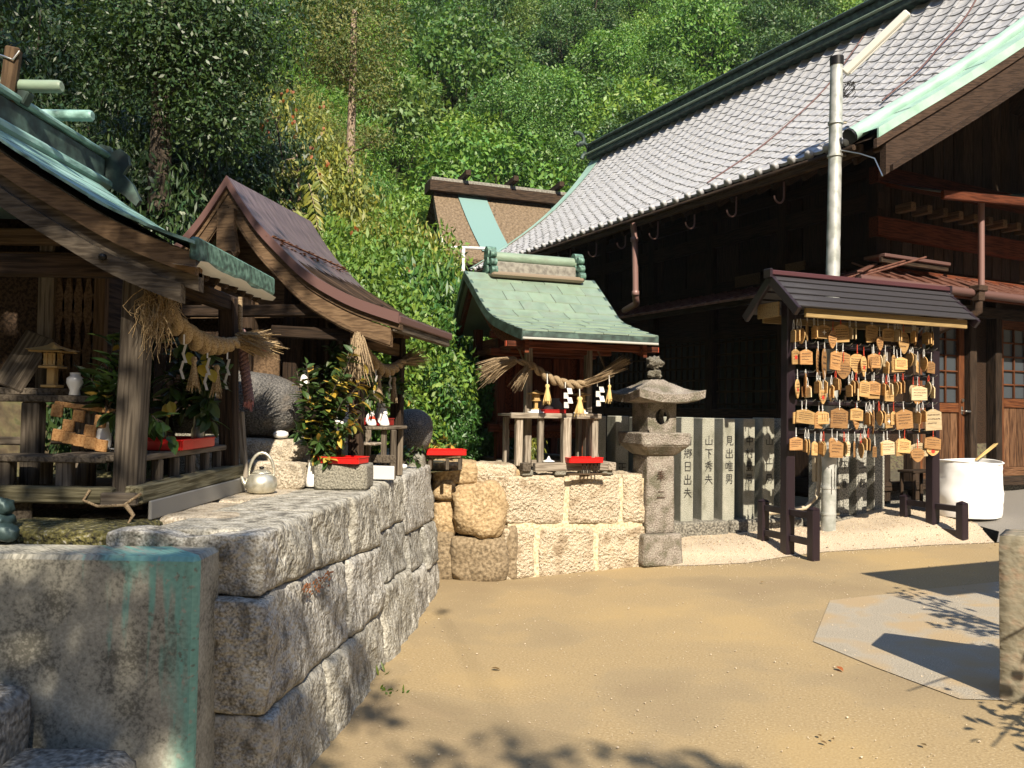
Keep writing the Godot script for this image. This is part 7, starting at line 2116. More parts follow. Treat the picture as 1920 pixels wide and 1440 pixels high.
func make_forest() -> void:
	var P := [
		tree_proto(6.0, 2.5, 30, 16000, 0.165, Color(0.126, 0.250, 0.044), 101, 0.3, 0.5, "leaf", 0.3),
		tree_proto(6.5, 2.3, 32, 16000, 0.165, Color(0.095, 0.183, 0.037), 202, 0.3, 0.5, "leaf", 0.3),
		tree_proto(5.2, 2.7, 28, 16000, 0.165, Color(0.173, 0.287, 0.048), 303, 0.3, 0.5, "leaf", 0.3),
		tree_proto(7.5, 1.9, 34, 16000, 0.165, Color(0.081, 0.152, 0.046), 404, 0.22, 0.4, "leaf", 0.3),
		tree_proto(5.6, 2.4, 30, 16000, 0.165, Color(0.142, 0.220, 0.055), 505, 0.3, 0.45, "leaf", 0.3),
	]
	var kinds := ["bright green broadleaf tree", "deep green broadleaf tree", "yellow green spreading tree", "slender dark tree", "olive green rounded tree"]
	# the wood on the hill: every crown in view is a tree
	var g := RandomNumberGenerator.new()
	g.seed = 77
	var row_d := 28.5
	var count := 0
	while row_d < 84.0:
		var gap := 3.7 if row_d < 45.0 else 4.6
		var x := -row_d * 0.50 - 2.0
		while x < row_d * 0.60 + 2.0:
			var tx := x + g.randf_range(-1.0, 1.0)
			var td := row_d + g.randf_range(-1.3, 1.3)
			var y := hill(tx, td)
			var px := 960.0 + FOCAL * tx / td
			# leave out what the hall or the near bank hides
			var top := 768.0 - (y + 7.0 - 1.45) / td * FOCAL
			var base_py := 768.0 - (y + 1.5 - 1.45) / td * FOCAL
			var seen := top < 470.0 and base_py > -60.0 and px > 120.0 and px < 1790.0
			if seen and px > 1130.0 and top > 330.0 - (px - 1130.0) * 0.51: seen = false
			if seen and y > 0.0 and count < 290:
				var k := g.randi() % 5
				var s := g.randf_range(0.85, 1.45)
				var where := "above the hall's roof ridge" if px > 1150.0 else ("beyond the thatched roof" if px > 800.0 else "behind the left bank")
				var band := "low" if td < 38.0 else ("halfway up" if td < 56.0 else "high")
				plant_tree(P[k], "hill_tree", "%s %s on the wooded hill %s" % [kinds[k], band, where], "tree", Vector3(tx, y - 0.2, -td), g.randf() * TAU, Vector3(s, s * g.randf_range(0.85, 1.1), s), "trees of the wooded hill")
				count += 1
			x += gap
		row_d += gap * (0.85 if row_d < 45.0 else 1.0)
	print("hill trees ", count)
	# nearer trees on the left bank and behind the thatched roof
	var near_p := [
		tree_proto(6.5, 1.9, 34, 46000, 0.085, Color(0.098, 0.201, 0.039), 611, 0.2, 0.42, "leaf_glossy", 0.4),
		tree_proto(5.5, 1.8, 30, 32000, 0.11, Color(0.183, 0.293, 0.048), 622, 0.2, 0.42, "leaf", 0.4),
		tree_proto(7.0, 2.0, 34, 48000, 0.058, Color(0.050, 0.095, 0.026), 633, 0.2, 0.42, "leaf_glossy", 0.5),
		tree_proto(6.0, 1.7, 26, 36000, 0.07, Color(0.220, 0.232, 0.069), 644, 0.3, 0.22, "leaf_matt", 0.5),
		tree_proto(8.0, 1.7, 36, 30000, 0.10, Color(0.134, 0.256, 0.039), 655, 0.25, 0.3, "leaf", 0.35),
	]
	for q in [
		[640, 17.5, 0, 0.95, "dense glossy evergreen tree just left of the thatched roof"], [735, 22.5, 0, 1.05, "deep green tree touching the thatched roof's left end"], [770, 25.5, 1, 1.15, "light green bushy tree behind the thatched roof's left end"],
		[880, 28.5, 1, 1.35, "big rounded light green tree above the thatched ridge"], [965, 29.0, 0, 1.45, "largest rounded green tree between thatched ridge and tiled roof"], [1045, 28.0, 1, 1.0, "yellow green bushy tree beside the hall's ridge end"], [1105, 27.0, 0, 0.85, "mid green bush tree touching the hall's tiled edge"],
		[700, 28.0, 4, 1.25, "tall feathery green tree beyond the dense evergreen"], [610, 21.5, 4, 1.15, "tall feathery tree behind the bare pale trunk"], [800, 33.0, 3, 1.3, "greyish olive tree high above the thatched roof's left end"],
		[560, 13.5, 3, 0.80, "yellowish feathery tree behind the drooping fronds"], [500, 15.5, 3, 0.95, "olive feathery tree above the brown roof"], [445, 17.0, 4, 1.1, "bright feathery tree high above the brown roof's gable"], [400, 13.0, 2, 0.75, "dark small-leaved tree above the brown roof's gable"],
		[300, 12.5, 2, 0.75, "dark small-leaved tree above the teal roof"], [180, 13.5, 2, 0.9, "dark shaded tree on the upper left bank"], [50, 12.5, 2, 0.85, "dark tree above the teal roof's crossed finial"],
		[110, 17.5, 0, 1.2, "tall green tree behind the dark left bank"], [330, 20.0, 4, 1.25, "light feathery tree high behind the left bank"], [230, 18.0, 2, 1.2, "tall dark tree behind the left bank"], [530, 20.5, 0, 1.2, "deep green tree far behind the yellowish feathery tree"], [420, 22.0, 1, 1.3, "light green tree far up behind the left bank"],
	]:
		var p := at(q[0], 700, q[1])
		p.y = hill(p.x, q[1]) - 0.25
		plant_tree(near_p[q[2]], "bank_tree", q[4], "tree", p, float(q[0]), Vector3.ONE * q[3], "trees on the left bank and round the thatched roof")
	# bare straight trunk
	var bt := thing("bare_trunk_tree", "thin pale tree trunk standing bare behind the brown roof", "tree", at(648, 470, 11.0))
	var tm := MB.new()
	var tp := []
	for q in [[648, 520], [650, 455], [653, 380], [657, 290], [660, 200], [662, 120], [664, 20]]: tp.append(at(q[0], q[1], 11.0))
	tm.tube(tp, [0.08, 0.075, 0.068, 0.06, 0.055, 0.05, 0.04], 8)
	for q in [[658, 285, 700, 265], [660, 190, 705, 170], [661, 160, 630, 120], [656, 300, 630, 290]]: tm.tube([at(q[0], q[1], 11.0), at((q[0] + q[2]) * 0.5, (q[1] + q[3]) * 0.5 + 4, 10.9), at(q[2], q[3], 10.8)], [0.02, 0.013, 0.006], 5)
	put(bt, "trunk", tm.mesh(), M.pale_bark)
	put(bt, "crown", crown([[at(650, 60, 11.0), Vector3(0.9, 0.8, 0.8)], [at(700, 255, 10.8), Vector3(0.3, 0.15, 0.3)], [at(700, 170, 10.8), Vector3(0.4, 0.3, 0.3)], [at(630, 120, 11.0), Vector3(0.4, 0.3, 0.3)]], 9000, 0.065, Color(0.15, 0.17, 0.05), 712, 0.32), M.leaf_matt)
	# straight dark trunk above the teal roof
	var dt := thing("dark_trunk_tree", "dark upright tree trunk in the shade above the teal roof", "tree", at(300, 330, 7.6))
	var dm := MB.new()
	dm.tube([at(298, 400, 7.6), at(300, 300, 7.6), at(303, 200, 7.6), at(306, 90, 7.65), at(312, -30, 7.7)], [0.11, 0.10, 0.09, 0.085, 0.07], 9)
	for q in [[303, 190, 400, 110], [304, 140, 230, 60], [302, 110, 380, 30]]: dm.tube([at(q[0], q[1], 7.6), at((q[0] + q[2]) * 0.5, (q[1] + q[3]) * 0.5 + 8, 7.5), at(q[2], q[3], 7.5)], [0.04, 0.03, 0.012], 6)
	put(dt, "trunk", dm.mesh(), M.tree_bark)
	put(dt, "crown", crown([[at(350, 120, 7.5), Vector3(0.8, 0.6, 0.6)], [at(400, 220, 7.5), Vector3(0.55, 0.45, 0.5)], [at(310, 40, 7.6), Vector3(1.0, 0.6, 0.8)], [at(250, 90, 7.6), Vector3(0.6, 0.45, 0.5)], [at(440, 60, 7.6), Vector3(0.8, 0.6, 0.6)]], 24000, 0.055, Color(0.040, 0.078, 0.022), 733, 0.42, 0.5, 0.5), M.leaf_glossy)
	# shrubs: vine covered bank, laurel beside the third shrine, undergrowth
	var shrubs := [
		{"m": crown(blobs_for(1.5, 0.85, 14, 811, 0.12), 13000, 0.07, Color(0.140, 0.238, 0.039), 812, 0.45, 0.6, 0.5), "mat": "leaf"},
		{"m": crown(blobs_for(1.7, 0.85, 14, 821, 0.10), 9000, 0.095, Color(0.051, 0.134, 0.028), 822, 0.36, 0.5, 0.5), "mat": "leaf_glossy"},
		{"m": crown(blobs_for(1.3, 0.9, 12, 831, 0.15), 11000, 0.065, Color(0.213, 0.238, 0.048), 832, 0.42, 0.6, 0.5), "mat": "leaf"},
		{"m": crown(blobs_for(1.0, 0.8, 10, 841, 0.15), 9000, 0.065, Color(0.036, 0.070, 0.020), 842, 0.34, 0.6, 0.6), "mat": "leaf_glossy"},
	]
	var stub := MB.new()
	for k in 5: stub.tube([Vector3(0, -0.4, 0), Vector3(0.1 * cos(k * 1.3), 0.35, 0.1 * sin(k * 1.3)), Vector3(0.4 * cos(k * 1.3), 0.9, 0.4 * sin(k * 1.3))], [0.025, 0.018, 0.006], 5)
	var stub_m := stub.mesh()
	var sn := ["bright leafy vine-covered shrub", "dark glossy laurel shrub", "yellow green shrub with autumn tints", "dark undergrowth shrub"]
	for q in [
		[795, 650, 8.9, 1, 0.75], [850, 730, 8.8, 1, 0.55], [790, 720, 8.2, 1, 0.7], [750, 690, 8.8, 1, 0.9], [840, 800, 8.2, 1, 0.5], [740, 800, 7.9, 1, 0.6], [808, 830, 7.7, 1, 0.45], [850, 610, 9.8, 1, 0.65], [872, 830, 8.0, 1, 0.4], [890, 700, 9.6, 1, 0.6], [905, 780, 9.2, 1, 0.55],
		[850, 560, 9.8, 0, 1.05], [780, 570, 9.4, 0, 1.1], [720, 590, 9.2, 0, 1.0], [690, 540, 10.2, 0, 1.0], [760, 520, 11.0, 0, 1.2], [840, 500, 12.2, 0, 1.2], [880, 530, 11.5, 2, 1.0], [700, 500, 11.5, 0, 1.0], [650, 540, 10.0, 2, 1.0], [740, 560, 9.6, 2, 0.9], [640, 600, 8.6, 0, 0.9], [680, 640, 7.9, 0, 0.9], [730, 690, 7.6, 0, 0.8], [820, 530, 11.2, 2, 1.0], [900, 490, 14.0, 2, 1.2], [620, 650, 7.4, 0, 0.8], [850, 610, 9.0, 0, 0.8], [790, 480, 13.0, 0, 1.1],
		[600, 440, 10.5, 2, 1.0], [560, 400, 10.8, 2, 1.0], [620, 380, 12.0, 0, 1.0], [520, 330, 10.4, 2, 0.9], [470, 300, 10.0, 3, 1.0], [590, 300, 12.0, 2, 1.1], [540, 240, 12.0, 2, 1.1],
		[430, 330, 9.0, 3, 1.0], [380, 380, 8.6, 3, 1.0], [330, 420, 8.0, 3, 0.95], [280, 400, 8.2, 3, 0.95], [230, 340, 8.6, 3, 1.0], [180, 280, 9.0, 3, 1.0], [120, 220, 9.2, 3, 1.05], [60, 160, 9.2, 3, 1.1], [350, 300, 9.6, 3, 1.0], [260, 240, 9.8, 3, 1.0], [160, 150, 10.0, 3, 1.1], [60, 60, 10.2, 3, 1.2], [420, 240, 10.6, 3, 1.0], [400, 460, 7.6, 3, 0.8], [250, 470, 7.0, 3, 0.8], [220, 560, 6.4, 3, 0.7], [230, 640, 5.8, 3, 0.6], [30, 300, 8.4, 3, 1.0], [480, 400, 9.2, 3, 0.9], [220, 60, 11.0, 3, 1.1], [560, 480, 9.4, 0, 0.8], [-40, 220, 8.8, 3, 1.1], [110, 400, 7.6, 3, 0.9],
	]:
		var c := at(q[0], q[1], q[2])
		var gy := hill(c.x, q[2])
		if gy < 0.5 and q[2] < 8.9: gy = 0.93
		var hgt: float = [1.5, 1.7, 1.3, 1.0][q[3]]
		var sy: float = clampf((c.y - gy + 0.35 * q[4]) / (hgt * 0.62), 0.7, 2.2) * 0.85
		var o := thing("shrub", sn[q[3]] + shrub_place(q[0], q[1], q[3]), "shrub", Vector3(c.x, gy, c.z), ["vine-covered bank shrubs", "laurel shrubs beside the green shrine", "yellowing bank shrubs", "undergrowth on the shaded bank"][q[3]], Basis(Vector3.UP, q[0] * 0.7).scaled(Vector3(q[4], sy, q[4])))
		put(o, "foliage", shrubs[q[3]].m, M[shrubs[q[3]].mat], Transform3D(), false)
		put(o, "stems", stub_m, M.tree_bark, Transform3D(), false)
	# a sumac with hanging yellowing fronds and the orange leaves of a vine
	var su := thing("sumac_sapling", "young tree with drooping yellow green fronds behind the brown roof", "tree", at(562, 480, 8.8))
	var sst := MB.new()
	var slv := MB.new()
	sst.tube([at(566, 560, 8.8), at(562, 420, 8.8), at(560, 330, 8.8), at(556, 290, 8.8)], [0.03, 0.022, 0.015, 0.008], 6)
	for q in [[560, 322, 525, 312, 515, 350], [560, 322, 590, 305, 602, 345], [556, 296, 535, 300, 528, 330], [560, 380, 525, 372, 512, 402], [562, 375, 588, 372, 598, 432], [562, 392, 540, 395, 530, 420], [561, 350, 580, 345, 590, 390], [563, 400, 590, 402, 600, 452], [562, 400, 545, 420, 548, 450]]:
		var pth := [at(q[0], q[1], 8.8), at(q[2], q[3], 8.7), at(q[4], q[5], 8.65)]
		sst.tube(pth, [0.008, 0.006, 0.003], 4)
		for k in 11:
			var f := 0.12 + 0.88 * k / 10.0
			var o: Vector3 = pth[0].lerp(pth[1], f * 2.0) if f < 0.5 else pth[1].lerp(pth[2], f * 2.0 - 1.0)
			for sgn in [-1.0, 1.0]:
				leaf(slv, o, (Vector3.DOWN * 0.8 + Vector3(sgn * 0.7, 0.1, 0.2) + rdir() * 0.15).normalized(), (Vector3(0, 0.3, 1) + rdir() * 0.3).normalized(), rng.randf_range(0.10, 0.15), 0.035, leaf_col(Color(0.20, 0.24, 0.045)), true)
	put(su, "stem", sst.mesh(), M.pale_bark)
	put(su, "fronds", slv.mesh(), M.leaf)
	var vn := thing("autumn_vine", "climbing vine with a few orange and red leaves on the left bank", "vine", at(520, 260, 8.9))
	var vst := MB.new()
	var vlv := MB.new()
	var vp := []
	for q in [[560, 460], [548, 380], [530, 300], [520, 240], [505, 200]]: vp.append(at(q[0], q[1], 8.75))
	vst.tube(vp, [0.01], 5)
	for q in [[528, 180], [505, 220], [488, 230], [500, 250], [515, 212], [545, 232], [555, 245], [585, 268], [580, 290], [608, 245], [612, 300], [600, 330], [555, 210], [492, 222], [508, 258], [605, 190], [545, 170], [640, 480], [664, 500], [690, 520], [735, 540], [720, 555], [770, 500], [665, 430], [705, 545], [686, 570], [640, 520]]:
		for k in 3: leaf(vlv, at(q[0] + rng.randf_range(-7, 7), q[1] + rng.randf_range(-8, 8), 8.6), (Vector3.DOWN + rdir() * 0.5).normalized(), Vector3(0.3, 0.4, 1.0).normalized(), rng.randf_range(0.035, 0.06), 0.03, leaf_col(Color(0.30, 0.10, 0.035) if rng.randf() < 0.6 else Color(0.30, 0.24, 0.08)), true)
	put(vn, "stem", vst.mesh(), M.tree_bark)
	put(vn, "leaves", vlv.mesh(), M.leaf)
	make_canopy()

func shrub_place(px: float, py: float, kind: int) -> String:
	if kind == 1: return " low beside the boulders and the green shrine" if py > 760 else (" beside the green shrine's wall" if px > 850 else " above the small round boulder")
	if kind == 3:
		if px < 130: return " behind the teal roof's finial" if py > 150 else " high on the left bank"
		if py > 440: return " seen between the two left shrines"
		return " just above the teal roof" if py > 330 else (" up the bank below the dark trunk" if px < 320 else " up the bank above the brown roof's gable")
	if px < 625: return " above the brown roof"
	if py > 580: return " behind the brown roof's eave"
	return " under the thatched roof's railing" if px > 800 else " on the bank between brown roof and thatched roof"

# tall trees behind and beside the camera: their crowns dapple the left shrines, the steps and the front of the yard
func make_canopy() -> void:
	var spots := []      # [pixel x, pixel y, depth of the shaded thing, height of the foliage, radius]
	for q in CANOPY:
		var p := at(q[0], q[1], q[2])
		var c: Vector3 = p + SUN * ((q[3] - p.y) / SUN.y)
		spots.append([c, q[4], q[5], q[6]])
	var groups := [[], [], []]
	for s in spots: groups[s[3]].append(s)
	var roots := [W(0.5, 0.0, -12.0), W(-5.5, 0.0, -14.0), W(3.0, 0.0, -11.0)]
	var labels := ["tall evergreen tree behind the viewer shading the left shrines", "tall evergreen tree behind the viewer shading the dark bank", "young tree at the right of the viewer shading the yard's front"]
	for gi in 3:
		if groups[gi].is_empty(): continue
		var t := thing("shade_tree", labels[gi], "tree", roots[gi])
		var mb := MB.new()
		var mid := Vector3()
		for s in groups[gi]: mid += s[0]
		mid /= groups[gi].size()
		var fork: Vector3 = mid + SUN * 10.0
		mb.tube([roots[gi] - Vector3.UP * 0.3, roots[gi].lerp(fork, 0.5) + Vector3.UP * 0.8, fork], [0.26, 0.13, 0.02], 9)
		var bl := []
		var n := 0.0
		for s in groups[gi]:
			mb.tube([fork, s[0] + SUN * 1.6, s[0]], [0.006, 0.005, 0.004], 5)
			for k in 5:
				var o: Vector3 = s[0] + rdir() * s[1] * 0.6
				bl.append([o, Vector3.ONE * s[1] * rng.randf_range(0.35, 0.6)])
			n += s[1] * s[1] * s[2]
		put(t, "trunk", mb.mesh(), M.tree_bark)
		put(t, "crown", crown(bl, int(n * 900.0), 0.13, Color(0.045, 0.085, 0.02), 900 + gi, 0.45, 0.5, 0.7), M.leaf_glossy)
# [px, py, depth, foliage height, radius, density, tree]
var CANOPY := [
	[60, 1150, 2.75, 6.0, 0.45, 1.2, 0], [230, 1230, 2.75, 6.2, 0.45, 1.2, 0], [330, 1150, 2.75, 6.1, 0.30, 0.9, 0], [100, 1350, 2.6, 6.4, 0.5, 1.4, 0], [280, 1380, 2.7, 6.0, 0.45, 1.3, 0], [440, 1330, 2.95, 6.2, 0.38, 1.1, 0], [560, 1270, 3.3, 6.4, 0.40, 1.3, 0], [650, 1200, 3.8, 6.4, 0.30, 1.0, 0], [480, 1420, 3.0, 6.2, 0.4, 1.3, 0],
	[40, 800, 3.4, 6.5, 0.6, 1.3, 0], [150, 640, 3.6, 6.6, 0.55, 1.2, 0], [40, 520, 3.4, 6.7, 0.6, 1.3, 0], [150, 420, 3.1, 6.7, 0.35, 0.8, 0], [300, 480, 3.1, 6.5, 0.16, 0.7, 0], [340, 740, 3.6, 6.4, 0.20, 0.7, 0], [250, 640, 3.3, 6.5, 0.13, 0.9, 0], [150, 880, 3.3, 6.3, 0.4, 1.1, 0], [180, 250, 4.1, 6.9, 0.4, 0.8, 0],
	[440, 420, 4.9, 7.2, 0.25, 0.6, 0], [600, 470, 5.2, 7.2, 0.2, 0.35, 0], [560, 540, 5.0, 7.2, 0.16, 0.5, 0], [470, 560, 4.9, 7.0, 0.2, 0.7, 0],
	[720, 1200, 4.0, 6.2, 0.22, 0.8, 2], [1250, 1390, 3.3, 5.6, 0.26, 0.9, 2], [1000, 1430, 3.2, 5.6, 0.3, 0.6, 2], [820, 1140, 6.0, 6.2, 0.12, 0.7, 2], [1320, 1425, 3.2, 5.7, 0.25, 0.8, 2], [760, 1420, 3.2, 5.8, 0.22, 0.5, 2], [900, 1420, 3.2, 5.8, 0.22, 0.5, 2], [1130, 1440, 3.1, 5.8, 0.22, 0.4, 2], [1450, 1425, 3.1, 5.7, 0.20, 0.4, 2], [700, 1300, 3.6, 5.8, 0.16, 0.5, 2],
	[100, 100, 10.0, 13.0, 1.3, 0.8, 1], [60, 300, 9.0, 12.5, 1.2, 0.8, 1], [200, 60, 11.0, 14.0, 1.4, 0.8, 1], [280, 430, 8.0, 11.5, 0.7, 0.8, 1], [150, 360, 8.5, 12.0, 1.0, 0.8, 1],
]

# ------------------------------------------------------------------ offerings, ropes, vessels
func make_small_things() -> void:
	ropes()
	# tin kettle with a bail handle
	var kp := W(-1.285, 1.0, 4.28)
	var k := thing("tin_kettle", "old pale tin kettle with a high handle on the granite wall", "kettle", kp)
	lathed(k, "body", kp, [[0.0, 0.002], [0.055, 0.0], [0.068, 0.008], [0.079, 0.035], [0.080, 0.055], [0.074, 0.078], [0.058, 0.096], [0.046, 0.101], [0.044, 0.104]], M.kettle_tin, 28)
	lathed(k, "lid", kp + Vector3.UP * 0.103, [[0.048, 0.0], [0.047, 0.004], [0.034, 0.013], [0.014, 0.018], [0.0, 0.019]], M.kettle_tin, 24)
	lathed(k, "lid_knob", kp + Vector3.UP * 0.121, [[0.006, 0.0], [0.013, 0.006], [0.013, 0.013], [0.0, 0.017]], M.black_metal, 12)
	var hn := []
	for i in 13:
		var a := PI * i / 12.0
		hn.append(kp + Vector3(-cos(a) * 0.062, 0.092 + sin(a) * 0.115, 0.012 * cos(a)))
	tubed(k, "handle", hn, [0.0045, 0.006, 0.0075, 0.008, 0.008, 0.008, 0.008, 0.008, 0.008, 0.008, 0.0075, 0.006, 0.0045], M.kettle_tin, 8)
	tubed(k, "spout", [kp + Vector3(-0.066, 0.035, 0.01), kp + Vector3(-0.088, 0.055, 0.015), kp + Vector3(-0.098, 0.085, 0.018)], [0.016, 0.011, 0.008], M.kettle_tin, 10)
	# vases with evergreen sprigs
	var vases := [
		["leafy white vase on the wall beside the cut stone block", W(-1.115, 1.0, 4.66), [[0.0, 0.0], [0.036, 0.002], [0.034, 0.03], [0.026, 0.09], [0.022, 0.13], [0.026, 0.15]], "porcelain", "white_vase"],
		["steel vase with broad evergreen sprigs on the teal-roofed shrine's shelf", W(-1.52, 1.248, 4.02), [[0.0, 0.0], [0.030, 0.002], [0.033, 0.04], [0.031, 0.08], [0.022, 0.10], [0.020, 0.14], [0.024, 0.155]], "steel", "steel_vase"],
		["steel vase with dark sprigs in the shade behind the post", W(-1.70, 1.248, 3.45), [[0.0, 0.0], [0.030, 0.002], [0.033, 0.04], [0.031, 0.08], [0.022, 0.10], [0.020, 0.13]], "porcelain", "white_vase"],
		["white sake bottle vase tied with cord on the wooden stand", W(-1.005, 1.335, 5.18), [[0.0, 0.0], [0.045, 0.002], [0.044, 0.03], [0.030, 0.09], [0.022, 0.12], [0.032, 0.145], [0.026, 0.165], [0.024, 0.175]], "porcelain", "white_vase"],
		["second white bottle vase tied with cord, nearer the small boulder", W(-0.86, 1.335, 5.45), [[0.0, 0.0], [0.050, 0.002], [0.044, 0.05], [0.030, 0.12], [0.024, 0.16], [0.022, 0.20]], "porcelain", "white_vase"],
	]
	for q in vases:
		var v := thing(q[4], q[0], "vase", q[1])
		lathed(v, "body", q[1], q[2], M[q[3]], 22)
		if q[4] == "white_vase" and q[1].x > -1.02: tubed(v, "cord", [q[1] + Vector3(-0.03, 0.12, 0.015), q[1] + Vector3(0.0, 0.115, 0.03), q[1] + Vector3(0.04, 0.12, 0.01), q[1] + Vector3(0.06, 0.11, 0.0)], [0.005], M.straw_dull, 5)
	var dark := Color(0.045, 0.088, 0.024)
	for q in [
		["evergreen_sprigs", "bunch of evergreen sprigs with yellowing leaves in the white vase", W(-1.115, 1.13, 4.66), [[575, 680], [600, 720], [640, 700], [660, 650], [620, 760], [575, 790], [600, 830], [640, 820], [670, 790], [690, 700], [585, 740], [655, 740], [630, 860], [600, 860]], 4.62, 30, 0.072, dark, 0.22],
		["evergreen_sprigs", "bunch of dark evergreen sprigs in the steel vase", W(-1.52, 1.39, 4.02), [[310, 700], [335, 670], [370, 690], [400, 720], [345, 740], [310, 760], [380, 770], [415, 700], [330, 640], [395, 660]], 3.95, 15, 0.095, dark, 0.05],
		["evergreen_sprigs", "evergreen sprigs drooping beside the teal-roofed shrine's front post", W(-1.70, 1.37, 3.45), [[190, 690], [215, 620], [225, 720], [300, 790], [320, 800], [250, 780], [195, 740], [230, 660]], 3.42, 13, 0.09, dark, 0.04],
		["evergreen_sprigs", "dense evergreen sprigs above the wooden stand under the rope", W(-1.0, 1.48, 5.18), [[620, 650], [650, 640], [690, 660], [710, 690], [640, 700], [680, 720], [600, 690], [720, 730], [660, 690]], 5.1, 30, 0.07, dark, 0.03],
		["evergreen_sprigs", "evergreen sprigs in the second bottle vase by the small boulder", W(-0.86, 1.52, 5.45), [[720, 700], [745, 690], [760, 720], [700, 715], [735, 735]], 5.4, 22, 0.06, dark, 0.05],
		["evergreen_sprigs", "low evergreen sprigs lying at the foot of the small boulder", W(-0.80, 1.02, 6.2), [[745, 830], [770, 850], [795, 840], [760, 860]], 6.15, 12, 0.06, dark, 0.0],
		["cut_grass", "dry yellowish grass tuft behind the red offering bench", W(-0.50, 1.0, 7.05), [[800, 830], [830, 820], [845, 835], [815, 840]], 7.0, 12, 0.06, Color(0.25, 0.25, 0.07), 0.4],
	]:
		var t := thing(q[0], q[1], "sprigs" if q[0] != "cut_grass" else "grass", q[2])
		var st := MB.new()
		var lv := MB.new()
		for e in q[3]:
			sprig(st, lv, q[2], at(e[0], e[1], q[4] + rng.randf_range(-0.10, 0.12)), q[5], q[6], q[7], 0.05, q[8])
			if q[0] != "cut_grass": sprig(st, lv, q[2], at(e[0] + rng.randf_range(-24, 24), e[1] + rng.randf_range(-10, 34), q[4] + rng.randf_range(-0.10, 0.12)), q[5], q[6], q[7], 0.05, q[8])
		put(t, "stems", st.mesh(), M.tree_bark)
		put(t, "leaves", lv.mesh(), M.leaf_glossy)
	# yellowing leaves that catch the sun on the first shrine's sprigs
	var yl := thing("yellow_leaves", "few bright yellow leaves hanging on the steel vase's sprigs", "leaves", at(375, 680, 3.85))
	var ym := MB.new()
	for q in [[352, 668], [382, 672], [376, 690], [310, 765], [318, 760], [395, 700]]: leaf(ym, at(q[0], q[1] - 8, 3.84), (Vector3.DOWN + Vector3(0.4, 0, 0.2)).normalized(), Vector3(0.3, 0.3, 1).normalized(), 0.065, 0.045, leaf_col(Color(0.48, 0.42, 0.06), 0.15), true)
	put(yl, "leaf_cluster", ym.mesh(), M.leaf)
	# trays
	tray("bright red plastic tray on the shelf of the teal-roofed shrine", W(-1.545, 1.25, 3.80), Vector3(0.22, 0.045, 0.46), Basis(Vector3.UP, 0.05), M.red_plastic)
	tray("bright red plastic tray on the cut stone block", W(-0.935, 1.137, 4.63), Vector3(0.23, 0.035, 0.16), Basis(Vector3.UP, -0.22), M.red_plastic)
	tray("dark red tray on the wooden stand with the white bottles", W(-0.88, 1.336, 5.27), Vector3(0.22, 0.045, 0.15), Basis(Vector3.UP, -0.2), M.red_lacquer)
	tray("small red tray on the green shrine's offering table", s3(0.50, 0.86, 1.42), Vector3(0.20, 0.035, 0.14), Basis(Vector3.UP, deg_to_rad(20)), M.red_lacquer)
	tray("bright red tray on the green shrine's lower sill", s3(0.72, 1.03, 1.002), Vector3(0.31, 0.045, 0.17), Basis(Vector3.UP, deg_to_rad(20)), M.red_plastic)
	tray("bright red tray on the little wooden bench between the walls", W(-0.53, 1.075, 6.72), Vector3(0.31, 0.045, 0.18), Basis(Vector3.UP, deg_to_rad(10)), M.red_plastic)
	var bn := thing("offering_bench", "little wooden bench under the red tray between the two walls", "bench", W(-0.53, 0.93, 6.72))
	board(bn, "bench_top", W(-0.53, 1.062, 6.72), Vector3(0.26, 0.02, 0.14), wood("wood_brown"))
	for q in [[-0.12, -0.05], [0.12, -0.05], [-0.12, 0.05], [0.12, 0.05], [0.02, -0.05]]: beam(bn, "leg", W(-0.53 + q[0], 0.955, 6.72 + q[1]), W(-0.53 + q[0], 1.052, 6.72 + q[1]), 0.028, 0.025, wood("wood_old"), Vector3.FORWARD)
	var gr := thing("slatted_rest", "small dark slatted stand under the green shrine's lower red tray", "stand", s3(0.78, 1.06, 0.9))
	for i in 5: beam(gr, "slat", s3(0.70 + 0.035 * i, 1.08, 0.905), s3(0.70 + 0.035 * i, 1.08, 0.995), 0.012, 0.012, wood("wood_dark"), Vector3.FORWARD)
	beam(gr, "foot_rail", s3(0.55, 1.10, 0.905), s3(0.92, 1.10, 0.905), 0.05, 0.014, wood("wood_brown"))
	# wooden offering stand in the middle
	var ws := thing("offering_stand", "low pale wooden offering stand with white boards beside the small boulder", "stand", W(-0.9, 1.0, 5.3))
	board(ws, "top", W(-0.895, 1.322, 5.32), Vector3(0.34, 0.02, 0.42), wood("wood_old"), Basis(Vector3.UP, -0.18))
	for q in [[-1.06, 5.10], [-0.97, 5.08], [-0.88, 5.10], [-0.79, 5.14], [-0.735, 5.18], [-0.735, 5.5], [-1.04, 5.5]]: beam(ws, "leg", W(q[0], 1.0, q[1]), W(q[0], 1.312, q[1]), 0.035, 0.03, wood("wood_old"), Vector3.FORWARD)
	board(ws, "skirt_board", W(-0.80, 1.05, 5.09), Vector3(0.18, 0.085, 0.012), M.zinc_white, Basis(Vector3.UP, -0.18))
	board(ws, "skirt_board", W(-0.80, 1.135, 5.085), Vector3(0.20, 0.05, 0.012), wood("wood_old"), Basis(Vector3.UP, -0.18))
	board(ws, "step", W(-0.95, 1.23, 5.03), Vector3(0.30, 0.016, 0.12), wood("wood_pale"), Basis(Vector3.UP, -0.18))
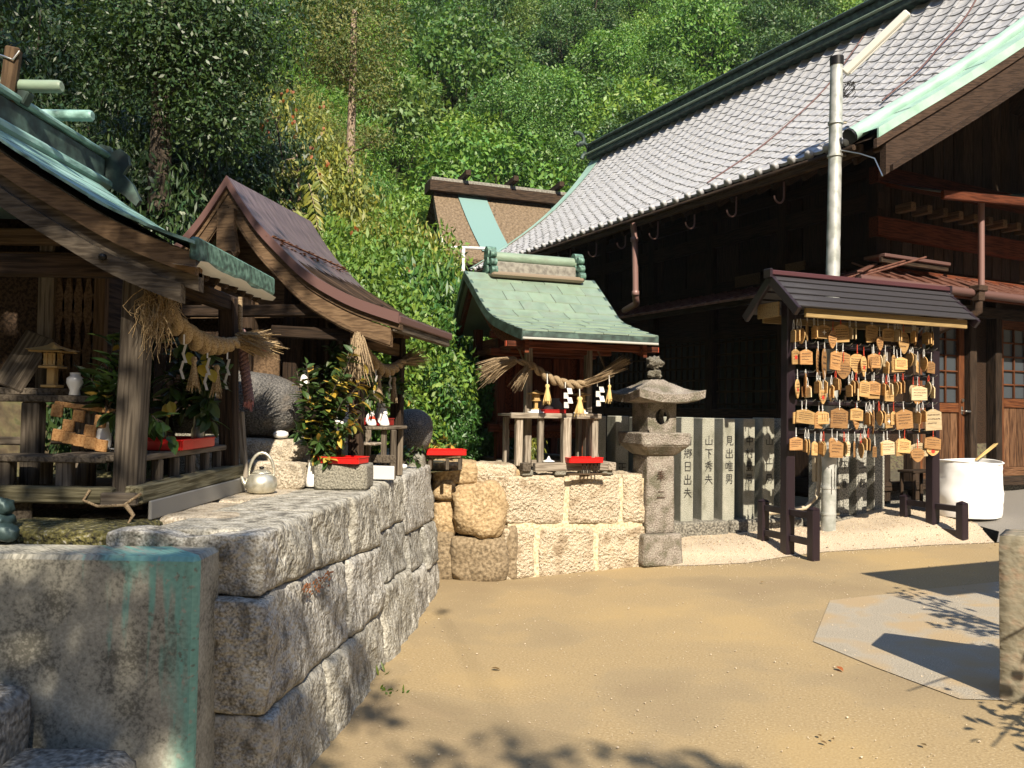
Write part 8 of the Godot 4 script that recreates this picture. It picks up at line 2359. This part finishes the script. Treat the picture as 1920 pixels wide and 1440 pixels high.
	# crockery
	for q in [
		["white_dish", "shallow white dish on the shelf beside the long red tray", W(-1.60, 1.25, 3.44), [[0.0, 0.0], [0.03, 0.0], [0.062, 0.012], [0.060, 0.014], [0.0, 0.004]], "porcelain"],
		["white_dish", "shallow white dish on the stone behind the little bench", W(-0.60, 1.0, 6.85), [[0.0, 0.0], [0.04, 0.0], [0.07, 0.014], [0.068, 0.016], [0.0, 0.004]], "porcelain"],
		["white_bowl", "white porcelain bowl lying on the pale boulder block", W(-1.335, 1.262, 4.80), [[0.0, 0.0], [0.035, 0.004], [0.045, 0.02], [0.04, 0.036], [0.02, 0.044], [0.0, 0.046]], "porcelain"],
		["white_bowl", "white porcelain bowl beside the smaller boulder's foot", W(-0.80, 1.0, 6.1), [[0.0, 0.0], [0.03, 0.004], [0.042, 0.02], [0.036, 0.032], [0.0, 0.04]], "porcelain"],
		["white_cup", "white cup lying before the white bottle vase on the stand", W(-0.95, 1.335, 5.11), [[0.0, 0.0], [0.024, 0.0], [0.026, 0.04], [0.022, 0.04], [0.0, 0.01]], "porcelain"],
		["salt_dish", "white pointed salt dish on the green shrine's sill", s3(0.42, 0.99, 1.002), [[0.0, 0.0], [0.05, 0.004], [0.052, 0.012], [0.018, 0.024], [0.006, 0.05], [0.0, 0.055]], "porcelain"],
		["white_jar", "white jar on the stand inside the teal-roofed shrine", W(-1.85, 1.482, 3.50), [[0.0, 0.0], [0.024, 0.0], [0.02, 0.02], [0.034, 0.05], [0.034, 0.07], [0.02, 0.082], [0.022, 0.095]], "porcelain"],
		["white_jar", "second white jar farther back on the inner stand", W(-1.80, 1.482, 3.72), [[0.0, 0.0], [0.022, 0.0], [0.026, 0.05], [0.012, 0.08], [0.014, 0.10]], "porcelain"],
		["dark_jar", "grey round jar at the back of the green shrine's table", s3(0.43, 0.72, 1.418), [[0.0, 0.0], [0.04, 0.0], [0.058, 0.04], [0.055, 0.08], [0.03, 0.11], [0.034, 0.13]], "porcelain_grey"],
		["dark_jar", "larger grey round jar beside the first on the green shrine's table", s3(0.60, 0.70, 1.418), [[0.0, 0.0], [0.045, 0.0], [0.068, 0.045], [0.062, 0.09], [0.035, 0.12], [0.038, 0.14]], "porcelain_grey"],
		["white_dish", "white round dish standing behind the small red tray", s3(0.50, 0.78, 1.418), [[0.0, 0.0], [0.02, 0.0], [0.045, 0.03], [0.04, 0.06], [0.0, 0.075]], "porcelain"],
		["white_dish", "white square-footed dish under the left golden lantern", s3(0.33, 0.90, 1.418), [[0.0, 0.0], [0.07, 0.0], [0.072, 0.016], [0.045, 0.02], [0.045, 0.034], [0.0, 0.036]], "porcelain"],
		["white_dish", "white square-footed dish under the right golden lantern", s3(0.76, 0.90, 1.418), [[0.0, 0.0], [0.065, 0.0], [0.067, 0.016], [0.042, 0.02], [0.042, 0.034], [0.0, 0.036]], "porcelain"],
	]:
		var o := thing(q[0], q[1], q[0].split("_")[1], q[2])
		lathed(o, "body", q[2], q[3], M[q[4]], 20)
		if q[0] == "white_bowl": lathed(o, "foot_ring", q[2] + Vector3.UP * 0.002, [[0.016, 0.0], [0.018, -0.004], [0.0, -0.004]], M[q[4]], 12)
	# little white fox figures
	for q in [[-1.385, 1.577, 5.2, 0.15, "taller white fox figure on the small shelf beside the large boulder"], [-1.30, 1.577, 5.17, 0.12, "shorter white fox figure on the small shelf beside the large boulder"], [-1.10, 1.335, 5.30, 0.10, "white fox figure at the back of the wooden stand"], [-1.04, 1.24, 4.98, 0.085, "white fox figure low behind the leafy vase"], [-0.865, 1.335, 5.135, 0.10, "white fox figure with a red bib beside the second bottle"], [-0.79, 1.335, 5.16, 0.11, "white fox figure at the outer end of the stand"]]:
		fox(W(q[0], q[1], q[2]), q[3], q[4], "bib" in q[4])
	# golden miniature lanterns
	mini_lantern(W(-1.93, 1.512, 3.47), 0.19, "gilded miniature wooden lantern on the teal-roofed shrine's inner stand", Basis())
	mini_lantern(s3(0.33, 0.90, 1.454), 0.17, "left golden miniature lantern on the green shrine's table", Basis(Vector3.UP, 0.35))
	mini_lantern(s3(0.76, 0.90, 1.454), 0.17, "right golden miniature lantern on the green shrine's table", Basis(Vector3.UP, 0.35))
	# boards leaning in the first shrine
	var lb := thing("leaning_board", "grey weathered board leaning on the teal-roofed shrine's inner stand", "board", W(-2.13, 1.51, 3.55))
	beam(lb, "plank", W(-2.155, 1.512, 3.53), W(-2.07, 1.745, 3.62), 0.14, 0.014, wood("wood_old"), Vector3(0.05, 0.3, 1))
	var lt := thing("stepped_panel", "small wooden panel with stepped cut-outs under the inner stand", "panel", W(-1.78, 1.25, 3.42))
	var lm := MB.new()
	for i in 5:
		for j in 3:
			if (i + j) % 2 == 0 or j == 0: lm.box(W(-1.86 + 0.045 * i - 0.01 * j, 1.275 + 0.05 * j + 0.02 * (4 - i) * 0.5, 3.40 + 0.012 * j), Vector3(0.047, 0.05, 0.014), Basis(Vector3.BACK, -0.12), 0.003)
	lm.box(W(-1.77, 1.43, 3.44), Vector3(0.26, 0.022, 0.014), Basis(Vector3.BACK, -0.12), 0.003)
	put(lt, "cut_out_board", lm.mesh(), M.wood_tan)
	var wd := thing("wood_block", "short pale offcut of wood on the floor under the inner stand", "block", W(-2.07, 1.06, 3.42))
	board(wd, "block", W(-2.07, 1.145, 3.42), Vector3(0.055, 0.13, 0.03), wood("wood_pale"), Basis(Vector3.UP, 0.3))
	board(wd, "side_strip", W(-2.115, 1.13, 3.44), Vector3(0.012, 0.11, 0.03), wood("wood_pale"), Basis(Vector3.UP, 0.3))
	# dark bronze figure at the picture's left edge, on the edging stones
	var bp := W(-1.80, 0.965, 2.93)
	var bz := thing("bronze_figure", "small dark bronze animal figure on the concrete wall's back edge", "statue", bp)
	put(bz, "body", rock(box8(bp + Vector3(-0.12, 0.0, -0.06), bp + Vector3(0.05, 0.10, 0.06)), 10, 2.6, 0.02, 5.0, 0.3, 6.0), M.bronze)
	put(bz, "head", rock(box8(bp + Vector3(-0.03, 0.08, -0.035), bp + Vector3(0.045, 0.15, 0.04)), 9, 2.3, 0.015, 9.0, 0.3, 6.0), M.bronze)
	put(bz, "leg", rock(box8(bp + Vector3(0.0, -0.005, 0.0), bp + Vector3(0.085, 0.06, 0.06)), 8, 2.6, 0.015, 15.0, 0.3, 6.0), M.bronze)
	# weeds and fallen leaves
	for q in [[872, 1082, 0.09, 26], [568, 1418, 0.06, 24], [706, 1262, 0.05, 14], [735, 1298, 0.03, 14], [836, 1064, 0.04, 12], [1634, 978, 0.04, 14]]:
		var p := on_ground(q[0], q[1])
		if q[0] == 1634: p = W(3.85, 0.27, 8.78)
		var wm := MB.new()
		for i in q[3]: leaf(wm, p + Vector3(rng.randfn() * 0.03, 0, rng.randfn() * 0.03), (Vector3.UP * rng.randf_range(0.3, 1.0) + Vector3(rng.randfn(), 0, rng.randfn()) * 0.6).normalized(), rdir(), q[2] * rng.randf_range(0.6, 1.3), 0.012, leaf_col(Color(0.10, 0.17, 0.03)), true)
		var o := put(self, "weed_tuft", wm.mesh(), M.leaf)
		tag(o, {872: "larger green weed tuft at the foot of the boulders", 568: "green weed tuft at the grey wall's near foot", 706: "small weed at the foot of the grey wall", 735: "tiny weeds on the yard beside the grey wall", 836: "tiny weed in the corner of wall and boulders", 1634: "small green weed on the gravel under the fence kerb"}[q[0]], "weed")
	for q in [[930, 1258, 0.05, 0], [1576, 1258, 0.055, 1], [1430, 1095, 0.03, 0], [1566, 1093, 0.025, 0], [1553, 1031, 0.04, 1], [1545, 1398, 0.03, 0], [1535, 1385, 0.03, 0], [1560, 1392, 0.025, 0], [1730, 1403, 0.035, 0], [1865, 1030, 0.03, 0], [1720, 1018, 0.04, 0], [1470, 1041, 0.03, 1], [1340, 1055, 0.03, 0]]:
		var p := on_ground(q[0], q[1])
		var lm2 := MB.new()
		leaf(lm2, Vector3(-q[2] * 0.5, 0.008, 0), Vector3(1, 0.08, 0.2).normalized(), Vector3.UP, q[2], q[2] * 0.55, leaf_col(Color(0.16, 0.10, 0.045) if q[3] == 0 else Color(0.32, 0.12, 0.05)), true)
		var o := put(self, "fallen_leaf", lm2.mesh(), M.leaf_matt, Transform3D(Basis(Vector3.UP, q[0] * 1.0), p + Vector3.UP * (0.008 if q[1] > 1040 else 0.03)))
		tag(o, "dry brown fallen leaf on the yard" if q[3] == 0 else "reddish fallen leaf on the yard", "leaf", "fallen leaves on the yard")

func fox(p: Vector3, h: float, label: String, bib: bool) -> void:
	var t := thing("fox_figure", label, "figurine", p)
	var mb := MB.new()
	mb.lathe([[0.0, 0.0], [h * 0.26, 0.0], [h * 0.28, h * 0.12], [h * 0.20, h * 0.4], [h * 0.13, h * 0.6], [h * 0.12, h * 0.68], [0.0, h * 0.7]], 12, p)
	mb.lathe([[0.0, -h * 0.12], [h * 0.11, -h * 0.05], [h * 0.13, h * 0.02], [h * 0.08, h * 0.10], [0.0, h * 0.12]], 12, p + Vector3(h * 0.03, h * 0.74, h * 0.03))
	mb.tube([p + Vector3(h * 0.08, h * 0.73, h * 0.08), p + Vector3(h * 0.16, h * 0.70, h * 0.16)], [h * 0.07, h * 0.025], 8)
	put(t, "body", mb.mesh(), M.porcelain)
	for s in [-1.0, 1.0]:
		var e := MB.new()
		e.tube([p + Vector3(h * (0.02 + 0.06 * s), h * 0.82, 0), p + Vector3(h * (0.02 + 0.09 * s), h * 1.0, -h * 0.02)], [h * 0.045, 0.001], 6)
		put(t, "ear", e.mesh(), M.porcelain)
	tubed(t, "tail", [p + Vector3(-h * 0.2, h * 0.06, -h * 0.1), p + Vector3(-h * 0.36, h * 0.3, -h * 0.14), p + Vector3(-h * 0.28, h * 0.62, -h * 0.12), p + Vector3(-h * 0.22, h * 0.8, -h * 0.1)], [h * 0.06, h * 0.09, h * 0.10, h * 0.02], M.porcelain, 8)
	if bib: lathed(t, "bib", p + Vector3.UP * h * 0.42, [[h * 0.215, 0.0], [h * 0.17, h * 0.14], [h * 0.145, h * 0.18]], M.cord_red, 12)

func mini_lantern(p: Vector3, h: float, label: String, b: Basis) -> void:
	var t := thing("miniature_lantern", label, "lantern", p, "", b)
	var P := func(called: String, c: Vector3, s: Vector3) -> void:
		var mb := MB.new()
		mb.box(c, s, Basis(), 0.002)
		put(t, called, mb.mesh(), M.gold_wood, Transform3D(), false)
	P.call("foot", Vector3(0, h * 0.03, 0), Vector3(h * 0.34, h * 0.06, h * 0.34))
	P.call("stem", Vector3(0, h * 0.24, 0), Vector3(h * 0.17, h * 0.38, h * 0.17))
	P.call("collar", Vector3(0, h * 0.45, 0), Vector3(h * 0.42, h * 0.05, h * 0.42))
	var mb := MB.new()
	mb.box(Vector3(0, h * 0.62, 0), Vector3(h * 0.28, h * 0.28, h * 0.28))
	put(t, "fire_box", mb.mesh(), M.lantern_paper, Transform3D(), false)
	var bars := MB.new()
	for s in 4:
		var rb := Basis(Vector3.UP, PI * 0.5 * s)
		for k in 4: bars.box(rb * Vector3(h * (-0.15 + 0.1 * k), h * 0.62, h * 0.15), Vector3(h * 0.025, h * 0.3, h * 0.025), rb)
		for k in 3: bars.box(rb * Vector3(0, h * (0.50 + 0.12 * k), h * 0.15), Vector3(h * 0.30, h * 0.02, h * 0.02), rb)
	put(t, "lattice", bars.mesh(), M.gold_wood, Transform3D(), false)
	var rf := MB.new()
	for s in 4:
		var rb := Basis(Vector3.UP, PI * 0.5 * s)
		var rows := []
		for j in 6:
			var f := j / 5.0
			var w := lerpf(0.02, 0.40, f) * h
			var y := h * (1.0 - 0.20 * pow(f, 0.6))
			var row := PackedVector3Array()
			for i in 7: row.append(rb * Vector3(w * (i / 3.0 - 1.0), y + 0.03 * h * pow(absf(i / 3.0 - 1.0), 3.0) * f, w))
			rows.append(row)
		rf.grid(rows, false, true)
	rf.box(Vector3(0, h * 0.785, 0), Vector3(h * 0.70, h * 0.02, h * 0.70))
	put(t, "roof", rf.mesh(), M.gold_wood, Transform3D(), false)

func ropes() -> void:
	# first shrine: thick straw rope with a root tuft, a fanned end, tassels and streamers
	var pts := [W(-1.405, 1.905, 3.24), W(-1.40, 1.81, 3.36), W(-1.395, 1.745, 3.56), W(-1.395, 1.725, 3.80), W(-1.395, 1.745, 4.05), W(-1.39, 1.775, 4.20)]
	var r := thing("shimenawa_rope", "thick straw rope with a shaggy root end under the teal copper eave", "rope", pts[2])
	put(r, "twisted_rope", twisted(pts, func(f: float) -> float: return 0.028 + 0.018 * sin(PI * clampf(f * 1.05, 0, 1)), 2, 6.0, 60), M.straw)
	var tf := MB.new()
	for i in 330:        # shaggy roots: short kinked fibres in a ball, some long ones trailing
		var a: Vector3 = pts[0] + Vector3(0.03, -0.04, 0.06) + rdir() * Vector3(0.055, 0.085, 0.055) * rng.randf_range(0.3, 1.0)
		var long := i % 11 == 0
		var p1: Vector3 = a + Vector3(rng.randfn() * 0.02, -rng.randf_range(0.02, 0.05), rng.randfn() * 0.02)
		var p2: Vector3 = p1 + Vector3(rng.randfn() * 0.015, -rng.randf_range(0.02, 0.06) * (2.6 if long else 1.0), rng.randfn() * 0.02)
		var p3: Vector3 = p2 + Vector3(rng.randfn() * 0.02, -rng.randf_range(0.01, 0.04) * (2.6 if long else 1.0), rng.randfn() * 0.01)
		tf.tube([a, p1, p2, p3], [0.0022, 0.002, 0.0018, 0.001], 3, false)
	straws(tf, pts[0] + Vector3(0.0, 0.03, 0.03), Vector3(0.1, 0.5, 0.1).normalized(), 0.5, 0.09, 60, 0.2, 0.03, 0.004)
	put(r, "root_tuft", tf.mesh(), M.straw)
	var fan := MB.new()
	straws(fan, W(-1.39, 1.775, 4.18), Vector3(0.30, 0.05, -0.95).normalized(), 0.26, 0.30, 220, 0.05, 0.03, 0.006)
	straws(fan, W(-1.385, 1.79, 4.18), Vector3(0.85, -0.12, -0.1).normalized(), 0.28, 0.16, 110, 0.1, 0.03, 0.006)
	put(r, "fanned_end", fan.mesh(), M.straw)
	tubed(r, "tie", [W(-1.39, 2.0, 4.19), W(-1.385, 1.84, 4.19), W(-1.36, 1.79, 4.20), W(-1.345, 1.76, 4.19)], [0.012], M.straw_dull, 6)
	for q in [[3.45, 1.70], [3.72, 1.66], [3.98, 1.67]]: paper_streamer(r, W(-1.375, q[1], q[0]), 0.085, 0.9)
	for q in [[3.58, 1.66], [3.86, 1.64]]: tassel(r, W(-1.38, q[1], q[0]), 0.15, 0.035, M.straw)
	# bell rope at the first shrine's rear post
	var bl := thing("bell_rope", "faded red and white twisted bell rope hanging beside the rear post", "rope", W(-1.42, 1.5, 4.35))
	for q in [[W(-1.46, 1.82, 4.33), W(-1.465, 1.6, 4.34), W(-1.455, 1.32, 4.35)], [W(-1.43, 1.84, 4.33), W(-1.405, 1.66, 4.33), W(-1.375, 1.475, 4.33)]]:
		put(bl, "strand", twisted(q, func(_f: float) -> float: return 0.026, 3, 6.0, 40), M.bell_rope)
	var fr := MB.new()
	straws(fr, W(-1.375, 1.49, 4.33), Vector3.DOWN, 0.35, 0.06, 70, 0.0, 0.018, 0.006)
	put(bl, "pink_fringe", fr.mesh(), M.rope_pink)
	# second shrine
	var p2 := [s2(0.84, 0.02, 1.83), s2(0.86, 0.16, 1.74), s2(0.86, 0.36, 1.68), s2(0.86, 0.58, 1.70), s2(0.86, 0.78, 1.76)]
	var r2 := thing("shimenawa_rope", "straw rope with a ragged tuft hanging between the brown-roofed shrine's porch posts", "rope", p2[2])
	put(r2, "twisted_rope", twisted(p2, func(f: float) -> float: return 0.024 + 0.016 * sin(PI * f), 2, 4.5, 50), M.straw_dull)
	var t2 := MB.new()
	straws(t2, p2[0] + Vector3(0, 0.03, 0), Vector3(0.1, -0.9, 0.25).normalized(), 0.30, 0.26, 170, 0.1, 0.03, 0.006)
	put(r2, "root_tuft", t2.mesh(), M.straw_dull)
	var e2 := MB.new()
	straws(e2, p2[4], Vector3(0.45, 0.22, -0.7).normalized(), 0.28, 0.24, 120, 0.05, 0.025, 0.006)
	put(r2, "fanned_end", e2.mesh(), M.straw_dull)
	for f in [0.30, 0.58]: tassel(r2, s2(0.87, f, 1.65), 0.16, 0.035, M.straw_dull)
	for f in [0.22, 0.48]: paper_streamer(r2, s2(0.875, f, 1.64), 0.08, 1.1)
	# third shrine
	var p3 := [s3(0.06, 1.06, 1.86), s3(0.20, 1.08, 1.83), s3(0.36, 1.09, 1.73), s3(0.52, 1.10, 1.675), s3(0.68, 1.10, 1.675), s3(0.82, 1.09, 1.73), s3(0.93, 1.08, 1.80)]
	var r3 := thing("shimenawa_rope", "straw rope with gold tassels hanging before the green-roofed shrine", "rope", p3[3])
	put(r3, "twisted_rope", twisted(p3, func(f: float) -> float: return 0.016 + 0.026 * pow(sin(PI * clampf(f, 0.05, 0.95)), 0.8), 2, 6.0, 64), M.straw_dull)
	var t3 := MB.new()
	straws(t3, p3[0], Vector3(-0.85, -0.18, 0.2).normalized(), 0.30, 0.30, 190, 0.25, 0.035, 0.006)
	straws(t3, p3[1], Vector3(-0.5, -0.6, 0.2).normalized(), 0.25, 0.22, 60, 0.2, 0.03, 0.005)
	put(r3, "root_tuft", t3.mesh(), M.straw_dull)
	var e3 := MB.new()
	straws(e3, p3[5].lerp(p3[6], 0.6), Vector3(0.75, 0.42, 0.0).normalized(), 0.16, 0.24, 160, 0.0, 0.035, 0.007)
	straws(e3, p3[4], Vector3(0.8, 0.35, 0.2).normalized(), 0.12, 0.30, 60, 0.0, 0.03, 0.006)
	put(r3, "fanned_end", e3.mesh(), M.straw_dull)
	for u in [0.16, 0.92]: tubed(r3, "hanger", [s3(u, 0.9, 1.98), s3(u, 1.06, 1.84 if u < 0.5 else 1.80)], [0.008], M.straw_dull, 5)
	for q in [[0.34, 1.67, 0.17, 0.05], [0.64, 1.57, 0.17, 0.065], [0.92, 1.68, 0.15, 0.04]]:
		tassel(r3, s3(q[0], 1.13, q[1]), q[2], q[3], M.straw_gold)
		tubed(r3, "tassel_cord", [s3(q[0], 1.12, q[1] + 0.09), s3(q[0], 1.13, q[1])], [0.005], M.cord_white, 5)
	for q in [[0.50, 1.64], [0.80, 1.66]]: paper_streamer(r3, s3(q[0], 1.14, q[1]), 0.10, -0.35)
